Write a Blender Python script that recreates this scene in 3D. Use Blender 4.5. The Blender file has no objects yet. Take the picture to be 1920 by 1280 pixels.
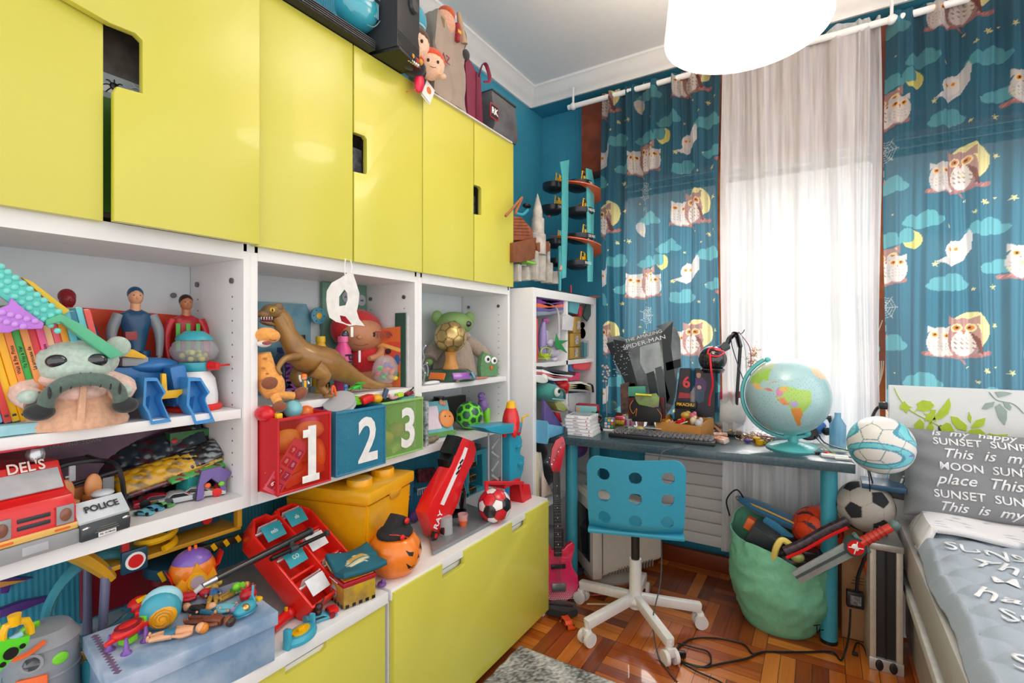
import bpy, bmesh, math, random
import numpy as np
from mathutils import Matrix, Vector, Euler, noise
PI=math.pi; R=math.radians
SC=bpy.context.scene; COL=SC.collection
# ---------------------------------------------------------------- camera
F=924.4; TH=.5609; CX,CY,CZ=1.1788,-.0905,1.185; Y0=631.2
cam=bpy.data.cameras.new('camera'); cam.sensor_width=36; cam.lens=F/1920*36; cam.shift_y=-(640-Y0)/1920; cam.clip_start=.02
camo=bpy.data.objects.new('camera',cam); COL.objects.link(camo)
camo.location=(CX,CY,CZ); camo.rotation_euler=(PI/2,0,TH); SC.camera=camo
# ---------------------------------------------------------------- light
w=bpy.data.worlds.new('sky'); SC.world=w; w.use_nodes=True
w.node_tree.nodes['Background'].inputs[0].default_value=(1,.98,.96,1)
w.node_tree.nodes['Background'].inputs[1].default_value=1.15
sun=bpy.data.lights.new('daylight','SUN'); sun.energy=8.5; sun.angle=R(50); sun.color=(1,.97,.93)
so=bpy.data.objects.new('daylight',sun); COL.objects.link(so); so.location=(1.2,8,4)
so.rotation_euler=Vector((-.1,1,.55)).to_track_quat('Z','Y').to_euler()
SC.view_settings.view_transform='Standard'; SC.view_settings.look='None'; SC.view_settings.gamma=1
SC.view_settings.use_curve_mapping=False; SC.view_settings.exposure=.5
SC.cycles.max_bounces=7; SC.cycles.transparent_max_bounces=14; SC.cycles.use_denoising=True
SC.cycles.caustics_reflective=False; SC.cycles.caustics_refractive=False
# ---------------------------------------------------------------- measuring helpers: where a sight line meets a real support plane
def _d(dx,dy): return -dx*math.sin(TH)+dy*math.cos(TH)
def atX(u,v,X):
    t=(u-960)/F; dx=X-CX; dy=dx*(math.cos(TH)+t*math.sin(TH))/(t*math.cos(TH)-math.sin(TH))
    return Vector((X,CY+dy,CZ-(v-Y0)*_d(dx,dy)/F))
def atY(u,v,Y):
    t=(u-960)/F; dy=Y-CY; dx=dy*(t*math.cos(TH)-math.sin(TH))/(math.cos(TH)+t*math.sin(TH))
    return Vector((CX+dx,Y,CZ-(v-Y0)*_d(dx,dy)/F))
def atZ(u,v,Z):
    d=F*(Z-CZ)/(Y0-v); r=(u-960)/F*d
    return Vector((CX-d*math.sin(TH)+r*math.cos(TH),CY+d*math.cos(TH)+r*math.sin(TH),Z))
# ---------------------------------------------------------------- materials
def lin(h):
    h=h.lstrip('#'); o=[]
    for i in (0,2,4):
        c=int(h[i:i+2],16)/255; o.append(c/12.92 if c<=.04045 else ((c+.055)/1.055)**2.4)
    return tuple(o)
_M={}
def mat(h,rough=.45,metal=0,trans=0,emit=0,var=.06,scale=40,bump=0,coat=0,sheen=0,alpha=1,h2=None,tl=0):
    key=(h,rough,metal,trans,emit,var,scale,bump,coat,sheen,alpha,h2,tl)
    if key in _M: return _M[key]
    m=bpy.data.materials.new('surface_'+h.strip('#')); m.use_nodes=True; nt=m.node_tree; N=nt.nodes; L=nt.links
    b=N['Principled BSDF']; c=lin(h)
    tc=N.new('ShaderNodeTexCoord'); no=N.new('ShaderNodeTexNoise'); no.inputs['Scale'].default_value=scale; no.inputs['Detail'].default_value=4
    L.new(tc.outputs['Object'],no.inputs['Vector'])
    rp=N.new('ShaderNodeValToRGB'); e=rp.color_ramp.elements
    c2=lin(h2) if h2 else tuple(min(1,x*(1+var)) for x in c)
    c1=c if h2 else tuple(x*(1-var) for x in c)
    e[0].position=.35; e[0].color=(*c1,1); e[1].position=.65; e[1].color=(*c2,1)
    L.new(no.outputs['Fac'],rp.inputs['Fac']); L.new(rp.outputs['Color'],b.inputs['Base Color'])
    b.inputs['Roughness'].default_value=rough; b.inputs['Metallic'].default_value=metal
    b.inputs['Transmission Weight'].default_value=trans; b.inputs['Coat Weight'].default_value=coat
    b.inputs['Sheen Weight'].default_value=sheen; b.inputs['Alpha'].default_value=alpha
    if emit: b.inputs['Emission Color'].default_value=(*c,1); b.inputs['Emission Strength'].default_value=emit
    if bump:
        bu=N.new('ShaderNodeBump'); bu.inputs['Strength'].default_value=bump; bu.inputs['Distance'].default_value=.003
        L.new(no.outputs['Fac'],bu.inputs['Height']); L.new(bu.outputs['Normal'],b.inputs['Normal'])
    if tl:
        t=N.new('ShaderNodeBsdfTranslucent'); mx=N.new('ShaderNodeMixShader'); mx.inputs[0].default_value=tl
        L.new(rp.outputs['Color'],t.inputs['Color']); L.new(b.outputs[0],mx.inputs[1]); L.new(t.outputs[0],mx.inputs[2])
        L.new(mx.outputs[0],N['Material Output'].inputs['Surface'])
    _M[key]=m; return m
def plas(h,**k): return mat(h,rough=k.pop('rough',.3),var=.03,**k)
def soft(h,**k): return mat(h,rough=.9,var=.1,scale=k.pop('scale',120),bump=.5,sheen=.3,**k)
def clear(h,a=.35,rough=.1): return mat(h,rough=rough,alpha=a,var=.02)
def vmat(name='painted',rough=.5,tl=0,thin=0,bump=0,coat=0):
    key=(name,rough,tl,thin,bump,coat)
    if key in _M: return _M[key]
    m=bpy.data.materials.new(name); m.use_nodes=True; nt=m.node_tree; N=nt.nodes; L=nt.links; b=N['Principled BSDF']
    a=N.new('ShaderNodeAttribute'); a.attribute_name='Col'; L.new(a.outputs['Color'],b.inputs['Base Color']); b.inputs['Roughness'].default_value=rough
    b.inputs['Coat Weight'].default_value=coat
    no=N.new('ShaderNodeTexNoise'); no.inputs['Scale'].default_value=300
    tc=N.new('ShaderNodeTexCoord'); L.new(tc.outputs['Object'],no.inputs['Vector'])
    if bump:
        bu=N.new('ShaderNodeBump'); bu.inputs['Strength'].default_value=bump; bu.inputs['Distance'].default_value=.002
        L.new(no.outputs['Fac'],bu.inputs['Height']); L.new(bu.outputs['Normal'],b.inputs['Normal'])
    out=b.outputs[0]
    if tl:
        t=N.new('ShaderNodeBsdfTranslucent'); mx=N.new('ShaderNodeMixShader'); mx.inputs[0].default_value=tl
        L.new(a.outputs['Color'],t.inputs['Color']); L.new(out,mx.inputs[1]); L.new(t.outputs[0],mx.inputs[2]); out=mx.outputs[0]
    if thin:
        t=N.new('ShaderNodeBsdfTransparent'); mx=N.new('ShaderNodeMixShader'); mx.inputs[0].default_value=thin
        L.new(out,mx.inputs[1]); L.new(t.outputs[0],mx.inputs[2]); out=mx.outputs[0]
    L.new(out,N['Material Output'].inputs['Surface'])
    _M[key]=m; return m
# ---------------------------------------------------------------- geometry
def rotm(rx=0,ry=0,rz=0): return Euler((rx,ry,rz)).to_matrix().to_4x4()
def _box(bm,x,y,z,sx,sy,sz,bev=0,rx=0,ry=0,rz=0):
    r=bmesh.ops.create_cube(bm,size=1,matrix=Matrix.Translation((x,y,z))@rotm(rx,ry,rz)@Matrix.Diagonal((sx,sy,sz,1)))
    if bev>0:
        bev=min(bev,.45*min(sx,sy,sz)); es=set(e for v in r['verts'] for e in v.link_edges)
        bmesh.ops.bevel(bm,geom=list(es),offset=bev,segments=2,profile=.6,affect='EDGES')
def _cone(bm,p0,p1,r0,r1,seg=20):
    p0=Vector(p0);p1=Vector(p1);d=p1-p0
    if d.length<1e-6: return
    q=d.to_track_quat('Z','Y').to_matrix().to_4x4()
    bmesh.ops.create_cone(bm,cap_ends=True,segments=seg,radius1=max(r0,1e-5),radius2=max(r1,1e-5),depth=d.length,matrix=Matrix.Translation((p0+p1)/2)@q)
def _sph(bm,x,y,z,rx,ry=None,rz=None,ax=0,ay=0,az=0,seg=20):
    ry=ry or rx; rz=rz or rx
    bmesh.ops.create_uvsphere(bm,u_segments=seg,v_segments=max(8,seg//2+2),radius=1,matrix=Matrix.Translation((x,y,z))@rotm(ax,ay,az)@Matrix.Diagonal((rx,ry,rz,1)))
def spline(P,n=6):
    P=[Vector(p) for p in P]
    if len(P)<3: return P
    out=[]
    for i in range(len(P)-1):
        a=P[max(i-1,0)];b=P[i];c=P[i+1];d=P[min(i+2,len(P)-1)]
        for k in range(n):
            t=k/n; out.append(.5*((2*b)+(c-a)*t+(2*a-5*b+4*c-d)*t*t+(3*b-a-3*c+d)*t**3))
    out.append(P[-1]); return out
def _tube(bm,P,r,seg=8,sm=5,closed=False,flat=1):
    rs=r if isinstance(r,(list,tuple)) else None
    Q=spline(P,sm) if sm>1 else [Vector(p) for p in P]
    n=len(Q); up=Vector((0,0,1)); rings=[]
    for i,q in enumerate(Q):
        t=(Q[min(i+1,n-1)]-Q[max(i-1,0)]); t=t.normalized() if t.length>1e-9 else Vector((0,0,1))
        a=up-t*up.dot(t)
        if a.length<.05: a=Vector((1,0,0))-t*t.x
        a.normalize(); up=a; b=t.cross(a)
        if rs:
            f=i/(n-1)*(len(rs)-1); k=min(int(f),len(rs)-2); rr=rs[k]+(rs[k+1]-rs[k])*(f-k)
        else: rr=r
        rings.append([bm.verts.new(q+(a*math.cos(2*PI*j/seg)*flat+b*math.sin(2*PI*j/seg))*rr) for j in range(seg)])
    for i in range(n-1):
        for j in range(seg): bm.faces.new((rings[i][j],rings[i][(j+1)%seg],rings[i+1][(j+1)%seg],rings[i+1][j]))
    bm.faces.new(rings[0][::-1]); bm.faces.new(rings[-1])
def _lathe(bm,x,y,z,prof,seg=32,sx=1,sy=1,cap=True):
    rings=[]
    for r,h in prof: rings.append([bm.verts.new((x+sx*r*math.cos(2*PI*j/seg),y+sy*r*math.sin(2*PI*j/seg),z+h)) for j in range(seg)])
    for i in range(len(rings)-1):
        for j in range(seg): bm.faces.new((rings[i][j],rings[i][(j+1)%seg],rings[i+1][(j+1)%seg],rings[i+1][j]))
    if cap: bm.faces.new(rings[0][::-1]); bm.faces.new(rings[-1])
def _prism(bm,pl,pts,d0,d1,bev=0):
    f={'x':lambda a,b,d:(d,a,b),'y':lambda a,b,d:(a,d,b),'z':lambda a,b,d:(a,b,d)}[pl]
    n=len(pts); A=[bm.verts.new(f(a,b,d0)) for a,b in pts]; B=[bm.verts.new(f(a,b,d1)) for a,b in pts]
    fs=[bm.faces.new(A),bm.faces.new(B[::-1])]
    for i in range(n): fs.append(bm.faces.new((A[i],B[i],B[(i+1)%n],A[(i+1)%n])))
    bmesh.ops.recalc_face_normals(bm,faces=fs)
    if bev>0: bmesh.ops.bevel(bm,geom=list(set(e for q in fs[:2] for e in q.edges)),offset=bev,segments=2,profile=.6,affect='EDGES')
_P={'b':_box,'c':_cone,'s':_sph,'t':_tube,'l':_lathe,'p':_prism}
def build(bm,prims):
    for p in prims:
        if callable(p): p(bm); continue
        k={}
        a=list(p[1:])
        if a and isinstance(a[-1],dict): k=a.pop()
        _P[p[0]](bm,*a,**k)
def finish(name,me,m,parent,angle=40,mod=None):
    if m: me.materials.append(m)
    if len(me.polygons):
        me.polygons.foreach_set('use_smooth',[True]*len(me.polygons))
        me.set_sharp_from_angle(angle=R(angle))
    o=bpy.data.objects.new(name,me); COL.objects.link(o)
    if parent: o.parent=parent
    return o
def part(parent,name,m,*prims,label=None,loc=None,rot=None,angle=40):
    bm=bmesh.new(); build(bm,prims)
    me=bpy.data.meshes.new(name); bm.to_mesh(me); bm.free()
    o=finish(name,me,m,parent,angle)
    if loc: o.location=loc
    if rot: o.rotation_euler=rot
    if label: o['label']=label
    return o
def tag(o,label=None,cat=None,group=None,kind=None):
    for k,v in (('label',label),('category',cat),('group',group),('kind',kind)):
        if v: o[k]=v
    return o
def thing(name,label,cat,loc=(0,0,0),rot=0,group=None,scale=1):
    o=bpy.data.objects.new(name,None); COL.objects.link(o); o.location=loc; o.empty_display_size=.05
    o.rotation_euler=rot if isinstance(rot,(tuple,list,Euler)) else (0,0,rot); o.scale=(scale,)*3
    return tag(o,label,cat,group)
def solo(name,label,cat,m,*prims,loc=None,rot=None,group=None,kind=None,angle=40):
    if isinstance(rot,(int,float)): rot=(0,0,rot)
    return tag(part(None,name,m,*prims,loc=loc,rot=rot,angle=angle),label,cat,group,kind)
def struct(name,m,*prims,parent=None,**k):
    o=part(parent,name,m,*prims,**k)
    if not parent: o['kind']='structure'
    return o
def dup(root,loc,rot=None,label=None,group=None,scale=None):
    r=root.copy(); COL.objects.link(r); r.location=loc
    if rot is not None: r.rotation_euler=rot if isinstance(rot,(tuple,list)) else (0,0,rot)
    if scale: r.scale=(scale,)*3
    if label: r['label']=label
    if group: r['group']=group
    for ch in list(root.children):
        c=ch.copy(); COL.objects.link(c); c.parent=r
        for g in list(ch.children):
            d=g.copy(); COL.objects.link(d); d.parent=c
    return r
FX=(PI/2,0,PI/2); FY=(PI/2,0,0)       # lettering facing +X / -Y
def txtmesh(s,size,ext=.0004,shear=0,sx=1,bold=0,align='CENTER',spacing=1):
    cu=bpy.data.curves.new('t','FONT'); cu.body=s; cu.size=size; cu.extrude=ext; cu.shear=shear; cu.offset=bold
    cu.align_x=align; cu.align_y='CENTER'; cu.resolution_u=3; cu.space_character=spacing
    o=bpy.data.objects.new('t',cu); COL.objects.link(o)
    dg=bpy.context.evaluated_depsgraph_get(); me=bpy.data.meshes.new_from_object(o.evaluated_get(dg))
    bpy.data.objects.remove(o); bpy.data.curves.remove(cu)
    if sx!=1:
        for v in me.vertices: v.co.x*=sx
    return me
def txt(parent,s,size,m,loc,rot=FX,name='lettering',**k):
    me=txtmesh(s,size,**k); me.materials.clear(); o=finish(name,me,m,parent); o.location=loc; o.rotation_euler=rot; return o
# painted grids: colour per vertex, for prints and patterns that belong to the thing itself
def ell(U,V,cx,cy,rx,ry,a=0):
    c,s=math.cos(a),math.sin(a); x=(U-cx)*c+(V-cy)*s; y=-(U-cx)*s+(V-cy)*c; return (x/rx)**2+(y/ry)**2<1
def pol(U,V,P):
    r=np.zeros(U.shape,bool); n=len(P)
    for i in range(n):
        x0,y0=P[i];x1,y1=P[(i+1)%n]
        if y0==y1: continue
        c=((y0>V)!=(y1>V))&(U<(x1-x0)*(V-y0)/(y1-y0)+x0); r^=c
    return r
def seg_(U,V,P,w):
    r=np.zeros(U.shape,bool)
    for (x0,y0),(x1,y1) in zip(P[:-1],P[1:]):
        dx,dy=x1-x0,y1-y0; L2=dx*dx+dy*dy+1e-12; t=np.clip(((U-x0)*dx+(V-y0)*dy)/L2,0,1)
        r|=(U-x0-t*dx)**2+(V-y0-t*dy)**2<w*w
    return r
def paint(U,V,base,shapes):
    C=np.empty(U.shape+(3,)); C[:]=lin(base)
    for s in shapes:
        k=s[0]
        if k=='e': m=ell(U,V,*s[2:])
        elif k=='p': m=pol(U,V,s[2])
        elif k=='l': m=seg_(U,V,s[2],s[3])
        elif k=='r': m=(U>s[2])&(U<s[4])&(V>s[3])&(V<s[5])
        elif k=='f': m=s[2](U,V)
        C[m]=lin(s[1])
    return C
def gridmesh(parent,name,nu,nv,pos,col,m,thick=0,u=(0,1),v=(0,1),wrap=False,angle=60):
    a=np.linspace(u[0],u[1],nu); b=np.linspace(v[0],v[1],nv); U,V=np.meshgrid(a,b)
    P=np.stack(pos(U,V),-1).reshape(-1,3); C=col(U,V).reshape(-1,3)
    i=np.arange(nu*nv).reshape(nv,nu); f=np.stack([i[:-1,:-1],i[:-1,1:],i[1:,1:],i[1:,:-1]],-1).reshape(-1,4)
    me=bpy.data.meshes.new(name); me.vertices.add(len(P)); me.vertices.foreach_set('co',P.ravel())
    me.loops.add(f.size); me.loops.foreach_set('vertex_index',f.ravel()); me.polygons.add(len(f))
    me.polygons.foreach_set('loop_start',np.arange(0,f.size,4)); me.polygons.foreach_set('loop_total',np.full(len(f),4))
    me.update(calc_edges=True); at=me.color_attributes.new('Col','FLOAT_COLOR','POINT')
    at.data.foreach_set('color',np.concatenate([C,np.ones((len(C),1))],1).ravel())
    o=finish(name,me,m,parent,angle)
    if thick: md=o.modifiers.new('s','SOLIDIFY'); md.thickness=thick; md.offset=0
    return o
def print_card(parent,name,w,h,base,shapes,thick=.002,res=.002,loc=(0,0,0),rot=(0,0,0),m=None,bend=0):
    # flat printed sheet facing local +X, u along local y, v along z, origin at its lower middle
    o=gridmesh(parent,name,max(2,int(w/res)),max(2,int(h/res)),lambda U,V:(bend*(U/w*2)**2,U,V),
      lambda U,V:paint(U,V,base,shapes),m or vmat('printed_card',.4),thick,(-w/2,w/2),(0,h)); o.location=loc; o.rotation_euler=rot; return o
WHITE=mat('#eeeeee',.35,var=.01); GREEN=mat('#d6d053',.3,var=.015,scale=3,coat=.2)

def wp(t,name,m,*prims,label=None,angle=40):
    # a part written in room coordinates, kept under its thing
    o=part(t,name,m,*prims,label=label,angle=angle); r=t
    if r.parent: L=r.parent.location+r.location
    else: L=r.location
    o.data.transform(Matrix.Translation(-L)); return o
def ws(name,label,cat,m,*prims,base=None,group=None,kind=None,angle=40):
    # a one-mesh thing written in room coordinates, its origin moved to its base
    o=part(None,name,m,*prims,angle=angle); n=len(o.data.vertices); co=np.empty(n*3); o.data.vertices.foreach_get('co',co); co=co.reshape(-1,3)
    c=Vector(((co[:,0].min()+co[:,0].max())/2,(co[:,1].min()+co[:,1].max())/2,co[:,2].min())); o.data.transform(Matrix.Translation(-c)); o.location=c
    return tag(o,label,cat,group,kind)
def PX(X,P): return [(p.y,p.z) for p in (atX(u,v,X) for u,v in P)]
def PY(Y,P): return [(p.x,p.z) for p in (atY(u,v,Y) for u,v in P)]
def PZ(Z,P): return [(p.x,p.y) for p in (atZ(u,v,Z) for u,v in P)]
def lerp(a,b,t): return a+(b-a)*t
RED=plas('#d91c1c'); BLACK=plas('#17181a'); YEL=plas('#f2b90c'); CYAN=plas('#3fa5bd'); LBLUE=plas('#3f86c9'); ORA=plas('#f0682a'); GREY=plas('#9a9ca0'); DGREY=plas('#3a3d42'); PURP=plas('#7d53a8'); LIME=plas('#7bd32b'); SILV=mat('#c2c4c8',.22,metal=.9,var=.02); CHROME=mat('#dddddd',.12,metal=1,var=.01); WHITEP=plas('#f2f2f2'); PINK=plas('#e0428a'); GOLD=mat('#d3b26a',.25,metal=.9,var=.02); DBLUE=plas('#1f4c66'); SKIN=plas('#e2a67e'); TAN=soft('#d9a06a')
def toy_car(loc,rz,L,m,label,group='toy cars',roof=None,h=.3,w=.42,style=0,cat='toy car',rx=0,wm=None):
    t=thing('toy_car',label,cat,loc,(rx,0,rz),group)
    W=L*w; H=L*h; r=L*.1
    if style==0: P=[(-.5,.12),(.5,.12),(.5,.36),(.42,.48),(.2,.56),(.04,.95),(-.2,1),(-.36,.62),(-.5,.58)]
    elif style==1: P=[(-.5,.12),(.5,.12),(.5,.45),(.2,.55),(.1,1),(-.45,1),(-.5,.6)]
    else: P=[(-.5,.12),(.5,.12),(.5,.5),(.44,.56),(-.05,.56),(-.1,1),(-.4,1),(-.46,.58),(-.5,.55)]
    part(t,'body',m,('p','y',[(a*L,b*H) for a,b in P],-W/2,W/2,L*.03))
    part(t,'windows',mat('#1c2228',.1,var=0),('p','y',[(a*L,b*H) for a,b in ([(.16,.6),(.03,.9),(-.2,.94),(-.32,.62)] if style!=2 else [(-.09,.62),(-.13,.93),(-.36,.93),(-.4,.62)])],-W/2-.0006,W/2+.0006))
    if roof: part(t,'hood_stripe',roof,('b',.3*L,0,H*.53,L*.3,W*.4,H*.05,.0005,0,.18,0))
    for a in (-.3,.32):
        for s in (-1,1): part(t,'wheel',wm or BLACK,('c',(a*L,s*W*.42,r),(a*L,s*W*.53,r),r,r,16))
    return t
def icosa():
    g=(1+5**.5)/2; V=[]
    for a in (-1,1):
        for b in (-g,g): V+= [(0,a,b),(a,b,0),(b,0,a)]
    V=np.array(V)/np.linalg.norm(V[0]); F=[]
    for i in range(12):
        for j in range(i+1,12):
            for k in range(j+1,12):
                if V[i]@V[j]>.4 and V[j]@V[k]>.4 and V[i]@V[k]>.4: f=V[i]+V[j]+V[k]; F.append(f/np.linalg.norm(f))
    return V,np.array(F)
ICO=icosa()
def ball(name,label,r,loc,rot,colf,m,group=None,seg=128,base=True):
    V,Fc=ICO; N=np.concatenate([V/2.3274,Fc/2.2673])
    def pos(U,W): a=U*2*PI; b=W*PI; return (-r*np.cos(a)*np.sin(b),-r*np.sin(a)*np.sin(b),-r*np.cos(b))
    def col(U,W):
        P=np.stack(pos(U,W),-1)/r; D=P@N.T; i=np.argsort(D,-1); k=i[...,-1]; gap=np.take_along_axis(D,i[...,-1:],-1)[...,0]-np.take_along_axis(D,i[...,-2:-1],-1)[...,0]
        C=np.empty(U.shape+(3,)); colf(C,P,k,gap); return C
    o=gridmesh(None,name,seg,seg//2,pos,col,m); o.location=loc; o.rotation_euler=rot; return tag(o,label,'ball',group)
# ================================================================ THE ROOM
def floor_mat():
    m=bpy.data.materials.new('parquet'); m.use_nodes=True; nt=m.node_tree; N=nt.nodes; L=nt.links; b=N['Principled BSDF']
    def ma(op,a,c=None):
        n=N.new('ShaderNodeMath'); n.operation=op
        for i,x in enumerate((a,c)):
            if x is None: continue
            if isinstance(x,(int,float)): n.inputs[i].default_value=x
            else: L.new(x,n.inputs[i])
        return n.outputs[0]
    tc=N.new('ShaderNodeTexCoord'); sp=N.new('ShaderNodeSeparateXYZ'); L.new(tc.outputs['Object'],sp.inputs[0])
    S=.25; x=ma('DIVIDE',sp.outputs[0],S); y=ma('DIVIDE',sp.outputs[1],S)
    ix=ma('FLOOR',x); iy=ma('FLOOR',y); fx=ma('FRACT',x); fy=ma('FRACT',y)
    par=ma('ABSOLUTE',ma('MODULO',ma('ADD',ix,iy),2.0))
    inv=ma('SUBTRACT',1.0,par)
    s=ma('ADD',ma('MULTIPLY',fx,par),ma('MULTIPLY',fy,inv)); l=ma('ADD',ma('MULTIPLY',fy,par),ma('MULTIPLY',fx,inv))
    s5=ma('MULTIPLY',s,5.0); k=ma('FLOOR',s5); fs=ma('FRACT',s5)
    cb=N.new('ShaderNodeCombineXYZ'); L.new(ix,cb.inputs[0]); L.new(iy,cb.inputs[1]); L.new(k,cb.inputs[2])
    wn=N.new('ShaderNodeTexWhiteNoise'); L.new(cb.outputs[0],wn.inputs[0])
    g=N.new('ShaderNodeCombineXYZ'); L.new(ma('MULTIPLY',s,26.0),g.inputs[0]); L.new(ma('MULTIPLY',l,1.6),g.inputs[1]); L.new(ma('MULTIPLY',wn.outputs[0],40.0),g.inputs[2])
    gn=N.new('ShaderNodeTexNoise'); gn.inputs['Scale'].default_value=1; gn.inputs['Detail'].default_value=5; L.new(g.outputs[0],gn.inputs['Vector'])
    v=ma('ADD',ma('MULTIPLY',wn.outputs[0],.68),ma('MULTIPLY',gn.outputs['Fac'],.42))
    rp=N.new('ShaderNodeValToRGB'); e=rp.color_ramp.elements; e[0].position=.15; e[0].color=(*lin('#5c2109'),1); e[1].position=.95; e[1].color=(*lin('#d9822f'),1)
    q=rp.color_ramp.elements.new(.5); q.color=(*lin('#a14a14'),1)
    L.new(v,rp.inputs[0])
    edge=ma('MINIMUM',ma('MULTIPLY',ma('MINIMUM',fs,ma('SUBTRACT',1.0,fs)),.2),ma('MINIMUM',l,ma('SUBTRACT',1.0,l)))
    gap=ma('LESS_THAN',edge,.004)
    mx=N.new('ShaderNodeMixRGB'); L.new(gap,mx.inputs[0]); L.new(rp.outputs[0],mx.inputs[1]); mx.inputs[2].default_value=(*lin('#3a1406'),1)
    L.new(mx.outputs[0],b.inputs['Base Color']); b.inputs['Roughness'].default_value=.28; b.inputs['Coat Weight'].default_value=.25
    return m
def wall_mat(h):
    m=mat(h,.6,var=.04,scale=6); m=m.copy(); N=m.node_tree.nodes; L=m.node_tree.links; b=N['Principled BSDF']
    wv=N.new('ShaderNodeTexWave'); wv.bands_direction='DIAGONAL'; wv.inputs['Scale'].default_value=60; wv.inputs['Distortion'].default_value=1
    mp=N.new('ShaderNodeMapping'); mp.inputs['Scale'].default_value=(1,1,.02); tc=N.new('ShaderNodeTexCoord')
    L.new(tc.outputs['Object'],mp.inputs[0]); L.new(mp.outputs[0],wv.inputs[0])
    bu=N.new('ShaderNodeBump'); bu.inputs['Strength'].default_value=.35; bu.inputs['Distance'].default_value=.002; L.new(wv.outputs['Fac'],bu.inputs['Height']); L.new(bu.outputs[0],b.inputs['Normal'])
    return m
BLUE=wall_mat('#3a99b5'); WOOD=mat('#8a3d1c',.35,scale=14,h2='#6e2c12'); ORWOOD=mat('#b5622c',.35,scale=14,h2='#96481c')
struct('floor',floor_mat(),('b',1.05,.9,-.05,3.1,4.2,.1))
struct('ceiling',mat('#f0f0f2',.8,var=.01),('b',1.05,.55,2.70,3.0,4.0,.08))
struct('wall_left',BLUE,('b',-.37,.65,1.33,.1,4.2,2.66))
# window wall: below the sill, pier beside the window, soffit box over the niche
WY=2.66; WX0,WX1=.17,2.45
struct('wall_front',BLUE,('b',1.05,WY+.1,.31,2.9,.2,.62),('b',(-.42+WX0)/2,WY+.1,1.575,WX0+.42,.2,1.91),('b',1.05,WY+.1,2.6,2.9,.2,.14),
  ('b',1.05,2.58,2.615,2.9,.17,.09))
prof=[(0,0),(.012,0),(.016,.018),(.03,.03),(.05,.05),(.062,.075),(.075,.082),(.075,.1),(0,.1)]
struct('trim_1',WHITE,('p','x',[(2.5-a,2.565+b) for a,b in prof],-.32,2.5))
struct('trim_2',WHITE,('p','y',[(-.32+a,2.565+b) for a,b in prof],-1.1,2.5))
struct('baseboard_front',mat('#7a3312',.4,scale=15),('b',1.05,2.575,.04,2.74,.03,.08,.004))
# white slatted radiator screen under the window
rad=thing('radiator_cover','white slatted radiator cover on the wall under the window, behind the desk','radiator cover',(1.1,2.62,.1))
part(rad,'frame',WHITE,('b',0,.01,.27,1.5,.02,.5))
part(rad,'slats',WHITE,*[('b',0,-.008,.035+k*.062,1.5,.018,.056,.006) for k in range(8)])
# window 1
win=struct('window_1',ORWOOD,*[('b',x,WY+.02,1.35,.05,.07,1.46,.006) for x in (WX0+.025,.735,1.395,WX1-.025)],('b',(WX0+WX1)/2,WY+.02,.65,WX1-WX0,.09,.06,.006),('b',(WX0+WX1)/2,WY+.02,2.1,WX1-WX0,.07,.05,.006))
glass=mat('#ffffff',.02,alpha=.08,var=0)
for a,b in ((.2,.71),(.76,1.37),(1.42,2.38)): part(win,'window_pane',glass,('b',(a+b)/2,WY+.03,1.39,b-a,.006,1.4))
struct('trim_3',WOOD,('b',1.225,WY-.06,2.325,2.45,.12,.4,.004)).name='trim_3'
sh=solo('roller_shutter','grey slatted roller shutter let a little way down behind the window glass','shutter',mat('#8f8a86',.6),*[('b',(WX0+WX1)/2,WY+.12,2.03+.04*k,WX1-WX0-.02,.012,.036,.005) for k in range(10)])
# building across the street, seen through the window
bl=thing('apartment_building','pale apartment block across the street seen through the white sheer curtain','building',(0,17,0))
part(bl,'facade',mat('#bdbab8',.8),('b',3,1,-2,40,2,17.5))
for i in range(14):
    for k in range(3): part(bl,'window',mat('#9aa2a8',.3),('b',-12+i*2.3,-.03,-1.2+k*2.9,1.1,.06,1.3,.03))
# ---------------------------------------------------------------- lamp
lp=thing('pendant_lamp','big white drum pendant lamp, switched on, hanging from the ceiling','lamp',(.985,1.512,2.08))
part(lp,'lamp_shade',mat('#f4e6d4',.8,emit=.5,tl=.3),('l',0,0,0,[(.225,0),(.227,.004),(.2,.26),(.197,.26),(.222,.004)],64,{'cap':False}))
part(lp,'diffuser',mat('#fff6ea',.5,emit=6),('l',0,0,.006,[(.221,0),(.221,.004)],64))
pl=bpy.data.lights.new('bulb','POINT'); pl.energy=14; pl.shadow_soft_size=.06; pl.color=(1,.93,.84); po=bpy.data.objects.new('bulb',pl); COL.objects.link(po); po.location=(.985,1.512,2.24)
part(lp,'cord',WHITE,('c',(0,0,.2),(0,0,.575),.004,.004))
part(lp,'ceiling_rose',WHITE,('l',0,0,.53,[(.045,0),(.05,.01),(.05,.05)],32))
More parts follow.
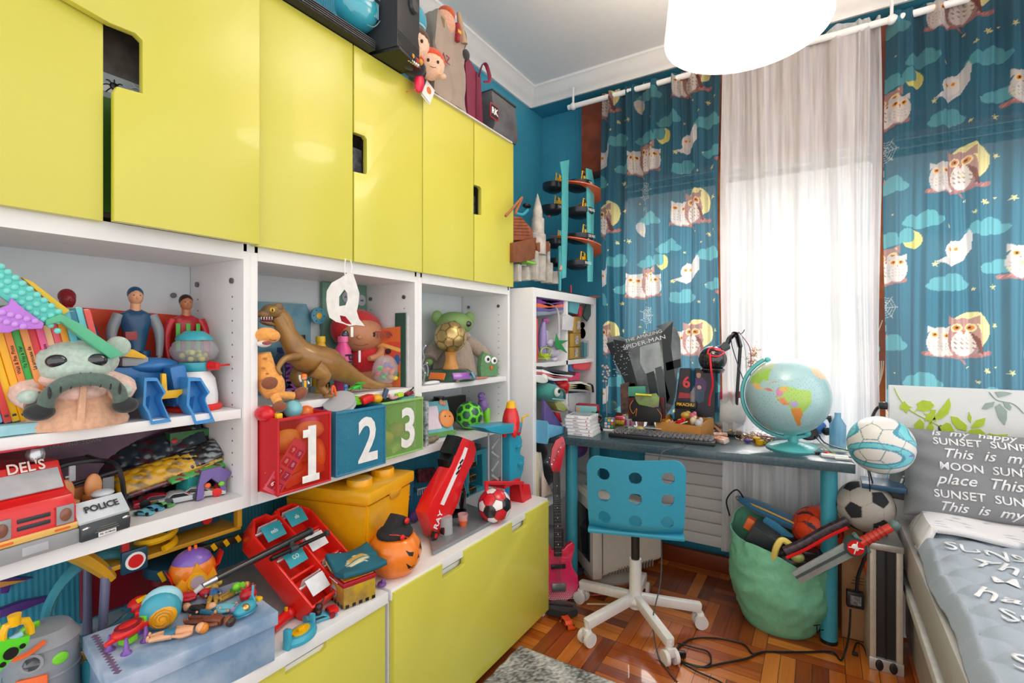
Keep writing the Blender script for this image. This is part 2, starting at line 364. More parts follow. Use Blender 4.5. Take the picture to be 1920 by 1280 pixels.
# ---------------------------------------------------------------- curtains
rod=thing('curtain_rod','long white curtain rod on ceiling brackets above the window','curtain rod',(0,2.43,2.475))
part(rod,'rod',WHITE,('c',(-.03,0,0),(2.3,0,0),.014,.014))
for x in (.0,1.42,2.2): part(rod,'bracket',WHITE,('c',(x,0,0),(x,.0,.105),.006,.006),('s',x,0,0,.02))
star=lambda cx,cy,r,a=.3:[(cx+math.cos(a+k*PI/5)*(r if k%2==0 else r*.4),cy+math.sin(a+k*PI/5)*(r if k%2==0 else r*.4)) for k in range(10)]
def owl(cx,cy,s,c='#d6d1cf',c2='#b3aaa8'):
    s*=1.22
    S=[('e',c,cx,cy,.036*s,.055*s),('e','#e8e0da',cx,cy-.015*s,.024*s,.035*s)]
    S+=[('l',c2,[(cx-.03*s+i*.012*s,cy+.0*s-j*.012*s),(cx-.026*s+i*.012*s,cy-.005*s-j*.012*s)],.0012*s) for i in range(5) for j in range(3)]
    S+=[('p',c,[(cx-.033*s,cy+.035*s),(cx-.034*s,cy+.062*s),(cx-.01*s,cy+.05*s)]),('p',c,[(cx+.033*s,cy+.035*s),(cx+.034*s,cy+.062*s),(cx+.01*s,cy+.05*s)])]
    for q in (-1,1): S+=[('e','#f3dcae',cx+q*.014*s,cy+.028*s,.0115*s,.0115*s),('e','#e0872c',cx+q*.014*s,cy+.028*s,.0075*s,.0075*s),('e','#3b2417',cx+q*.013*s,cy+.028*s,.0035*s,.0035*s)]
    return S+[('p','#c06a3a',[(cx-.004*s,cy+.018*s),(cx+.004*s,cy+.018*s),(cx,cy+.008*s)])]
def brown_owl(cx,cy,s):
    S=owl(cx,cy,s*1.1,'#b48b86','#97706b')
    for i in range(6): S.append(('l','#7f4a42',[(cx+.02*s+i*.004*s,cy+.02*s-i*.004*s),(cx+.045*s+i*.002*s,cy-.055*s)],.0013*s))
    return S
def branch(x0,x1,y): return [('l','#b27c7c',[(x0,y),((x0+x1)/2,y-.012),(x1,y+.002)],.009),('l','#b27c7c',[((x0+x1)/2,y-.01),((x0+x1)/2+.02,y-.04)],.003)]+[('l','#d79c8e',[(x0+k*.014,y-.004),(x0+k*.014+.008,y+.003)],.0015) for k in range(int((x1-x0)/.014))]
def cloud(cx,cy,s=1): return [('e','#62abb6',cx,cy,.06*s,.022*s),('e','#62abb6',cx+.02*s,cy+.02*s,.032*s,.026*s),('e','#62abb6',cx-.025*s,cy+.012*s,.026*s,.02*s),('e','#62abb6',cx+.04*s,cy,.03*s,.02*s)]
def web(cx,cy,s):
    S=[]
    for k in range(7):
        a=k*2*PI/7; S.append(('l','#b9c8cc',[(cx,cy),(cx+s*math.cos(a),cy+s*1.2*math.sin(a))],.0011))
    for r in (.25,.45,.65,.85): S.append(('l','#b9c8cc',[(cx+s*r*math.cos(k*2*PI/7),cy+s*1.2*r*math.sin(k*2*PI/7)) for k in range(8)],.0011))
    return S
PU,PV=.50,.64
def tile():
    S=cloud(.02,.11,.9)+cloud(.14,.18)+cloud(.22,-.075,1.05)+cloud(.03,-.31,1.0)+cloud(-.12,-.02,.8)+cloud(.35,.13,1.0)
    S+=[('e','#e9e086',.115,.115,.033,.038),('e','#62abb6',.098,.13,.026,.03)]
    S+=[('e','#efe6a4',.30,-.25,.066,.07)]
    S+=branch(-.1,.09,-.05)+owl(-.05,0,.9)+owl(-.015,-.004,.85)+brown_owl(.03,.012,1)+owl(.065,-.002,.8)
    S+=web(.02,-.155,.045)+[('l','#b9c8cc',[(.02,-.2),(.025,-.27)],.001),('e','#c98474',.025,-.275,.005,.005)]
    S+=[('p','#dedad8',[(.245+(a-.245)*1.35,.06+(b-.06)*1.35) for a,b in [(.2,.03),(.23,.045),(.225,.07),(.24,.09),(.262,.085),(.285,.115),(.29,.1),(.288,.06),(.27,.03),(.24,.015)]]),('e','#ece6e2',.245,.058,.034,.034),
        ('e','#f3dcae',.234,.066,.01,.01),('e','#e0872c',.234,.066,.006,.006),('e','#f3dcae',.256,.066,.01,.01),('e','#e0872c',.256,.066,.006,.006)]
    S+=[('e','#d8d3d0',-.01,-.345,.026,.038,.3),('e','#f3dcae',-.02,-.36,.007,.007),('e','#f3dcae',-.002,-.36,.007,.007)]
    S+=branch(.16,.36,-.34)+owl(.2,-.295,.85)+owl(.232,-.298,.8)+brown_owl(.275,-.28,1.05)
    rr=random.Random(4)
    for k in range(26):
        S.append(('p','#e3dda0',star(-.12+rr.random()*PU,-.42+rr.random()*PV,rr.choice([.006,.008,.013]),rr.random())))
    return S
TILE=tile()
def curtain_col(u0,v0):
    def f(U,V):
        C=np.empty(U.shape+(3,)); C[:]=lin('#3a768c')
        u=(U-u0+.13)%PU-.13; v=(V-v0+.42)%PV-.42
        for du in (0,PU,-PU):
            sel=paint(u+du,v,'#010203',TILE); ok=np.abs(sel-np.array(lin('#010203'))).sum(-1)>1e-6
            C[ok]=sel[ok]
        for dv in (PV,-PV):
            sel=paint(u,v+dv,'#010203',TILE); ok=(np.abs(sel-np.array(lin('#010203'))).sum(-1)>1e-6)
            C[ok]=sel[ok]
        return C
    return f
def folds(x0,x1,ztop,zbot,k,A,seed,y=2.43):
    rr=random.Random(seed); ph=[rr.random()*6.28 for _ in range(6)]
    def pos(U,V):
        t=U; s=(V-zbot)/(ztop-zbot)
        yy=A*(np.sin(t*k+ph[0]+.3*np.sin(2*s+ph[2]))+.5*np.sin(t*k*2.3+ph[1]+s*1.2)+.15*np.sin(t*k*5.1+ph[3]+s*2.5))
        yy*=(.75+.35*(1-s)); w=(x1-x0)
        return (x0+w*(t-t.min())/(t.max()-t.min())+.006*np.sin(s*7+t*20),y+yy,V+.006*np.sin(t*k+1)*(s>.98))
    return pos
CM=vmat('printed_cotton',.9,tl=.62,bump=.3,thin=.1)
def cur(name,x0,x1,zb,u0,v0,seed,label,width):
    o=gridmesh(None,name,int(width/.0028),int((2.50-zb)/.003),folds(x0,x1,2.50,zb,52,.026,seed),curtain_col(u0,v0),CM,0,(0,width),(zb,2.50))
    return tag(o,label,'curtain')
cur('printed_curtain',.165,.765,.78,.25,2.09,3,'dark teal owl-print curtain at the left of the window, behind the movie standee',.66)
cur('printed_curtain',1.40,2.1,.25,-.02,2.10,8,'dark teal owl-print curtain at the right of the window, above the bed headboard',.76)
def sheer_mat():
    m=bpy.data.materials.new('sheer'); m.use_nodes=True; N=m.node_tree.nodes; L=m.node_tree.links; b=N['Principled BSDF']
    b.inputs['Base Color'].default_value=(.80,.81,.83,1); b.inputs['Roughness'].default_value=.9
    t=N.new('ShaderNodeBsdfTranslucent'); t.inputs[0].default_value=(.80,.81,.83,1); mx=N.new('ShaderNodeMixShader'); mx.inputs[0].default_value=.33
    L.new(b.outputs[0],mx.inputs[1]); L.new(t.outputs[0],mx.inputs[2])
    tc=N.new('ShaderNodeTexCoord'); mp=N.new('ShaderNodeMapping'); mp.inputs['Scale'].default_value=(60,1,3); L.new(tc.outputs['UV'] if 0 else tc.outputs['Object'],mp.inputs[0])
    no=N.new('ShaderNodeTexNoise'); no.inputs['Scale'].default_value=1; L.new(mp.outputs[0],no.inputs[0])
    rp=N.new('ShaderNodeMapRange'); rp.inputs[1].default_value=.3; rp.inputs[2].default_value=.7; rp.inputs[3].default_value=.16; rp.inputs[4].default_value=.4; L.new(no.outputs[0],rp.inputs[0])
    tr=N.new('ShaderNodeBsdfTransparent'); m2=N.new('ShaderNodeMixShader'); L.new(rp.outputs[0],m2.inputs[0]); L.new(mx.outputs[0],m2.inputs[1]); L.new(tr.outputs[0],m2.inputs[2])
    L.new(m2.outputs[0],N['Material Output'].inputs['Surface']); return m
SHEER=sheer_mat()
def sheer(name,x0,x1,zb,label,seed,k=34,A=.02):
    wv=(x1-x0)*1.2
    o=gridmesh(None,name,180,120,folds(x0,x1,2.51,zb,k,A,seed,y=2.44),lambda U,V:np.ones(U.shape+(3,)),SHEER,0,(0,wv),(zb,2.51)); return tag(o,label,'curtain')
sheer('sheer_curtain',.775,1.30,.17,'long white sheer curtain hanging over the middle of the window down behind the desk',5)
sheer('sheer_curtain',1.285,1.385,.5,'narrow gathered end of white sheer curtain beside the right owl-print curtain',7,60,.03)
# ---------------------------------------------------------------- green and white storage wall
def unit(y0,label):
    t=thing('shelf_unit',label,'shelf unit',(-.02,y0,.765),0,'white open shelf units on the left wall')
    part(t,'side_panel',WHITE,('b',-.13,.009,.315,.26,.018,.63,.001)); part(t,'side_panel',WHITE,('b',-.13,.591,.315,.26,.018,.63,.001))
    part(t,'top_panel',WHITE,('b',-.13,.3,.62,.26,.564,.02)); part(t,'bottom_panel',WHITE,('b',-.13,.3,.015,.26,.564,.03))
    part(t,'back_panel',mat('#dfe6ea',.5,var=.01),('b',-.265,.3,.315,.008,.564,.6))
    part(t,'shelf',WHITE,('b',-.132,.3,.232,.25,.56,.022,.001))
    for a,c in (((-.05,.583,.56),(-.05,.577,.56)),((-.22,.583,.56),(-.22,.577,.56)),((-.262,.54,.53),(-.256,.54,.53))): part(t,'screw_cap',mat('#777777',.3,metal=.8),('c',a,c,.007,.007))
    part(t,'shelf_holes',mat('#555555',.6),*[('c',(x,.583,.07+k*.03),(x,.5815,.07+k*.03),.0022,.0022,8) for k in range(16) for x in (-.05,-.22)])
    return t
unit(0,'white open shelf unit at the left, holding the leaning books and the red toy truck')
unit(.6,'white open shelf unit in the middle, holding the toy dinosaur and the numbered bins')
unit(1.2,'white open shelf unit at the right end, holding the gold ball trophy')
def door_poly(w,h,notch,side=0,y0=0):
    P=[(0,0),(w,0),(w,h),(0,h)]
    if notch: P=[(0,0),(w,0),(w,h),(0,h),(0,.385),(.04,.387),(.0485,.38),(.0485,.279),(.045,.273),(0,.268)]
    return P
def cab(y0,label,dk):
    t=thing('wall_cabinet',label,'cabinet',(-.02,y0,1.395),0,'green door wall cabinets')
    part(t,'body',WHITE,('b',-.14,.009,.33,.28,.018,.66),('b',-.14,.591,.33,.28,.018,.66),('b',-.14,.3,.009,.28,.58,.018),('b',-.14,.3,.651,.28,.58,.018),('b',-.285,.3,.33,.01,.58,.64),('b',-.16,.3,.3,.24,.56,.016))
    part(t,'door',GREEN,('p','x',[(a+.0015+.0,b) for a,b in door_poly(.296,.645,False)],.002,.02,.0025),label='plain green door',loc=(0,0,.014))
    if dk==0:
        P=[(.307,0),(.5985,0),(.5985,.645),(.1,.645),(.1,.46),(.227,.39),(.30,.378),(.342,.38),(.354,.372),(.354,.266),(.312,.262),(.307,.25)]
        d=part(t,'door',GREEN,('p','x',P,.024,.042,.003),label='green door with cut-out grip standing slightly proud',loc=(0,0,.014))
    else: d=part(t,'door',GREEN,('p','x',[(a+.3025,b) for a,b in door_poly(.296,.645,True)],.002,.02,.0025),label='green door with cut-out grip',loc=(0,0,.014))
    return t
cab(0,'green-doored wall cabinet at far left of the row, with the largest cut-out grip',0)
cab(.6,'green-doored wall cabinet in the middle, above the toy dinosaur shelf',1)
cab(1.2,'green-doored wall cabinet at the right end, above the trophy shelf',2)
def bench(y0,label,xf):
    t=thing('storage_bench',label,'storage bench',(0,y0,0),0,'white benches with green drawers')
    part(t,'body',WHITE,('b',-.065,.45,.485,.515,.9,.03,.002),('b',-.07,.009,.235,.5,.018,.47),('b',-.07,.891,.235,.5,.018,.47),('b',-.31,.45,.235,.01,.86,.47),('b',-.07,.45,.03,.48,.86,.03),('b',.165,.45,.43,.018,.86,.05),angle=30)
    P=[(.004,.03),(.896,.03),(.896,.492),(.71,.492),(.71,.45),(.70,.445),(.605,.445),(.605,.492),(.315,.492),(.315,.45),(.305,.445),(.205,.445),(.205,.492),(.004,.492)]
    d=part(t,'drawer',GREEN,('p','x',P,xf-.018,xf,.003),('b',xf-.2,.45,.18,.36,.84,.26))
    part(t,'drawer_contents',soft('#5a2040'),('b',xf-.15,.25,.36,.2,.2,.1,.03)) 
    return t
bench(.865,'white bench with wide green drawer at the right, under the pumpkin bucket and ball',.2)
bench(-.045,'white bench with wide green drawer at the left, under the blue lidded box',.185)
# ---------------------------------------------------------------- bookcase beside the window
BK=thing('bookcase','tall white cube bookcase between the shelf units and the window','bookcase',(0,1.853,0))
BX=.07; part(BK,'side_panel',WHITE,('b',-.115,.016,.705,.37,.032,1.41,.001)); part(BK,'side_panel',WHITE,('b',-.115,.725,.705,.37,.03,1.41,.001))
part(BK,'top_panel',WHITE,('b',-.115,.37,1.39,.37,.68,.04,.001)); part(BK,'divider',WHITE,('b',-.115,.365,.70,.36,.02,1.34,.001))
part(BK,'shelf',WHITE,('b',-.115,.37,1.052,.36,.67,.022)); part(BK,'shelf',WHITE,('b',-.115,.37,.72,.36,.67,.022)); part(BK,'shelf',WHITE,('b',-.115,.37,.38,.36,.67,.022)); part(BK,'shelf',WHITE,('b',-.115,.37,.03,.36,.67,.022))
part(BK,'back_panel',mat('#e6e8ea',.5,var=.01),('b',-.297,.37,.7,.006,.68,1.36))
# ================================================================ LEFT SHELF, upper level (z 1.008)
rng=random.Random(7); ZU=1.009; ZL=.796; ZB=.501
bk=[('#4f7fc4','pale blue'),('#7db4e0','light blue'),('#d8403c','red'),('#f5c71f','yellow'),('#f7b21d','deep yellow'),('#f08a3c','orange'),('#3fae49','green'),('#f09a52','light orange'),('#e0393f','scarlet'),('#ee5d96','pink'),('#f2bd92','peach'),('#e85a6a','coral pink'),('#eea02e','amber'),('#63bfcf','cyan'),('#2f7f9e','teal blue'),('#6fcdd6','pale cyan'),('#e2564f','brick red')]
B0=None; yb=.150
names=['','','Bambi','','','Walt & Fte. Pinto','Yo Voy a Ver','La princesa de','','Los Aristogatos','','','Robin','Aladin','Wall','','Los Increibles']
ordw=['first','second','third','fourth','fifth','sixth','seventh','eighth','ninth','tenth','eleventh','twelfth','thirteenth','fourteenth','fifteenth','sixteenth','last']
for i,(h,cn) in enumerate(bk):
    w=.0105; hh=.215-.004*(i%3)
    t=thing('picture_book',f'{cn} thin picture book, {ordw[i]} from the left in the leaning row','book',(-.055+rng.uniform(-.004,.004),yb,ZU+.022),(R(12),0,0),'leaning picture books')
    part(t,'cover',mat(h,.4,var=.02),('b',-.07,w/2,hh/2,.14,w,hh,.0015))
    part(t,'pages',mat('#f2ead8',.8),('b',-.0725,w/2,hh/2,.136,w*.7,hh+.002))
    if names[i]: txt(t,names[i],.0075,mat('#222222',.6),(.0008,w/2,hh*.55),(PI/2,-PI/2,PI/2))
    part(t,'spine_logo',mat('#333333',.5),('b',.0002,w/2,.012,.001,w*.5,.004))
    yb+=w+.0006
ws('flat_book','pale cyan hardcover book lying flat under the leaning picture books','book',mat('#9fd6e0',.5),('b',-.125,.2,ZU+.0105,.18,.19,.019,.002))
# pop-it board roof
t=thing('pop_it_board','turquoise bubble popping board sloping like a roof over the picture books','fidget toy',(-.03,.18,1.15))
TQ=plas('#54c9bd'); GRN=plas('#56b98c')
wp(t,'board',TQ,('p','x',PX(-.03,[(-80,430),(0,500),(60,545),(118,588),(84,600),(78,612),(0,556),(-80,500)]),-.034,-.026,.002))
wp(t,'edge_arm',GRN,('p','x',PX(-.024,[(84,600),(112,588),(150,607),(232,664),(205,672),(150,632),(112,603),(84,610)]),-.036,-.018,.002))
wp(t,'yellow_edge',plas('#f0c51e'),('p','x',PX(-.045,[(40,520),(60,528),(130,582),(118,590)]),-.055,-.042,.001))
bub=[]
for r_ in range(3):
    for c_ in range(11):
        q=atX(-25+c_*13.5+r_*-1,478+c_*10.6+r_*18,-.026); bub.append(('s',q.x,q.y,q.z,.0035,.0055,.0055))
wp(t,'bubbles',plas('#7adcd2'),*bub)
t=thing('pop_it_flap','purple bubble popping board hanging at the lower left of the turquoise one','fidget toy',(-.02,.18,1.19))
wp(t,'board',plas('#c07be0'),('p','x',PX(-.018,[(-60,575),(0,577),(15,571),(20,558),(45,580),(82,606),(78,616),(30,618),(15,624),(-60,622)]),-.022,-.014,.002))
wp(t,'bubbles',plas('#cf97ec'),*[('s',*atX(4+c_*15.5-r_*7,592+c_*4.0+r_*14-6,-.014),.0035,.0055,.0055) for r_ in range(2) for c_ in range(5-r_)])
# plush doll with peach robe (plain stand-in)
p=atZ(155,802,ZU)
t=thing('plush_doll','soft pale green headed plush doll in a peach robe beside the picture books','plush toy',(p.x-.045,p.y,ZU),(0,0,R(-10)))
PG=soft('#b9ccc0'); PR=soft('#e0b090'); PF=soft('#e8c6b8')
part(t,'robe',PR,('l',0,0,0,[(.085,0),(.088,.01),(.07,.05),(.05,.09),(.02,.11)],32,.8,1.0),('p','x',[(-.006,.0),(.002,.09),(.012,.09),(.008,.0)],.055,.07,.004))
part(t,'collar',PF,('s',0,0,.095,.052,.066,.024),('s',.03,0,.07,.036,.05,.022))
part(t,'head',PG,('s',0,0,.128,.052,.072,.044),('s',.02,0,.112,.04,.055,.03))
for s in (-1,1):
    part(t,'ear',PG,('s',-.005,s*.07,.155,.012,.022,.022))
    e=part(t,'eye',mat('#20242a',.1,var=0,coat=1),('s',.045,s*.029,.13,.009,.017,.013)); 
    part(t,'arm',PF,('t',[(0,s*.05,.09),(.03,s*.075,.075),(.05,s*.06,.06)],.02,10))
    part(t,'hand',PG,('s',.058,s*.068,.068,.012,.015,.013))
t=thing('striped_ring','black and green striped soft ring held in front of the pale green plush doll','toy',(p.x+.0,p.y-.0,ZU+.04),(0,0,R(-10)))
part(t,'ring',soft('#5b6f66'),('t',[(.02,-.055,.0),(.03,-.05,.03),(.035,-.03,.05),(.036,0,.056),(.035,.03,.05),(.03,.05,.03),(.02,.055,.0)],.0125,12))
for k in range(8):
    a=k/7; yy=lerp(-.05,.05,a); zz=.03+.026*(1-(yy/.055)**2)
    part(t,'stripe',soft('#2a2d2e'),('s',.0335,yy,zz,.0135,.0045,.0135))
part(t,'cuff',soft('#2a2d2e'),('s',.022,-.062,.0,.018,.022,.016)); part(t,'cuff',soft('#2a2d2e'),('s',.022,.062,.0,.018,.022,.016))
# figures behind
def figure(name,label,loc,rz,H,suit,trim,skin,hair,armc=None,group='standing action figures',legs=None,pose=0):
    t=thing(name,label,'action figure',loc,(0,0,rz),group); s=H
    legs=legs or suit
    part(t,'torso',suit,('l',0,0,.46*s,[(.07*s,0),(.062*s,.06*s),(.085*s,.2*s),(.11*s,.3*s),(.10*s,.35*s),(.04*s,.385*s)],20,.62,1.05))
    for q in (-1,1):
        part(t,'arm',armc or suit,('t',[(0,q*.11*s,.8*s),(.01*s,q*.155*s,.68*s),(.03*s,q*.16*s,.56*s),(.06*s,q*.15*s,.45*s)],[.042*s,.04*s,.03*s,.024*s],12))
        part(t,'hand',skin,('s',.065*s,q*.15*s,.43*s,.022*s,.018*s,.03*s))
        part(t,'leg',legs,('t',[(0,q*.05*s,.5*s),(0,q*.06*s,.3*s),(0,q*.065*s,.04*s)],[.055*s,.045*s,.03*s],12),('s',.03*s,q*.065*s,.02*s,.055*s,.03*s,.02*s))
    part(t,'belt',trim,('l',0,0,.45*s,[(.075*s,0),(.075*s,.03*s)],20,.66,1.02))
    part(t,'neck',skin,('c',(0,0,.82*s),(0,0,.9*s),.04*s,.035*s))
    part(t,'head',skin,('s',.005*s,0,.95*s,.06*s,.052*s,.07*s),('s',.063*s,0,.94*s,.011*s,.009*s,.014*s))
    for q in (-1,1): part(t,'eye',BLACK,('s',.058*s,q*.021*s,.96*s,.005*s,.006*s,.004*s))
    part(t,'hair',hair,('s',-.01*s,0,.975*s,.063*s,.057*s,.062*s))
    return t
figure('action_figure','large blue suited action figure standing behind the blue robot toy',(-.2,.425,ZU),R(-10),.285,plas('#1e4f74'),plas('#b8b8b8'),SKIN,plas('#1e4f74'),plas('#8b9298'))
f=figure('action_figure','footballer figure in a red shirt with green stripes beside the gumball machine',(-.2,.535,ZU),R(-10),.275,plas('#b02029'),plas('#7a1520'),plas('#b87650'),plas('#2a201c'),plas('#c01f2a'))
for yv in (-.022,.0,.022): part(f,'shirt_stripe',plas('#4cae3c'),('b',.0175,yv,.175,.004,.01,.07,.002))
figure('action_figure','red and blue figure half hidden behind the green arm of the popping board',(-.2,.30,ZU),R(0),.27,plas('#8c1a22'),plas('#1f3f6b'),plas('#8c1a22'),plas('#8c1a22'),plas('#27507a'))
ws('orange_box','flat orange box standing against the back of the left shelf','box',mat('#e2461c',.5),('p','x',PX(-.262,[(100,582),(150,576),(350,592),(352,800),(100,800)]),-.278,-.262))
# robot toy lying
p=Vector((-.10,.40,ZU))
t=thing('robot_toy','blue and yellow robot toy lying on its back with hollow blue boots towards the room','robot toy',(0,0,ZU))
RB=plas('#2f76b8'); 
def boot(u0,mir=0):
    O=[(325,708),(350,708),(368,735),(360,745),(360,752),(378,790),(340,796),(332,776),(322,760)]
    O=[(262+(u-322)*.95+u0-262,v) for u,v in O]
    cx=sum(a for a,b in O)/len(O); cy=sum(b for a,b in O)/len(O)
    I=[(cx+(a-cx)*.8,cy+(b-cy)*.86) for a,b in O]
    o=PX(-.022,O); i=PX(-.022,I)
    def f(bm):
        n=len(o); A=[bm.verts.new((-.022,a,b)) for a,b in o]; B=[bm.verts.new((-.022,a,b)) for a,b in i]; C=[bm.verts.new((-.055,a,b)) for a,b in i]; D=[bm.verts.new((-.062,a,b)) for a,b in o]
        for k in range(n):
            q=(k+1)%n
            for X,Y in ((A,B),(B,C),(D,A)): bm.faces.new((X[k],X[q],Y[q],Y[k]))
        bm.faces.new(C); bm.faces.new(D[::-1])
    return f
for u0 in (268,350):
    b_=wp(t,'boot',plas('#3d8fd0'),boot(u0)); q=atX(u0+18,755,-.06); wp(t,'shin',RB,('c',(q.x+.003,q.y,q.z),(q.x-.06,q.y-.015,q.z+.002),.02,.017,8),('b',q.x-.05,q.y-.02,q.z+.01,.05,.035,.035,.004))
wp(t,'arm',RB,('b',-.08,.462,1.075,.04,.035,.09,.008,R(10)),('s',-.09,.478,1.05,.02,.028,.03))
wp(t,'yellow_claw',YEL,('p','x',PX(-.05,[(302,700),(310,700),(312,732),(352,728),(330,745),(300,748)]),-.055,-.045,.001))
wp(t,'torso',RB,('b',-.16,.40,1.10,.1,.16,.04,.01),('b',-.13,.355,1.06,.06,.09,.05,.006),('s',-.14,.43,1.118,.045,.06,.02))
wp(t,'yellow_trim',YEL,('p','x',PX(-.10,[(228,652),(250,655),(275,668),(270,672),(228,668)]),-.105,-.098,.001),('b',-.075,.345,1.045,.03,.07,.015,.003))
wp(t,'grey_joint',GREY,('b',-.1,.345,1.07,.05,.07,.03,.004),('b',-.14,.45,1.09,.04,.04,.04,.004),('b',-.13,.39,1.13,.05,.05,.02,.004))
wp(t,'screen',mat('#8a2320',.3),('p','x',PX(-.095,[(235,622),(257,621),(258,637),(236,638)]),-.105,-.095,.001))
# gumball machine
p=atZ(372,765,ZU)
t=thing('gumball_machine','toy gumball machine with clear globe, turquoise cap and white base beside the footballer','gumball machine',(-.115,.515,ZU))
part(t,'foot',plas('#e8261f'),('l',0,0,0,[(.058,0),(.06,.008),(.054,.014)],32))
part(t,'base',WHITEP,('l',0,0,.014,[(.05,0),(.05,.02),(.044,.06),(.032,.078),(.028,.08)],32),('b',.04,0,.035,.02,.045,.045,.006))
part(t,'neck',plas('#3aa6b5'),('l',0,0,.094,[(.033,0),(.036,.008),(.034,.02)],32))
part(t,'globe',clear('#dfe6ee',.28,.04),('l',0,0,.114,[(.03,0),(.045,.01),(.052,.028),(.045,.047),(.034,.056)],32))
part(t,'gumballs',plas('#c9c24a'),*[('s',.028*math.cos(k*1.3)*((k%3)/2.2),.028*math.sin(k*1.3)*((k%3)/2.2),.122+.008*(k//6),.007) for k in range(18)])
part(t,'cap',plas('#3aa6b5'),('l',0,0,.168,[(.04,0),(.038,.008),(.022,.02),(.018,.022)],32))
part(t,'knob',RED,('c',(.03,.02,.105),(.05,.03,.105),.012,.009),('c',(.042,.026,.105),(.045,.06,.107),.0025,.0025))
# ================================================================ LEFT SHELF, lower level (z .795)
ws('boxed_game','purple boxed game with monsters lettering standing at the back of the lower left shelf','box',mat('#6e5066',.5,h2='#8a6a80',scale=12),('b',-.262,.33,.885,.012,.40,.18,.001))
txt(bpy.data.objects['boxed_game'],'MONSTERS',.024,mat('#a49a94',.5),(.0066,-.03,.165),name='lettering')
txt(bpy.data.objects['boxed_game'],'TRAINING  TOWN',.011,mat('#a49a94',.5),(.0066,-.0,.148),name='lettering')
# red toy truck
t=thing('toy_truck',"red toy food truck with DEL'S on the front at the left of the lower shelf",'toy truck',(-.005,.199,ZL),(0,0,R(7)))
TR=plas('#e01f20',coat=.3); hw=.062
part(t,'body',TR,('p','y',[(0,.032),(0,.07),(-.012,.092),(-.035,.1),(-.06,.14),(-.065,.15),(-.2,.155),(-.2,.03)],-hw,hw,.003))
part(t,'windscreen',mat('#a9adb2',.25),('p','y',[(-.0335,.103),(-.056,.1365),(-.055,.139),(-.032,.105)],-hw+.006,hw-.006))
part(t,'bumper',GREY,('b',-.09,0,.014,.19,hw*2+.006,.028,.003)); part(t,'yellow_band',plas('#eec16c'),('b',-.09,0,.035,.183,hw*2+.004,.012,.001))
for y in (-.044,.044):
    h_=part(t,'headlight_frame',GREY,('b',.0015,y,.06,.004,.026,.034,.001)); part(h_,'lamp_lens',mat('#8a5a48',.1),('s',.004,y,.06,.004,.009,.012)); part(t,'indicator',ORA,('b',.0035,y*.9,.035,.002,.022,.003))
for z in (.055,.068): part(t,'grille_slot',DGREY,('b',.001,0,z,.003,.045,.007,.0005))
part(t,'number_plate',mat('#b5b8bd',.4),('b',.0055,.0,.014,.002,.036,.015,.0005))
txt(t,"DEL'S",.027,mat('#f5ede0',.4),(-.0605,.012,.1475),(R(65),0,PI/2),bold=.0004,sx=.85)
part(t,'roof_flap',plas('#b3122e'),('b',-.1,-.005,.184,.16,.12,.004,.001,0,R(-4),0)); part(t,'beacon',SILV,('l',-.085,.035,.153,[(.014,0),(.016,.012),(.012,.024)],16))
part(t,'mirror',GREY,('b',-.035,.07,.125,.006,.01,.03,.002),('c',(-.035,.06,.12),(-.035,.07,.12),.002,.002))
# police car
t=thing('toy_police_car','silver and black open-top toy police car between the red truck and the packets','toy car',(-.012,.306,ZL),(0,0,R(10)))
part(t,'body',plas('#3b4044'),('p','y',[(0,.0),(.003,.02),(-.004,.032),(-.2,.05),(-.2,.0)],-.043,.043,.003))
part(t,'hood',plas('#c5cfd6',coat=.5),('p','y',[(-.003,.032),(-.002,.036),(-.03,.068),(-.036,.064),(-.035,.05)],-.044,.044,.002),('s',-.05,.02,.07,.018,.02,.008))
txt(t,'POLICE',.018,mat('#20242a',.5),(-.0145,.0,.0545),(R(50),0,PI/2),bold=.0004)
part(t,'grille',SILV,*[('b',.003,0,.012+k*.004,.002,.042-.005*k,.0018) for k in range(3)])
part(t,'number_plate',WHITEP,('b',.0035,0,.006,.002,.03,.008)); txt(t,'PG 13 MN32',.005,BLACK,(.0047,0,.006))
for y in (-.034,.034): part(t,'headlight',CHROME,('s',.0015,y,.024,.003,.007,.0035))
for y in (-.026,.022): part(t,'seat',plas('#dc9a62'),('b',-.08,y,.055,.035,.03,.02,.004),('s',-.085,y,.08,.008,.016,.026))
part(t,'seat_bench',plas('#b9794a'),('b',-.11,0,.065,.02,.075,.03,.004))
t=thing('toy_roll_cage','black toy roll cage frame standing behind the open-top police car','toy part',(-.13,.31,ZL))
part(t,'frame',plas('#26282a'),*[('t',[(0,-.055,0),(0,-.05,.09),(-.02,-.04,.12),(-.02,.03,.12),(.02,.052,.1),(.03,.06,0)],.005,6,4),('c',(-.02,-.04,.12),(-.09,-.04,.12),.005,.005),('c',(-.02,.03,.12),(-.09,.03,.12),.005,.005),('b',-.06,0,.12,.08,.07,.003),('c',(.02,.052,.1),(0,-.05,.08),.004,.004)])
part(t,'radiator_mesh',plas('#8d8f92'),('b',.01,.035,.07,.004,.02,.035))
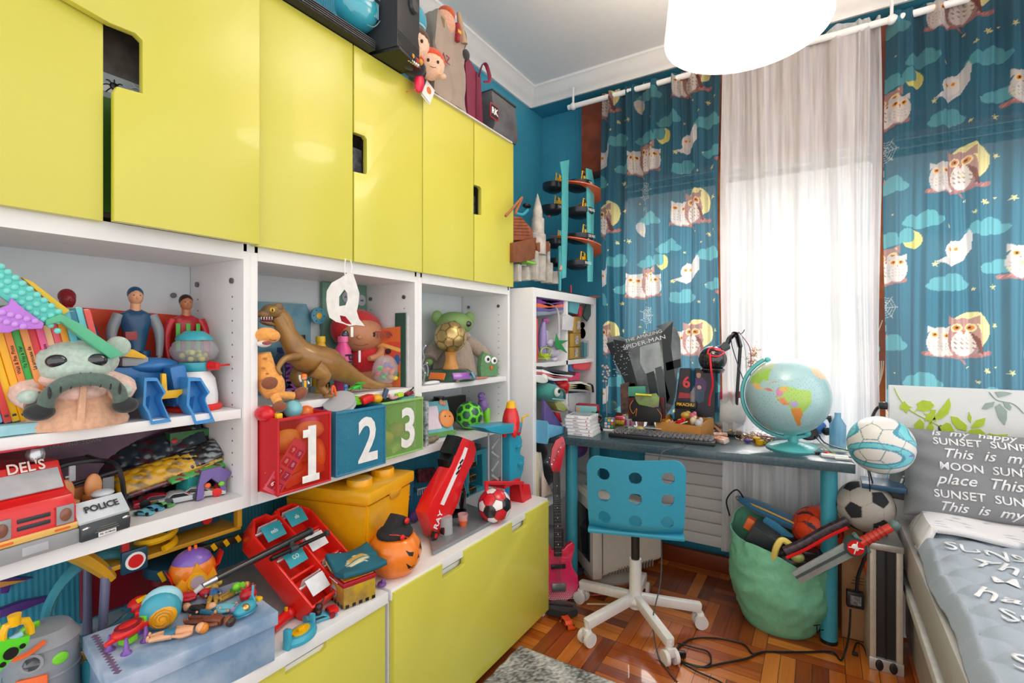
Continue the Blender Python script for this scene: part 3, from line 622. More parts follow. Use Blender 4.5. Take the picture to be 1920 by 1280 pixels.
# packets
def packet(u,v,X,L,W,th,rot,h,h2,label,group='shiny toy packets'):
    q=atX(u,v,X); t=thing('toy_packet',label,'toy packet',(X,q.y,q.z),rot,group)
    rr=random.Random(u); K=[(rr.random()*6,rr.random()*9) for _ in range(3)]
    o=gridmesh(t,'wrapper',40,18,lambda U,V:(V*W,U*L,th*np.clip((1-(2*U)**6),0,1)*(1-(2*V)**2)*(1+.25*np.sin(U*30+K[0][0])*np.sin(V*20+K[1][0]))+.0008*np.sin(U*140)),
       lambda U,V:paint(U,V,h,[('f',h2,lambda a,b:np.sin(a*19+K[0][1]+4*b)+np.sin(a*31-b*25+K[1][1])>.7),('f','#8f959a',lambda a,b:(np.sin(a*23+K[2][0])*np.sin(b*17+a*9))>.93),('r','#1a1a1c',-.5,-.5,.5,-.42)]),vmat('wrapper',.22,coat=.6),0,(-.5,.5),(-.5,.5))
    md=o.modifiers.new('s','SOLIDIFY'); md.thickness=.006; md.offset=-1
    return t
packet(290,855,-.22,.22,.1,.014,(R(28),R(55),0),'#20343e','#45202a','dark blue shiny toy packet leaning at the back left of the packet heap')
packet(335,835,-.24,.24,.08,.012,(R(35),R(60),0),'#2a2f36','#4f7fa0','long dark packet sloping up to the right at the back of the heap')
packet(318,880,-.18,.23,.08,.016,(R(18),R(45),0),'#2a1a20','#7a2530','black and maroon foil packet in the middle of the heap')
packet(330,872,-.15,.19,.06,.012,(R(20),R(35),0),'#1a1c1e','#8f989c','black packet with white lettering on top of the heap')
packet(312,880,-.15,.2,.06,.014,(R(14),R(35),0),'#d9a413','#8d6a1c','yellow packet at the front of the heap')
packet(362,872,-.14,.12,.05,.01,(R(20),R(30),0),'#d8b31d','#55606a','second yellow packet, just right of the long yellow one')
packet(300,898,-.15,.14,.05,.01,(R(10),R(25),0),'#7a3a44','#55575c','grey and wine red packet lying behind the red toy car')
packet(366,882,-.13,.12,.05,.008,(R(8),R(20),0),'#4fae5a','#8a2a34','green packet lying behind the silver toy cars')
t=thing('carded_toy_box','black carded box with green top and white FORTNITE lettering on the lower left shelf','box',(-.2,.57,ZL),(0,0,R(-4)))
part(t,'box',mat('#14161a',.35,h2='#2c2630',scale=30),('b',0,-.03,.075,.03,.09,.15,.001)); part(t,'top_band',mat('#2f6d35',.4),('b',.001,-.03,.14,.031,.091,.018)); part(t,'red_dot',RED,('c',(.0145,-.066,.131),(.0165,-.066,.131),.007,.007))
txt(t,'FORTNITE',.02,mat('#dfe3e6',.4),(.0158,-.03,.108),sx=.72,bold=.0005)
t=thing('purple_plastic_toy','purple plastic toy with two arches leaning at the right of the lower left shelf','toy',(-.07,.555,ZL),(0,R(-12),R(-10)))
part(t,'body',plas('#6d569c'),('p','x',[(-.04,0),(-.035,.035),(-.02,.045),(-.005,.03),(.0,.008),(.008,.008),(.012,.035),(.025,.05),(.0,.07),(-.04,.066),(-.05,.03),(-.055,0)],-.006,.006,.001))
part(t,'orange_knob',ORA,('s',.008,-.03,.03,.006,.007,.006)); part(t,'green_knob',LIME,('s',.008,.0,.028,.006,.007,.006))
ws('toy_brick_lump','turquoise toy tub behind the packets on the lower left shelf','toy',plas('#2c8f8c'),('b',-.13,.515,.825,.04,.05,.055,.004,0,.2,.2))
def tc(u,v,L,c,lab,rz=10,**k):
    q=atZ(u,v,ZL); return toy_car((q.x-.004,q.y,ZL),R(rz),L*1.22,plas(c,coat=.6),lab,**k)
tc(302,943,.085,'#b01c34','metallic red toy sports car at the left of the car row on the lower shelf',75,h=.24)
tc(340,940,.075,'#b9bcc2','silver toy saloon car in the middle of the car row',78,h=.28,wm=DGREY)
tc(380,930,.085,'#c6c2bc','silver toy racing car with orange hood and red wheels',60,h=.27,roof=plas('#e06a2a'),wm=RED)
tc(272,965,.032,'#5fb6c9','tiny pale blue toy car in front, nearest the police car',30)
tc(290,957,.032,'#4d9fc4','tiny mid blue toy car beside the pale blue one',30)
tc(308,950,.036,'#4f9c52','tiny green toy van right of the two blue ones',25,style=1)
tc(398,915,.08,'#1d2a2a','black toy car with green lines behind the silver racing car',50,roof=plas('#4fc07a'))
tc(425,905,.05,'#4ba889','green and red toy car at the right end of the lower left shelf',60,roof=RED)
tc(408,898,.04,'#b52a34','small crimson toy car in front of the purple arches toy',70)
# ================================================================ LEFT BENCH (z .5)
t=thing('toy_garage','blue and yellow toy garage playset with ramps standing on the left bench under the shelf','toy playset',(-.2,.5,ZB))
G2=plas('#17475e'); Y2=plas('#cf9a26')
wp(t,'upper_deck',Y2,('p','z',[(-.27,.33),(-.27,.62),(-.1,.62),(-.1,.33)],.685,.695,.001))
wp(t,'side_wall',Y2,('b',-.1,.612,.73,.02,.012,.07,.002),('b',-.25,.612,.73,.02,.012,.07,.002),('b',-.175,.612,.762,.17,.012,.012,.002))
wp(t,'tool_shed',G2,('b',-.2,.53,.732,.1,.13,.055,.006))
txt(t,'BEEP',.02,mat('#8a2b33',.4),(.0525,.01,.24),sx=1); 
wp(t,'target_badge',RED,('c',(-.149,.56,.72),(-.145,.56,.72),.012,.012)); wp(t,'hydrant',plas('#c23030'),('b',-.105,.37,.735,.01,.014,.06,.002))
wp(t,'round_sign',G2,('b',-.1,.385,.695,.012,.05,.05,.008)); wp(t,'sign_ring',WHITEP,('c',(-.094,.385,.695),(-.092,.385,.695),.019,.019)); wp(t,'sign_face',RED,('c',(-.092,.385,.695),(-.09,.385,.695),.014,.014))
wp(t,'coil_ramp',YEL,('t',[(-.13+.035*math.cos(a),.44+.035*math.sin(a),.70+.004*a) for a in [k*.6 for k in range(16)]],.008,6,2))
wp(t,'claw',Y2,('t',[(-.1,.26,.76),(-.1,.29,.74),(-.1,.325,.70),(-.1,.345,.67)],[.012,.016,.014,.01],6))
for a_,b_ in (((-.1,.335,.7),(-.09,.325,.56)),((-.25,.6,.5),(-.25,.6,.7)),((-.25,.35,.5),(-.25,.35,.69))): wp(t,'column',plas('#6f6f8c'),('c',a_,b_,.009,.008))
wp(t,'lower_deck',G2,('l',-.15,.5,.62,[(.07,0),(.075,.005),(.075,.028),(.07,.03)],32)); wp(t,'hazard_stripes',YEL,*[('b',-.15+.076*math.cos(a),.5+.076*math.sin(a),.635,.003,.01,.024,0,.5,0,a) for a in (-.9,-.6,-.3,0,.3,.6)])
wp(t,'hazard_board',plas('#2a2a22'),('b',-.1,.55,.665,.01,.15,.02,.002)); wp(t,'hazard_bars',YEL,*[('b',-.094,.49+.03*k,.665,.002,.01,.018,0,.5) for k in range(5)])
wp(t,'red_wall',plas('#8f1426'),('b',-.26,.47,.6,.02,.26,.13,.004),('l',-.16,.5,.6,[(.06,0),(.06,.015)],24))
t=thing('loop_track','clear blue plastic toy track loop standing left of the toy garage','toy track',(-.12,.32,.5))
C2=clear('#4fa3b4',.62,.1)
wp(t,'loop',C2,('t',[(-.14+.01*math.sin(a),.335+.085*math.cos(a),.618+.095*math.sin(a)) for a in [.9+k*.35 for k in range(15)]],.009,6,3),('t',[(-.17+.01*math.sin(a),.35+.085*math.cos(a),.618+.095*math.sin(a)) for a in [.9+k*.35 for k in range(15)]],.009,6,3))
wp(t,'cross_ties',C2,*[('c',(-.14,.335+.085*math.cos(a),.618+.095*math.sin(a)),(-.17,.35+.085*math.cos(a),.618+.095*math.sin(a)),.004,.004,6) for a in [.9+k*.7 for k in range(8)]])
# grey trash can tower
t=thing('toy_bin_tower','grey dented toy bin tower with an orange shutter door','toy playset',(-.06,.225,ZB),scale=.88)
GB=plas('#8d9096',rough=.4)
part(t,'body',GB,('l',0,0,.0,[(.062,0),(.064,.01),(.062,.012),(.06,.07),(.063,.072),(.06,.075),(.058,.13),(.062,.132),(.056,.14),(.045,.158),(.0,.165)],36))
part(t,'base_ring',ORA,('l',0,0,-.0,[(.066,0),(.066,.008)],36))
a0=R(-30); ca,sa=math.cos(a0),math.sin(a0)
part(t,'shutter_door',ORA,('b',.061*ca,.061*sa,.052,.006,.05,.07,.002,0,0,a0),*[('b',.064*ca,.064*sa,.03+.008*k,.004,.04,.003,0,0,0,a0) for k in range(6)])
part(t,'porthole',DGREY,('c',(.058*ca,.058*sa,.115),(.063*ca,.063*sa,.115),.014,.014)); part(t,'porthole_ring',GB,('l',0,0,0,[(.0145,0),(.019,0),(.019,.004),(.0145,.004)],24),loc=(.059*ca,.059*sa,.115),rot=(0,PI/2,a0))
part(t,'orange_wrench',ORA,('t',[(.058*ca,.058*sa-.03,.137),(.064*ca,.064*sa-.005,.139),(.06*ca,.06*sa+.02,.15)],.005,6))
a1=R(12); part(t,'slime_patch',LIME,('s',.059*math.cos(a1),.059*math.sin(a1),.105,.004,.014,.012)); part(t,'lime_clip',LIME,('t',[(.0,-.03,.155),(.01,-.035,.17),(.0,-.01,.172),(-.005,-.01,.16)],.005,6))
# green and orange scooter toy
t=thing('toy_scoop_vehicle','lime green plate toy with yellow handle bars, lower left corner','toy vehicle',(.03,.14,ZB))
wp(t,'side_plate',plas('#5bd52a'),('p','x',PX(.03,[(-40,1205),(55,1190),(52,1205),(0,1255),(-40,1290)]),.024,.036,.002),('p','x',PX(-.02,[(-30,1170),(0,1165),(5,1200),(-30,1205)]),-.024,-.016,.002))
wp(t,'plate_holes',BLACK,*[('c',(.0365,*PX(.03,[(a,b)])[0]),(.038,*PX(.03,[(a,b)])[0]),r_,r_,20) for a,b,r_ in ((18,1222,.0095),(40,1208,.004),(3,1243,.004))])
wp(t,'yellow_bars',YEL,('t',[atX(4,1200,.03),atX(10,1175,.03),atX(50,1163,.02),atX(57,1188,.02)],.006,8,2),('c',atX(28,1172,.03),atX(27,1152,.03),.007,.009))
wp(t,'blue_roller',plas('#8fbfd6'),('c',atX(18,1200,.03),atX(42,1187,.03),.005,.005))
t=thing('toy_star_ship','purple and orange pointed toy wing leaning against the wall above the bin tower','toy',(-.29,.2,.55))
wp(t,'wing',plas('#5d3a86'),('p','x',PX(-.30,[(0,1082),(62,1082),(20,1095),(15,1110),(0,1112)]),-.31,-.295,.001),('p','x',PX(-.27,[(0,1143),(40,1128),(92,1118),(90,1125),(40,1145),(0,1158)]),-.285,-.268,.001))
wp(t,'orange_core',plas('#e09a4a'),('p','x',PX(-.294,[(0,1090),(50,1087),(0,1101)]),-.297,-.292))
t=thing('toy_saucer','silver toy saucer on a yellow and orange winged base','toy vehicle',(.07,.23,ZB))
wp(t,'dome',SILV,('l',*atZ(95,1262,.52),[(.05,0),(.048,.012),(.03,.028),(.02,.03),(.018,.037),(.0,.038)],36)); q=atZ(95,1262,.52)
wp(t,'top_button',YEL,('l',q.x,q.y,q.z+.0385,[(.013,0),(.012,.003)],20)); wp(t,'base',ORA,('l',q.x,q.y,.502,[(.056,0),(.05,.016)],24))
wp(t,'wing',YEL,('p','z',[(q.x-.05,q.y+.02),(q.x-.06,q.y+.045),(q.x+.03,q.y+.075),(q.x+.0,q.y+.04)],.513,.523,.002),('b',q.x+.03,q.y-.05,.515,.05,.04,.02,.003)); wp(t,'hub',DGREY,('c',(q.x+.03,q.y+.065,.512),(q.x+.04,q.y+.075,.512),.01,.01))
# teal ramp + launcher behind blue box
ws('toy_ramp','teal toy ramp leaning between the bin tower and the blue lidded box','toy',plas('#2b7f92'),('p','y',[(-.09,.502),(-.09,.512),(-.02,.565),(.015,.568),(.015,.555),(-.01,.502)],.275,.345,.003))
ws('toy_launcher','grey and teal toy launcher tube in front of the teal ramp','toy',plas('#9fa3a6'),('c',(.04,.29,.515),(.0,.35,.55),.009,.009),('b',.045,.29,.515,.03,.035,.03,.008))
# blue lidded box
BXC=Vector((.087,.402,ZB)); 
t=thing('lidded_box','pale blue marbled cardboard box with lid, heaped with small toys, on the left bench','box',BXC,(0,0,R(-7)))
MB_=mat('#6f8fb0',.5,scale=14,h2='#a9bcd0')
part(t,'box',MB_,('b',0,0,.04,.195,.272,.08,.002)); part(t,'lid',mat('#7d9cbc',.45,scale=16,h2='#b7c6dc'),('b',0,0,.09,.205,.282,.028,.002))
part(t,'lace_trim',mat('#77607f',.6),*[('b',-.085+k*.0115,-.125,.1045,.009,.009,.001,0,0,0,.78) for k in range(15)])
# ---------------------------------------------------------------- heap on the blue box lid (z .605)
ZX=.605
def on(u,v,z=ZX): return atZ(u,v,z)
def mini(u,v,H,ang,torso,legs,skin,hair,label,z=ZX,cat='toy figure',extra=None):
    # small figure lying on its back; head points along ang
    q=on(u,v,z); t=thing('toy_figure',label,cat,(q.x,q.y,z+H*.09),(0,0,R(ang)),'small toy figures on the blue box'); s=H
    part(t,'body',torso,('l',0,0,0,[(.0,0),(.001,0)],4),('t',[(-.12*s,0,0),(.08*s,0,.01*s),(.24*s,0,0)],[.085*s,.1*s,.08*s],10))
    for q_ in (-1,1):
        part(t,'leg',legs,('t',[(-.1*s,q_*.05*s,0),(-.28*s,q_*.07*s,.01*s),(-.46*s,q_*.07*s,0)],[.065*s,.055*s,.04*s],8)); part(t,'foot',skin,('s',-.48*s,q_*.07*s,.03*s,.03*s,.035*s,.06*s))
        part(t,'arm',torso,('t',[(.2*s,q_*.09*s,0),(.08*s,q_*.16*s,.01*s),(-.04*s,q_*.15*s,.03*s)],[.045*s,.04*s,.03*s],8)); part(t,'hand',skin,('s',-.06*s,q_*.15*s,.03*s,.03*s))
    part(t,'head',skin,('s',.37*s,0,.02*s,.1*s,.09*s,.095*s)); part(t,'hair',hair,('s',.41*s,0,.0*s,.095*s,.1*s,.1*s))
    return t
mini(335,1195,.1,55,SKIN,plas('#e8ae84'),SKIN,plas('#d9822a'),'bare-chested toy child figure with orange hair and blue shorts')
part(bpy.data.objects['toy_figure'],'shorts',plas('#2f6f86'),('t',[(-.022,0,.001),(-.004,0,.002)],.0105,10))
mini(395,1172,.1,30,plas('#7a3d22'),plas('#6d351d'),plas('#8a4a2a'),plas('#3a2216'),'glossy brown toy figure lying right of the bare-chested child figure')
mini(375,1150,.09,200,plas('#2a2a2c'),plas('#2f6f86'),SKIN,plas('#2a1d18'),'black-vested toy figure lying behind the brown one')
mini(430,1148,.1,210,plas('#6fb6c4'),plas('#b49cc8'),SKIN,plas('#e08a30'),'toy figure in pale blue top and lilac trousers in the heap')
mini(345,1128,.1,60,plas('#c81f2a'),plas('#b01824'),plas('#c81f2a'),plas('#c81f2a'),'all red toy figure lying at the back of the heap')
mini(400,1122,.09,150,plas('#3f86c9'),plas('#b8923f'),plas('#c9a24a'),plas('#c9a24a'),'gold and blue toy figure lying at the back of the heap')
mini(440,1115,.08,100,plas('#4f9f45'),plas('#b08a3a'),plas('#c9a24a'),plas('#8a2a2a'),'green and gold toy figure at the right rear of the heap')
mini(385,1105,.07,80,plas('#d8b44a'),plas('#c2273a'),plas('#d8b44a'),plas('#d8b44a'),'tiny gold toy figure on top of the red ones')
mini(350,1105,.07,120,plas('#5f9fc9'),plas('#d11f2a'),SKIN,plas('#7a4a2a'),'tiny blue and red toy figure at the back edge of the box')
q=on(305,1180); t=thing('toy_shell','blue and yellow toy shell with spiral pattern standing in the heap','toy',(q.x-.01,q.y,ZX),(0,0,R(-25)))
part(t,'shell',plas('#3f9fb5'),('s',0,0,.034,.022,.036,.036)); part(t,'rim',plas('#9fd0dd'),('s',-.012,.003,.045,.02,.035,.032))
part(t,'yellow_face',plas('#e9a81d'),('s',.012,.004,.028,.014,.025,.024)); part(t,'spiral',plas('#c98a12'),('t',[(.026,.004+.02*(1-k/30)*math.cos(k*.7),.028+.02*(1-k/30)*math.sin(k*.7)) for k in range(26)],.0011,5,1))
part(t,'red_clip',RED,('b',0,-.036,.035,.012,.008,.02,.002))
q=on(240,1210); t=thing('toy_pod','red and lime toy pod vehicle standing on purple cone legs','toy vehicle',(q.x,q.y,ZX),(0,0,R(20)))
part(t,'pod',RED,('s',0,0,.03,.018,.03,.012),('c',(0,.02,.024),(.0,.045,.022),.008,.011),('c',(0,-.02,.026),(0,-.042,.026),.006,.004)); part(t,'canopy_rim',plas('#8e1220'),('l',0,0,.036,[(.012,0),(.016,0),(.016,.004),(.012,.004)],20,1,1.5))
part(t,'lime_fin',LIME,('b',0,.0,.012,.02,.024,.012,.003),('b',0,.03,.034,.014,.008,.01,.002))
for x,y in ((.02,-.02),(.02,.018),(-.02,-.018),(-.015,.04)): part(t,'cone_leg',PURP,('l',x,y,0,[(.009,0),(.009,.002),(.005,.006),(.0025,.028),(.001,.029)],12))
q=on(262,1150); t=thing('toy_creature','red and green toy creature with yellow bolt marks at the rear left of the lid','toy',(q.x,q.y,ZX),(0,0,0))
part(t,'body',RED,('s',0,0,.02,.02,.022,.016)); part(t,'head',LIME,('s',.01,.018,.02,.012,.012,.01)); part(t,'wing',DBLUE,('b',0,-.02,.02,.02,.016,.006,.002,.3)); part(t,'bolt',YEL,('b',.012,.0,.034,.012,.02,.003,.001,.2,.3))
q=on(463,1155); t=thing('toy_fish','cyan toy fish vehicle with yellow tail at the right corner of the box lid','toy vehicle',(q.x-.008,q.y,ZX),(0,0,R(15)))
part(t,'body',CYAN,('s',0,0,.014,.016,.026,.013),('p','y',[(-.01,.02),(.0,.034),(.008,.02)],.018,.022)); part(t,'rim',plas('#2a7f98'),('l',0,0,.006,[(.017,0),(.019,.002),(.017,.004)],24,1,1.55)); part(t,'tail',YEL,('b',.004,.033,.018,.012,.012,.008,.003)); part(t,'gold_button',GOLD,('s',.008,-.006,.02,.009,.008,.008)); part(t,'cyan_rod',CYAN,('c',(-.005,.024,.01),(-.012,.034,.045),.0025,.0025))
q=on(470,1128); t=thing('toy_bulb','red rubber bulb toy behind the cyan fish on the box lid','toy',(q.x-.01,q.y,ZX)); part(t,'bulb',plas('#c2202e'),('s',0,0,.014,.016,.018,.014)); part(t,'spikes',plas('#c2202e'),*[('c',(.008*math.cos(k),.01*math.sin(k),.022),(.012*math.cos(k),.016*math.sin(k),.032),.003,.001,6) for k in range(6)])
q=on(445,1120); ws('toy_bit','lime green toy bit lying on the gold figure','toy',LIME,('s',q.x,q.y,ZX+.025,.009,.011,.008),('c',(q.x,q.y,ZX+.025),(q.x+.012,q.y+.006,ZX+.03),.004,.006))
# orange purple helmet toy behind the box
q=Vector((-.06,.47,ZB)); t=thing('toy_helmet','orange and purple toy helmet pod with round badge behind the blue box','toy',(-.06,.485,.60),(0,0,R(-12)))
part(t,'shell',plas('#ef8421',coat=.5),('s',0,0,.045,.04,.048,.04)); part(t,'purple_crown',plas('#7d5cb8',coat=.4),('s',-.002,0,.058,.038,.042,.034)); part(t,'flame_trim',plas('#f0a11f'),('p','x',[(-.045,.02),(-.03,.045),(-.022,.035),(-.012,.05),(0,.072),(.012,.05),(.022,.035),(.035,.05),(.045,.02),(.0,.005)],.026,.04,.002))
part(t,'red_wing',RED,('p','x',[(.04,.02),(.06,.075),(.05,.05),(.042,.045)],-.01,.02,.002),('p','x',[(-.04,.02),(-.055,.06),(-.045,.045)],-.01,.02,.002)); bd=part(t,'badge',plas('#f0b41f'),('c',(.036,.0,.03),(.043,0,.03),.02,.019,28)); part(bd,'badge_disc',mat('#b8a8b4',.4),('c',(.043,0,.03),(.0445,0,.03),.014,.014,28))
part(t,'silver_base',SILV,('l',0,0,-.1,[(.03,0),(.032,.03),(.025,.07),(.03,.1),(.0,.11)],24)); part(t,'top_knob',ORA,('b',0,-.006,.094,.006,.006,.012,.001),('b',0,.006,.094,.006,.006,.012,.001))
# red plastic organiser tray: 2 columns x 3 rows tilted towards the room
bl_=Vector((.14,.655,.53)); br_=Vector((.095,.85,.53)); tl_=Vector((-.07,.60,.705))
ex=(br_-bl_); wd=ex.length; ex.normalize(); ey=(tl_-bl_); ey-=ex*ey.dot(ex); ht=ey.length; ey.normalize(); ez=ex.cross(ey)
mtx=Matrix((ex,ey,ez)).transposed().to_4x4()
t=thing('organiser_tray','red plastic tray of six compartments tilted towards the room, holding folded label cards','organiser',bl_,mtx.to_euler())
TRD=plas('#e8281c',coat=.2)
wd=.2;ht=.275
out=[(0,0),(wd,0),(wd+.0,ht*.85),(wd-.035,ht),(wd/2+.01,ht),(wd/2+.005,ht-.012),(wd/2-.02,ht-.012),(wd/2-.03,ht),(.03,ht),(-.0,ht*.85)]
part(t,'floor',TRD,('p','z',out,-.045,-.04))
part(t,'rim',TRD,*[('b',(a[0]+b[0])/2,(a[1]+b[1])/2,-.018,((a[0]-b[0])**2+(a[1]-b[1])**2)**.5+.004,.007,.055,.002,0,0,math.atan2(b[1]-a[1],b[0]-a[0])) for a,b in zip(out,out[1:]+out[:1])])
part(t,'divider',TRD,('b',wd/2,ht/2,-.012,.006,ht,.045,.001)); 
for k in (1,2): part(t,'divider',TRD,('b',wd/2,ht*k/3,-.022,wd,.006,.035,.001))
part(t,'foot',TRD,('b',.02,.01,-.06,.03,.03,.06,.004),('b',wd-.02,.01,-.06,.03,.03,.06,.004))
tw=mtx
def cardat(cx,cy,top,label,mk,dz=.012):
    c=thing('label_card',label,'card',bl_+mtx@Vector((cx,cy,dz)),mtx.to_euler(),'folded cards in the red tray')
    part(c,'card_front',top,('b',0,-.004,0,.062,.042,.0012,.0005,R(12))); part(c,'card_back',clear('#e8ecef',.55),('b',0,.018,-.012,.062,.001,.03,0,R(-20))); part(c,'clip_rod',WHITEP,('c',(-.045,.012,-.012),(.045,.012,-.012),.0025,.0025))
    if mk: txt(c,mk,.016,WHITEP,(0,-.004,.0015),(R(12),0,0),sx=.9)
    return c
TC=mat('#2f9fae',.35); WC=mat('#e3e6ea',.3)
cardat(.052,.225,TC,'teal label card with white lettering in the upper left compartment of the red tray','eels')
cardat(.140,.235,TC,'teal label card with white lettering in the upper right compartment of the red tray','els')
cardat(.052,.135,TC,'teal label card in the middle left compartment, under the black tubes','CO')
cardat(.140,.145,WC,'plain white label card in the middle right compartment of the red tray',None)
cardat(.052,.045,WC,'plain white label card in the lower left compartment of the red tray',None)
cardat(.140,.06,mat('#efe8c8',.4,scale=30,h2='#f2d27a'),'cream and yellow patterned card in the lower right compartment of the red tray',None)
# black tubes across
t=thing('toy_sword','black tube of a toy light sword lying across the red tray and the blue box','toy sword',(.05,.55,.64))
A=atZ(405,1085,.655); B=atX(583,995,.03)
wp(t,'tube',plas('#1b1c1f',coat=.5),('c',A,B,.0075,.0095)); wp(t,'tip',SILV,('c',A,A+(A-B).normalized()*.03,.0072,.0055))
wp(t,'blade',clear('#d8dde2',.6),('c',A+(A-B).normalized()*.03,atZ(365,1110,.645),.006,.005)); wp(t,'grip_ring',DGREY,('c',lerp(B,A,.0),lerp(B,A,.02),.0108,.0108))
t=thing('toy_spear','thin black toy tube with clips lying below the thicker sword tube on the red tray','toy sword',(.06,.62,.65))
A=atX(508,1048,.055); B=atX(615,998,.03); wp(t,'tube',BLACK,('c',A,B,.006,.005)); wp(t,'clip',DGREY,('c',lerp(A,B,.3),lerp(A,B,.42),.0085,.0085),('b',*lerp(A,B,.97),.014,.012,.014,.002),('b',*(lerp(A,B,.33)+Vector((0,0,.012))),.008,.01,.02,.001))
# yellow storage brick box
YB=plas('#f0ae10',coat=.3)
fr=Vector((.03,.865,ZB)); t=thing('brick_storage_box','large yellow storage box shaped like a toy building brick with round studs on its lid','storage box',(-.10,.975,ZB),(0,0,R(14)))
bh=.2; bw=.25; bd_=.3
def body(bm):
    b0=[(-bd_/2+.01,-bw/2+.008),(bd_/2-.014,-bw/2+.008),(bd_/2-.014,bw/2-.008),(-bd_/2+.01,bw/2-.008)]; b1=[(-bd_/2,-bw/2),(bd_/2-.004,-bw/2),(bd_/2-.004,bw/2),(-bd_/2,bw/2)]
    A=[bm.verts.new((x,y,0)) for x,y in b0]; B=[bm.verts.new((x,y,bh)) for x,y in b1]; bm.faces.new(A[::-1]); bm.faces.new(B)
    for i in range(4): bm.faces.new((A[i],A[(i+1)%4],B[(i+1)%4],B[i]))
    bmesh.ops.bevel(bm,geom=list(bm.edges),offset=.008,segments=2,affect='EDGES')
part(t,'body',YB,body); part(t,'lid',YB,('b',0,0,bh+.018,bd_+.012,bw+.012,.036,.008))
for x in (-.075,.075):
    for y in (-.062,.062): part(t,'stud',YB,('l',x,y,bh+.036,[(.038,0),(.038,.016),(.036,.019),(0,.019)],36))
part(t,'grip_tab',plas('#f0b52c'),('l',bd_/2-.002,.02,bh-.012,[(.0,-.012),(.02,-.008),(.035,.014)],24,.35,1.1),angle=60)
q=atX(690,895,-.06)
t=thing('toy_monster_truck','lime green toy off-road car with big black wheels on the yellow box lid','toy car',(-.09,.985,ZB+bh+.036+.019),(0,0,R(80)),'toy cars on the yellow box')
part(t,'body',plas('#8fd11f'),('p','y',[(-.04,.022),(.04,.022),(.046,.034),(.02,.04),(.01,.056),(-.028,.058),(-.045,.036)],-.018,.018,.003)); part(t,'chassis',DGREY,('b',0,0,.018,.09,.02,.01,.002)); 
for a in (-.032,.032):
    for s in (-1,1):
        w_=part(t,'wheel',BLACK,('c',(a,s*.018,.017),(a,s*.036,.017),.017,.017,18)); part(w_,'wheel_hub',LIME,('c',(a,s*.03,.017),(a,s*.037,.017),.008,.008,14))
t=toy_car((-.13,.90,ZB+bh+.036+.019),R(60),.08,plas('#4a3040'),'dark purple toy car behind the lime off-road car on the yellow box',group='toy cars on the yellow box')
# pumpkin bucket
q=Vector((.125,.945,ZB)); t=thing('pumpkin_bucket','orange jack o lantern pumpkin bucket with black face on the bench edge','bucket',q,(0,0,R(-26)))
def pk(bm):
    seg=72; pr_=[(.038,0),(.055,.006),(.072,.03),(.078,.058),(.072,.085),(.058,.104),(.05,.108),(.046,.106)]; rings=[]
    for r,h in pr_: rings.append([bm.verts.new((r*(1-.035*abs(math.cos(6*2*PI*j/seg/2+.3))**8)*math.cos(2*PI*j/seg),r*(1-.035*abs(math.cos(6*2*PI*j/seg/2+.3))**8)*math.sin(2*PI*j/seg),h)) for j in range(seg)])
    for i in range(len(rings)-1):
        for j in range(seg): bm.faces.new((rings[i][j],rings[i][(j+1)%seg],rings[i+1][(j+1)%seg],rings[i+1][j]))
    bm.faces.new(rings[0][::-1])
part(t,'bucket',plas('#f58220',coat=.3),pk,angle=70)
def onp(a,h,P,name):
    # flat shape wrapped on the bucket side at angle a, height h
    def rad(z): 
        zs=[0,.006,.03,.058,.085,.104]; rs=[.038,.055,.072,.078,.072,.058]; return float(np.interp(z,zs,rs))+.0008
    def f(bm):
        vs=[]
        for (x,z) in P:
            zz=h+z; r=rad(zz); vs.append(bm.verts.new((r*math.cos(a+x/.075),r*math.sin(a+x/.075),zz)))
        c=bm.verts.new(sum((v.co for v in vs),Vector())/len(vs)*1.0+Vector((math.cos(a),math.sin(a),0))*.0012)
        for i in range(len(vs)): bm.faces.new((c,vs[i],vs[(i+1)%len(vs)]))
    part(t,name,mat('#151515',.4),f)
onp(R(18),.074,[(-.016,.012),(.01,.0),(.004,-.009),(-.008,-.004)],'eye'); onp(R(60),.074,[(.016,.012),(-.01,.0),(-.004,-.009),(.008,-.004)],'eye'); onp(R(40),.055,[(-.006,-.004),(.006,-.004),(0,.008)],'nose')
onp(R(28),.032,[(-.03,.02),(-.022,.002),(-.012,-.006),(0,-.003),(.008,-.008),(.002,.004),(-.008,.004),(-.014,.004),(-.022,.01)],'mouth')
part(t,'strap',BLACK,('t',[(.03,-.07,.085),(.02,-.082,.06),(.03,-.078,.045)],.005,6))
t=thing('black_hat','crumpled black felt hat with red buttons stuffed into the pumpkin bucket','hat',(q.x,q.y,ZB+.095))
part(t,'felt',mat('#262626',.85,bump=.6),('s',0,0,.02,.05,.055,.022),('p','x',[(-.05,.01),(-.04,.04),(-.005,.075),(.02,.065),(.045,.05),(.05,.02),(.0,.0)],-.015,.02,.006)); part(t,'button',RED,('s',.028,.02,.052,.006,.009,.009)); part(t,'button',RED,('s',.05,-.02,.022,.006,.008,.008)); part(t,'thread',RED,('t',[(.03,-.05,.035),(.045,-.03,.03),(.055,0,.015)],.0012,5))
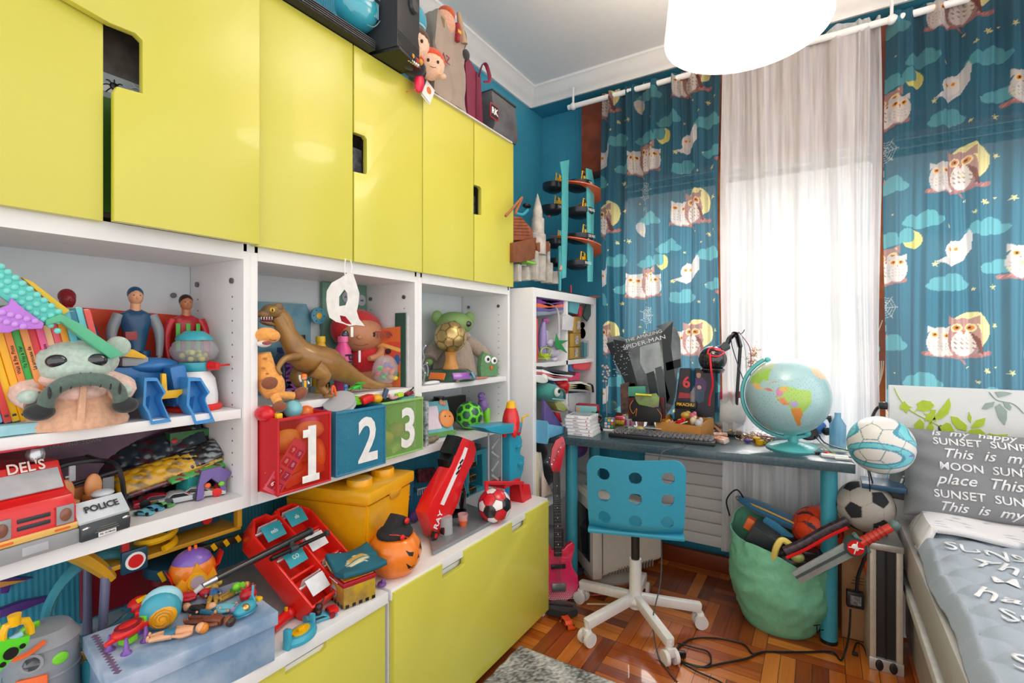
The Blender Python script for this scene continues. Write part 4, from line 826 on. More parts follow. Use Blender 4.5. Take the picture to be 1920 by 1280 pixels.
# tin with cloth
t=thing('tin_box','yellow and red rectangular tin with race car print at the edge of the bench','tin box',(.125,.785,ZB),(0,0,R(-14)))
part(t,'tin',mat('#d7b52a',.3,metal=.3,scale=30,h2='#b08a4a'),('b',0,0,.028,.11,.09,.056,.008)); part(t,'lid',mat('#b5202c',.3,metal=.3),('b',0,0,.06,.114,.094,.014,.006)); part(t,'lid_picture',mat('#e5b82a',.4,scale=50,h2='#e0602a'),('b',0,0,.0675,.1,.08,.002,.0005))
txt(t,'www.superthings.com',.006,WHITEP,(.0,-.0478,.06),FY); tn=part(t,'round_logo',mat('#b9c9cf',.4),('c',(.0,-.0455,.03),(.0,-.0465,.03),.016,.016,24)); txt(t,'SUPER',.008,RED,(.0,-.0468,.033),FY); txt(t,'THINGS',.007,mat('#1d6f8a',.5),(.0,-.0468,.026),FY)
part(t,'check_band',BLACK,*[('b',-.045+.018*k,-.0456,.006,.009,.001,.008) for k in range(6)],*[('b',.0556,-.035+.018*k,.006,.001,.009,.008) for k in range(5)])
t=thing('cloth_pouch','teal fabric pouch with cream print lying on the tin box','pouch',(.13,.80,ZB+.07),(0,0,R(-14)))
o=gridmesh(t,'pouch',30,24,lambda U,V:(V*.11,U*.12,.012+.01*np.sin(U*5+1)*np.cos(V*4)+.02*np.clip(-V,0,1)+.03*np.abs(U)**2*(V<0)),
 lambda U,V:paint(U,V,'#1f6374',[('e','#d9d2a8',0,.05,.25,.16),('e','#c9a24a',.02,-.02,.2,.07),('l','#efe9d0',[(-.2,.2),(.12,.22)],.02),('l','#1f6374',[(-.25,.06),(.25,.06)],.012),('l','#1f6374',[(-.15,.12),(.2,.13)],.01)]),vmat('cloth',.9,bump=.3),.012,(-.5,.5),(-.5,.5))
# little race car, blue piece, red piece
q=atZ(613,1166,ZB)-Vector((.025,0,0)); t=toy_car((q.x,q.y,ZB),R(72),.075,plas('#4fa9c4'),'small blue and red toy go-kart with a dark driver',style=1,h=.2,wm=plas('#8a1220'),group='toy cars on the bench')
part(t,'red_nose',RED,('b',.03,0,.013,.022,.028,.01,.003)); part(t,'driver',plas('#3a1a16'),('s',-.004,0,.03,.01),('s',-.006,0,.02,.009,.012,.01),('c',(0,0,.035),(.012,.006,.045),.003,.002))
q=atZ(565,1212,ZB); t=thing('toy_launch_pad','sky blue toy launch pad with yellow round plate at the bench edge','toy',(q.x-.03,q.y+.02,ZB),(0,0,R(15)))
part(t,'pad',plas('#41a8c0'),('l',0,0,0,[(.036,0),(.037,.008),(.03,.016),(.026,.016)],32,.75,1.15)); part(t,'plate',YEL,('l',0,0,.016,[(.02,0),(.02,.003)],28,.75,1.2)); part(t,'bracket',plas('#41a8c0'),('b',0,-.042,.02,.016,.012,.045,.003),('b',-.0,.038,.02,.012,.008,.03,.002)); part(t,'pin',YEL,('b',0,0,.022,.008,.02,.006,.002))
q=atZ(528,1185,ZB); t=thing('toy_cannon','red toy cannon barrel lying between the blue box and the launch pad','toy',(q.x-.02,q.y+.01,ZB),(0,0,R(20)))
part(t,'barrel',RED,('c',(0,-.035,.016),(0,.03,.016),.014,.012),('s',0,.03,.016,.015)); part(t,'sight',YEL,('b',0,.02,.032,.006,.006,.01,.001))
# ================================================================ MIDDLE SHELF upper
def bottle(u,v,X,r,H,m,cap,label,txtm=None,word=None):
    q=atX(u,v,X); t=thing('drink_bottle',label,'bottle',(X,q.y,ZU),0,'drink bottles on the middle shelf')
    part(t,'body',m,('l',0,0,0,[(r*.9,0),(r,.006),(r,H*.62),(r*.85,H*.74),(r*.5,H*.84),(r*.48,H*.86)],32)); part(t,'cap',cap,('l',0,0,H*.86,[(r*.56,0),(r*.58,.003),(r*.56,H*.1),(0,H*.1)],28))
    if word: txt(t,word,r*1.5,txtm,(r*1.02,0,H*.36),(PI/2,PI/2,PI/2),bold=.0008)
    return t
bottle(643,722,-.13,.028,.185,plas('#e0468f',coat=.4),plas('#ef6fa8'),'bright pink plastic drink bottle beside the toy dinosaur tail',BLACK,'PRIME')
bottle(601,722,-.17,.026,.185,plas('#e9b50f',coat=.4),plas('#f5c92a'),'yellow plastic drink bottle behind the toy dinosaur',BLACK,'PRIME')
bottle(563,722,-.20,.026,.19,clear('#8fa8a8',.5),BLACK,'clear bottle with black cap behind the dinosaur neck')
bottle(532,724,-.21,.034,.15,plas('#223a66',coat=.4),plas('#26407a'),'dark blue drink bottle at the left behind the giraffe',plas('#b04fc0'),'PRIME')
# dinosaur
DM=mat('#a47a3e',.35,scale=22,h2='#8b6230',bump=.6,coat=.3); t=thing('toy_dinosaur','large brown rubber toy dinosaur with open mouth on the middle shelf','toy dinosaur',(-.05,.86,ZU))
dX=lambda u,v,X=-.055:atX(u,v,X)
wp(t,'body',DM,('t',[dX(520,592),dX(545,640),dX(570,668),dX(612,680),dX(640,695,-.06),dX(672,712,-.065),dX(705,722,-.06),dX(735,722,-.05)],[.018,.026,.042,.046,.034,.024,.013,.004],16,5),angle=80)
wp(t,'neck',DM,('t',[dX(518,585),dX(533,600),dX(540,625),dX(558,655)],[.017,.02,.023,.034],14,5),angle=80)
wp(t,'head',mat('#6b5638',.4,bump=.5,scale=60,h2='#8f6e40'),('s',*dX(513,583),.02,.034,.019),('s',*dX(498,589),.014,.025,.012),('s',*dX(502,606),.011,.024,.006,R(-12)),('s',*dX(522,576,-.045),.011,.014,.012),angle=80)
wp(t,'mouth',plas('#6b2f3f'),('s',*dX(500,599,-.05),.008,.018,.006))
wp(t,'teeth',WHITEP,*[('c',dX(490+5*k,594,-.042),dX(490+5*k,599.5,-.042),.0016,.0003,6) for k in range(5)])
e=wp(t,'eye',plas('#e8b820'),('s',*dX(511,581,-.034),.004,.0075,.006)); wp(t,'pupil',BLACK,('s',*dX(511,581,-.0295),.002,.0022,.004))
for q_,(P) in enumerate(([dX(560,668,-.03),dX(535,672,-.015),dX(522,690,-.01),dX(528,702,-.005)],[dX(565,655,-.09),dX(548,665,-.08),dX(540,680,-.07)])): wp(t,'arm',DM,('t',P,[.012,.0085,.006,.003],8,4),angle=80)
for P,F_ in (([dX(590,690,-.03),dX(608,705,-.02),dX(600,722,-.035),dX(612,737,-.03)],dX(616,737,-.02)),([dX(570,690,-.09),dX(556,708,-.09),dX(566,722,-.1),dX(562,733,-.1)],dX(556,733,-.095))):
    wp(t,'leg',DM,('t',P,[.03,.02,.011,.011],12,4),angle=80); wp(t,'foot',DM,('s',F_.x,F_.y,ZU+.007,.02,.014,.007))
# giraffe
t=thing('plush_giraffe','orange plush giraffe sitting at the left end of the middle shelf','plush toy',(-.02,.66,ZU)); GO=soft('#eda552'); GB_=soft('#8a4f33')
g=lambda u,v,X=-.02:atX(u,v,X)
wp(t,'body',GO,('t',[g(492,662,-.04),g(497,690,-.04),g(508,720,-.03),g(515,738,-.03)],[.02,.026,.034,.026],14,5),angle=80); wp(t,'head',GO,('s',*g(500,628,-.02),.022,.03,.02),('s',*g(509,630,-.01),.018,.022,.017))
wp(t,'jaw',soft('#e4e0da'),('s',*g(495,644,-.015),.014,.018,.009)); wp(t,'mouth',soft('#a04a50'),('s',*g(500,643,-.004),.008,.012,.005))
wp(t,'snout_line',soft('#6a3a28'),('t',[g(505,636,.0065),g(512,638,.0085),g(518,637,.005)],.0008,5)); wp(t,'spot',GB_,('s',*g(506,718,-.004),.012,.022,.016))
for k,(a,b) in enumerate(((494,690),(500,700),(497,672),(520,725),(490,712))): wp(t,'small_spot',soft('#c27a35'),('s',*g(a,b,-.016),.008,.004,.003))
wp(t,'leg',GO,('c',g(515,740,-.01),g(550,742,-.005),.0105,.0105)); wp(t,'foot',GB_,('s',*g(563,737,-.005),.014,.022,.015,.5))
wp(t,'leg',GO,('c',g(515,742,.0),g(522,755,.015),.0115,.011)); wp(t,'foot',GB_,('s',*g(524,762,.02),.014,.019,.013))
# hooded plush
t=thing('plush_hooded_doll','big plush doll with tan face and red hooded top','plush toy',(-.19,1.06,ZU)); SK=mat('#c58a66',.5,scale=20,h2='#b97c58')
h=lambda u,v,X=-.19:atX(u,v,X)
wp(t,'head',SK,('s',*h(676,627),.06,.092,.062)); wp(t,'hood',soft('#c41f26'),('s',h(676,622).x-.018,h(676,622).y,h(676,622).z+.008,.06,.104,.073)); wp(t,'torso',soft('#c41f26'),('s',*h(688,675,-.19),.05,.07,.055)); wp(t,'tummy',soft('#b8805c'),('s',*h(690,710,-.19),.05,.06,.05))
for u_ in (648,698): e=wp(t,'eye',mat('#1d2430',.1,var=0,coat=1),('s',*h(u_,627,-.138),.008,.014,.014)); 
wp(t,'nose',SK,('s',*h(674,632,-.125),.008,.01,.008)); wp(t,'mouth',mat('#7a4436',.6),('t',[h(662,645,-.126),h(676,648,-.122),h(690,645,-.126)],.0013,5))
wp(t,'zip',WHITEP,('b',*h(674,668,-.136),.004,.009,.04,.002)); wp(t,'arm',SK,('t',[h(715,655,-.15),h(710,668,-.13),h(692,672,-.12)],[.014,.016,.008],10))
# books & cards at the back
B2=mat('#5f95ab',.3,scale=14,h2='#86b4c2'); ws('glitter_folder','pale blue glitter folder standing against the back behind the dinosaur','folder',B2,('p','x',PX(-.26,[(485,565),(575,570),(583,590),(583,760),(485,765)]),-.27,-.26,.002))
t=thing('round_badge_toy','blue round pop badge with a yellow face on the glitter folder','badge',atX(595,592,-.25)); part(t,'ring',plas('#4d95ad'),('l',0,0,0,[(.012,0),(.028,.001),(.028,.008),(.012,.01)],28),rot=(0,PI/2,0)); part(t,'face',YEL,('s',.006,0,0,.006,.014,.014)); 
for a in range(6): part(t,'rivet',DBLUE,('s',.009,.02*math.cos(a*1.047),.02*math.sin(a*1.047),.002))
ws('green_board_book','sage green book with round grey lettering spots at the back, behind the white mask','book',mat('#6f9a88',.5),('p','x',PX(-.262,[(605,528),(686,535),(686,720),(605,720)]),-.274,-.262,.001))
for (u,v,s) in ((650,557,'AYB LO'),(678,563,'mb')): 
    q=atX(u,v,-.261); o=bpy.data.objects['green_board_book']; d=q-o.location; part(o,'spot',mat('#b7bdc4',.5),('c',(d.x,d.y,d.z),(d.x+.001,d.y,d.z),.02,.02,24)); txt(o,s.split()[0],.012,mat('#55606a',.5),(d.x+.0018,d.y,d.z))
t=thing('orange_comic','orange comic with THINGS lettering leaning in the back right corner of the middle shelf','comic',(-.12,1.16,ZU))
def cpos(X): return lambda U,V:(lerp(-.235,-.06,U)+0*V, lerp(1.13,1.178,U)+0*V, ZU+V*.22)
q=thing; o=gridmesh(t,'cover',90,110,lambda U,V:(lerp(-.235,-.06,U)+.12,lerp(1.13,1.178,U)-1.16,V*(.195+.02*U)),lambda U,V:paint(U,V,'#e8743a',[('e','#f0a040',.3,.3,.4,.3),('e','#e2523a',.7,.62,.3,.14),('e','#c2392f',.25,.42,.14,.09),('e','#7cb23f',.6,.35,.1,.07),('e','#4f8a3a',.75,.2,.12,.08),('e','#8a4fa0',.5,.18,.1,.07),('e','#f2c52f',.35,.12,.12,.06),('e','#3b6a9a',.82,.45,.07,.09),('e','#d9c23a',.15,.25,.08,.06),('l','#f7c36a',[(.1,.6),(.5,.72),(.9,.6)],.03),('e','#3a2a2a',.62,.6,.07,.05),('e','#c03a6a',.3,.05,.2,.05)]),vmat('comic',.35,coat=.3),.003)
txt(t,'THINGS',.032,mat('#8a1f1a',.4),(.008,-.006,.182),(PI/2,0,R(75)),bold=.001); txt(t,'GUIA',.018,mat('#6a3a8a',.4),(-.035,-.017,.115),(PI/2,0,R(75)),bold=.0008)
ws('paper_sheaf','white papers standing behind the orange comic','papers',mat('#e9eaee',.7),('b',-.15,1.181,ZU+.125,.2,.004,.25,.001)); ws('green_edge_folder','dark green edged folder standing by the right side panel of the middle shelf','folder',mat('#2f5a4a',.5),('b',-.08,1.173,ZU+.13,.05,.003,.26))
# snack bag
t=thing('snack_bag','clear bag of bright wrapped sweets leaning on the hooded plush','bag',atX(722,718,-.09)); 
for k in range(16): rr=random.Random(k); part(t,'sweet',plas(['#e0622a','#c23a8a','#e8c32a','#4fae4a','#d8242a','#7a4fb0'][k%6]),('s',rr.uniform(-.015,.012),rr.uniform(-.035,.04),.012+rr.random()*.055,.01,.011,.008,rr.random()*3))
part(t,'bag',clear('#dfe5ea',.25,.08),('s',0,.002,.045,.028,.055,.052))
# hanging mask
t=thing('paper_mask','white cut-out paper mask hanging by elastic from the wall cabinet door','mask',(.005,.93,1.25))
def mk(bm):
    O=[(613,545),(622,530),(640,520),(652,511),(662,512),(668,530),(674,550),(672,570),(669,583),(673,597),(684,611),(668,609),(655,611),(645,607),(630,603),(618,595),(614,580),(612,562)]
    o=PX(.004,O); E1=PX(.004,[(646,542),(651,549),(652,562),(648,572),(636,574),(636,556)]); E2=PX(.004,[(637,591),(648,593),(660,608),(650,607),(640,602)])
    from mathutils.geometry import tessellate_polygon
    L=[[Vector((a,b,0)) for a,b in P] for P in (o,E1,E2)]; tr=tessellate_polygon(L); pts=[p for l in L for p in l]
    A=[bm.verts.new((.004,p.x,p.y)) for p in pts]
    for f in tr: 
        try: bm.faces.new([A[i] for i in f])
        except: pass
    r=bmesh.ops.extrude_face_region(bm,geom=list(bm.faces)); bmesh.ops.translate(bm,vec=(-.0012,0,0),verts=[v for v in r['geom'] if isinstance(v,bmesh.types.BMVert)])
    bmesh.ops.recalc_face_normals(bm,faces=bm.faces)
wp(t,'mask',mat('#e6e4e0',.7,bump=.2),mk); wp(t,'elastic',WHITEP,('t',[atX(647,517,.006),atX(646,500,.006),atX(648,485,.004)],.0018,5),('t',[atX(658,512,.006),atX(660,500,.006),atX(657,487,.004)],.0018,5),('b',*atX(660,622,.004),.001,.009,.03,.002))
t=thing('toy_builder_figure','small toy figure with orange hair and grey vest standing on the middle shelf edge','toy figure',atX(570,738,-.012))
part(t,'body',plas('#5b5f68'),('b',0,0,.026,.01,.018,.022,.003)); part(t,'shirt',YEL,('b',.0052,0,.026,.001,.007,.02)); part(t,'legs',plas('#c9ccd0'),('b',0,-.005,.009,.009,.008,.016,.002),('b',0,.005,.009,.009,.008,.016,.002)); part(t,'head',SKIN,('s',0,0,.044,.008)); part(t,'hair',plas('#ef7a1c'),('s',-.001,0,.048,.009,.0095,.007)); part(t,'arm',plas('#e9e9e9'),('t',[(0,-.009,.034),(.002,-.014,.042),(.003,-.015,.052)],.003,6),('t',[(0,.009,.034),(.004,.013,.026)],.003,6)); part(t,'wheel',plas('#2c2c2e'),('c',(.008,.02,.01),(.012,.02,.01),.01,.01))
for i,(u,v,c,n,l) in enumerate(((547,735,'#a9c4c4','glass_pebbles','clear and aqua crumpled plastic bits on the middle shelf'),(535,738,'#b9d8d0','glass_pebbles','pale green crumpled bag corner beside the giraffe'))):
    q=atX(u,v,-.04); ws(n,l,'plastic bits',clear(c,.6),*[('s',q.x+random.Random(k+i*9).uniform(-.015,.015),q.y+random.Random(k+50+i).uniform(-.02,.02),ZU+.01+.006*(k%3),.009,.01,.008) for k in range(7)])
q=atX(625,735,-.02); ws('orange_clip','small orange plastic clip standing in front of the pink bottle','toy',ORA,('t',[(q.x,q.y-.006,ZU+.001),(q.x,q.y-.003,ZU+.03),(q.x,q.y+.003,ZU+.03),(q.x,q.y+.01,ZU+.001)],.0035,6))
t=thing('toy_launcher_disc','green toy spinner launcher on the middle shelf by the dinosaur tail','toy',atX(676,730,-.02)); G_=plas('#3fbf3a'); part(t,'disc',G_,('l',0,.0,.018,[(.016,0),(.017,.003),(.008,.005)],24),('b',0,-.02,.01,.02,.03,.008,.003,.2),('c',(0,0,0),(0,0,.018),.004,.004)); part(t,'spokes',G_,*[('c',(0,-.03,.008),(.012*math.cos(k),-.03+.018*math.sin(k),.003),.002,.0015) for k in range(6)])
ws('tiny_block_figure','tiny blue and pink toy figure in front of the pink bottle','toy figure',plas('#3f7fb5'),('b',*(atX(648,735,-.02)+Vector((0,0,.006))),.008,.01,.012,.002),('s',*(atX(648,735,-.02)+Vector((0,0,.018))),.006))
# ================================================================ NUMBERED BINS
def bin_(y0,y1,xf,zt,m,face,num,label,contents):
    w=y1-y0; H=zt-ZL; t=thing('storage_bin',label,'storage bin',(xf,y0,ZL),(0,0,0),'numbered fabric bins')
    D=.27
    part(t,'side_panel',m,('b',-D/2,.003,H/2,D,.005,H,.002)); part(t,'side_panel',m,('b',-D/2,w-.003,H/2,D,.005,H,.002)); part(t,'back_panel',m,('b',-D,w/2,H/2,.005,w,H,.002)); part(t,'bottom_panel',m,('b',-D/2,w/2,.003,D,w,.005,.001))
    part(t,'window_panel',face,('b',-.001,w/2,H/2,.0015,w-.006,H-.006))
    part(t,'piping',m,('t',[(0,.003,.003),(0,.003,H-.003),(0,w-.003,H-.003),(0,w-.003,.003),(0,.003,.003)],.0035,6,1),('l',0,0,0,[(.01,0),(.013,.0),(.013,.002),(.01,.002)],20,loc_) if 0 else ('b',0,w/2,H-.004,.007,w,.008,.002))
    txt(t,num,H*.98,mat('#ecebe8',.6),(.0015,w*.62,H*.44),sx=.85,bold=H*.025,name='number')
    if num=='1': part(t,'number_foot',mat('#ecebe8',.6),('b',.0015,w*.6,H*.12,.001,.05,.018,.0003),('b',.0015,w*.52,H*.74,.001,.022,.02,.0003))
    for k,(c,shape) in enumerate(contents):
        rr=random.Random(k*7+int(num)); part(t,'toy_inside',plas(c),shape)
    return t
RF=clear('#d8301f',.25,.1); BF=clear('#3c8fae',.6,.12); GF=clear('#9cc870',.35,.12)
bin_(.622,.778,.055,.985,mat('#c81a24',.6),RF,'1','red fabric bin numbered 1 with see-through front full of orange toys',
 [('#e8872a',('s',-.05,.05,.05,.03,.05,.04)),('#e8b83a',('s',-.05,.06,.12,.025,.045,.03)),('#f0862a',('s',-.04,.14,.07,.03,.022,.045)),('#e8a05a',('s',-.04,.12,.14,.03,.04,.025)),('#c9508a',('s',-.06,.13,.16,.03,.03,.02)),('#d2562a',('b',-.04,.09,.03,.05,.12,.03,.006,.2)),('#e06a5a',('s',-.05,.03,.02,.03,.03,.02)),('#c97a2a',('b',-.08,.08,.09,.05,.1,.08,.01))])
bin_(.80,.985,.045,.978,mat('#2f7f9f',.6),BF,'2','blue fabric bin numbered 2 with see-through front',
 [('#3fae8a',('s',-.04,.04,.05,.03,.03,.03)),('#2f6f9a',('s',-.05,.1,.08,.03,.05,.04)),('#7f8fae',('b',-.04,.12,.12,.04,.06,.03,.006,.4)),('#4f9fae',('s',-.04,.07,.12,.03,.035,.03))])
bin_(1.0,1.19,.01,.978,mat('#8fbf6a',.6),GF,'3','green fabric bin numbered 3 with see-through front',
 [('#e8a03a',('s',-.03,.05,.06,.02,.025,.022)),('#d8d08a',('b',-.04,.11,.03,.05,.1,.02,.004,.3)),('#7a8a7a',('s',-.04,.03,.13,.01,.028,.028)),('#c9506a',('s',-.03,.1,.08,.02,.03,.025)),('#5f9f3a',('s',-.05,.12,.12,.03,.05,.04))])
t=thing('number_cards','pink and purple sheet of number stickers inside the red bin behind its window','sticker sheet',(.045,.655,.86),(R(-38),0,0)); part(t,'sheet',mat('#d8566a',.4),('b',0,0,0,.001,.05,.14)); 
for r_ in range(4):
    for c_ in range(2): d=part(t,'sticker',mat('#7a2a6a' if c_ else '#a8202a',.4),('b',.001,-.011+.022*c_,-.05+.03*r_,.001,.018,.022,.0003)); txt(d,str([6,7,8,9][r_]),.016,WHITEP,(.0022,-.011+.022*c_,-.05+.03*r_))
def over(n,l,c,u,v,X,r,cat='toy',shape=None):
    q=atX(u,v,X); return ws(n,l,cat,plas(c) if isinstance(c,str) else c,shape(q) if shape else ('s',q.x,q.y,q.z,*r))
over('toy_ball','pale blue toy ball under the giraffe foot in the red bin','#7fc4cf',549,767,-.0,(.024,.024,.024))
over('toy_ball','orange toy ball in the red bin, right of the pale blue ball','#ef7a2a',572,773,-.03,(.022,.026,.02))
over('pink_block','pink translucent toy block at the back of the red bin','#b848a8',590,769,-.06,None,shape=lambda q:('b',q.x,q.y,q.z,.04,.04,.022,.002))
over('yellow_block','small yellow toy cup at the front of the red bin','#f2c218',522,781,.03,None,shape=lambda q:('b',q.x,q.y,q.z,.014,.016,.018,.003))
over('red_balloon_toy','rounded red toy bulging over the left corner of the red bin','#d8202a',497,775,.0,(.03,.022,.02))
over('black_cloth','black cloth tucked at the back of the red bin',mat('#15161a',.9),505,768,-.08,(.05,.035,.012))
t=thing('metal_tin','round silver tin with ridged rim sticking out of the blue bin','tin',atX(637,756,.0),(R(28),R(20),0)); part(t,'tin',plas('#b9bcc0'),('l',0,0,-.012,[(.042,0),(.042,.004),(.046,.005),(.046,.008),(.042,.009),(.042,.018),(.045,.019),(.045,.022),(.0,.022)],36)); part(t,'lid_inside',plas('#7a3a4a'),('l',0,0,-.0135,[(.038,0),(.038,.001)],30))
over('green_spiral_toy','lime green ribbed toy cap on the blue bin heap','#6fd41f',663,748,-.02,None,shape=lambda q:('l',q.x,q.y,q.z-.015,[(.026,0),(.027,.006),(.022,.008),(.023,.014),(.016,.017),(.016,.022),(.006,.025),(0,.025)],28))
over('red_toy_tube','red toy tube lying on the blue bin','#e0201f',686,748,.0,None,shape=lambda q:('b',q.x,q.y,q.z,.03,.045,.022,.005,R(12)))
over('amber_toy_ring','amber toy cap beside the red tube on the blue bin','#eeb01a',706,747,-.01,(.018,.02,.014))
over('grey_toy_bar','dark blue grey toy bar standing up between bins 2 and 3','#4a5a78',722,738,-.01,None,shape=lambda q:('b',q.x,q.y,q.z,.01,.015,.034,.002,R(-25)))
over('lime_block','lime toy block with ribs on the green bin','#b9dd2a',748,740,-.02,None,shape=lambda q:('b',q.x,q.y,q.z,.02,.026,.014,.002,.1))
over('pink_doll_arm','pink doll arm on the green bin','#d89aa0',735,744,-.0,None,shape=lambda q:('t',[(q.x,q.y-.015,q.z+.008),(q.x,q.y,q.z-.004),(q.x,q.y+.022,q.z-.002)],.005,8))
over('red_black_gadget','red and black spiky toy gadget at the right of the green bin','#8a1a1f',766,737,-.02,None,shape=lambda q:('b',q.x,q.y,q.z,.02,.03,.012,.003,.3))
over('teal_card','pale teal card lying on the green bin','#5fb0b5',762,748,.0,None,shape=lambda q:('b',q.x-.02,q.y,q.z,.06,.06,.003,.001,.22))
over('black_spring','black twisted toy spring at the right end of the green bin',BLACK,772,734,-.015,None,shape=lambda q:('t',[(q.x,q.y+.008*math.cos(k),q.z+.003*k-.006) for k in range(8)],.0025,6,2))
# ================================================================ RIGHT SHELF upper
q=atX(839,708,-.13); t=thing('football_trophy','gold football trophy on a green base with purple and orange panels','trophy',(-.10,1.475,ZU),(0,0,R(-25)),scale=1.3)
part(t,'base',plas('#1f4a38',coat=.5),('l',0,0,0,[(.078,0),(.08,.006),(.066,.026),(.056,.034),(.03,.036),(0,.036)],40))
for a,c in ((0,'#8a3fa8'),(60,'#6fa0d0'),(-60,'#e8742a'),(120,'#d8402a'),(-120,'#4f9f4a'),(180,'#d8b02a')):
    part(t,'colour_panel',plas(c,coat=.5),('b',.071*math.cos(R(a)),.071*math.sin(R(a)),.017,.006,.055,.022,.002,0,R(-28),R(a)))
part(t,'stem',mat('#d79a4e',.3,scale=30,h2='#c08038'),('l',0,0,.036,[(.026,0),(.022,.01),(.016,.03),(.017,.05),(.024,.062)],28))
def gold(C,P,k,gap): C[:]=lin('#c9ad72'); C[gap<.012]=lin('#8a7040')
gm=vmat('gold_paint',.28); gm.node_tree.nodes['Principled BSDF'].inputs['Metallic'].default_value=.75
o=ball('football','x',.05,(0,0,.135),(.3,.2,.5),gold,gm); o.parent=t; del o['label']; del o['category']
t=thing('plush_green_head','green headed plush doll in a beige knitted robe sitting in the right shelf corner','plush toy',(-.18,1.60,ZU),(0,0,R(-22)),scale=1.3); GH=mat('#86a862',.5,scale=10)
part(t,'robe',soft('#a08f80'),('l',0,0,0,[(.075,0),(.078,.01),(.07,.06),(.055,.11),(.035,.135)],32,.85,1)); part(t,'scarf',soft('#a58f7c',scale=200),('s',0,0,.14,.045,.058,.022)); part(t,'head',GH,('s',.0,0,.18,.052,.066,.04))
for s in (-1,1):
    part(t,'ear',GH,('s',-.005,s*.062,.2,.01,.02,.022)); part(t,'eye',mat('#20180f',.1,var=0,coat=1),('s',.045,s*.027,.178,.008,.013,.01)); part(t,'sleeve',soft('#a08f80'),('t',[(0,s*.045,.12),(.02,s*.085,.09),(.03,s*.105,.065)],[.024,.024,.022],12)); part(t,'hand',GH,('s',.035,s*.11,.055,.012))
part(t,'mouth',mat('#55703f',.6),('t',[(.05,-.014,.16),(.053,0,.158),(.05,.014,.16)],.0012,5))
q=atX(925,705,-.05); t=thing('felt_bird','green felt bird cushion with googly eyes at the right end of the trophy shelf','plush toy',(-.075,1.71,ZU),(0,0,R(-20)),scale=1.25); part(t,'body',soft('#5f8f5f'),('p','x',[(-.042,0),(-.045,.03),(-.04,.07),(-.028,.09),(.01,.075),(.03,.06),(.036,.03),(.035,0)],-.014,.014,.011))
for y,z in ((-.014,.062),(.014,.056)): e=part(t,'eye',WHITEP,('s',.014,y,z,.004,.013,.013)); part(e,'pupil',BLACK,('s',.0175,y,z,.002,.006,.006))
part(t,'beak',ORA,('s',.016,.0,.032,.005,.005,.008)); 
q=atX(897,712,-.03); ws('pink_feather','flat coral pink leaf shaped toy lying before the plush robe','toy',mat('#d98478',.6),('s',-.035,1.585,ZU+.004,.02,.06,.004)); ws('pink_tag','small coral pink tongue shaped piece under the trophy base','toy',mat('#d98478',.6),('s',-.02,1.44,ZU+.004,.01,.03,.004))
q=atX(808,690,-.05); t=thing('silver_ornament','curly silver wire ornament with beads and a glass cup at the left of the trophy','ornament',(-.06,1.265,ZU)); part(t,'wire',SILV,('t',[(0,0,.0),(0,.012,.04),(0,-.004,.07),(0,.008,.1),(0,.0,.125),(0,.012,.14)],.003,6),('t',[(0,.0,.07),(0,.02,.075),(0,.03,.055),(0,.028,.03)],.0025,6)); part(t,'bead',SILV,('s',0,.014,.142,.006),('s',0,.022,.078,.006),('s',0,.012,.042,.006)); part(t,'cup',clear('#8fa6a0',.5),('s',-.03,.02,.05,.02,.022,.025)); part(t,'dish',WHITEP,('s',.02,.03,.007,.014,.04,.007))
# RIGHT SHELF lower
t=thing('framed_picture','pale blue photo frame with pink blank centre and an orange cartoon face','photo frame',(-.08,1.345,ZL),(0,R(-22),R(-16)),scale=1.3); part(t,'frame',mat('#6fb9c2',.4),('b',0,0,.055,.012,.15,.11,.003)); part(t,'grass',mat('#5f9a4a',.5),('b',.0065,.01,.008,.001,.14,.014)); part(t,'picture',mat('#e9d9e4',.5),('b',.0066,-.012,.06,.001,.09,.07)); f=part(t,'orange_face',plas('#e8924a'),('s',.01,.055,.052,.006,.026,.028)); part(f,'eyes',BLACK,('s',.016,.048,.058,.002),('s',.016,.064,.056,.002)); part(t,'corner_flowers',mat('#d99a78',.5),*[('s',.008,y,z,.003,.008,.008) for y,z in ((-.065,.1),(-.055,.104),(.06,.1),(.05,.104),(-.066,.03),(-.05,.02))])
t=thing('glass_bottle','dark glass bottle with black cap at the back of the lower right shelf','bottle',(-.2,1.52,ZL)); part(t,'glass',clear('#4a5a58',.6),('l',0,0,0,[(.03,0),(.032,.01),(.03,.06),(.024,.11)],28)); part(t,'cap',BLACK,('l',0,0,.11,[(.024,0),(.024,.025),(0,.025)],28))
ws('dark_box','long dark box behind the green ball','box',mat('#2a2c2a',.5),('b',-.255,1.66,ZL+.06,.03,.2,.11,.002)); ws('black_round_case','rounded black case behind the photo frame','case',BLACK,('s',-.2,1.42,ZL+.045,.05,.07,.045))
def gb(C,P,k,gap): C[:]=lin('#1f5a45'); C[gap<.026]=lin('#6fe02a')
ball('lattice_ball','lime green lattice ball with dark hexagon gaps on the lower right shelf',.058,(-.08,1.575,ZL+.058),(.2,.1,.4),gb,vmat('ball_green',.35,coat=.3),seg=200)
t=thing('toy_dinosaur','small purple and lime toy dinosaur standing right of the green ball','toy dinosaur',(-.10,1.70,ZL),(0,0,R(-70)),scale=1.1); V_=plas('#8466a8')
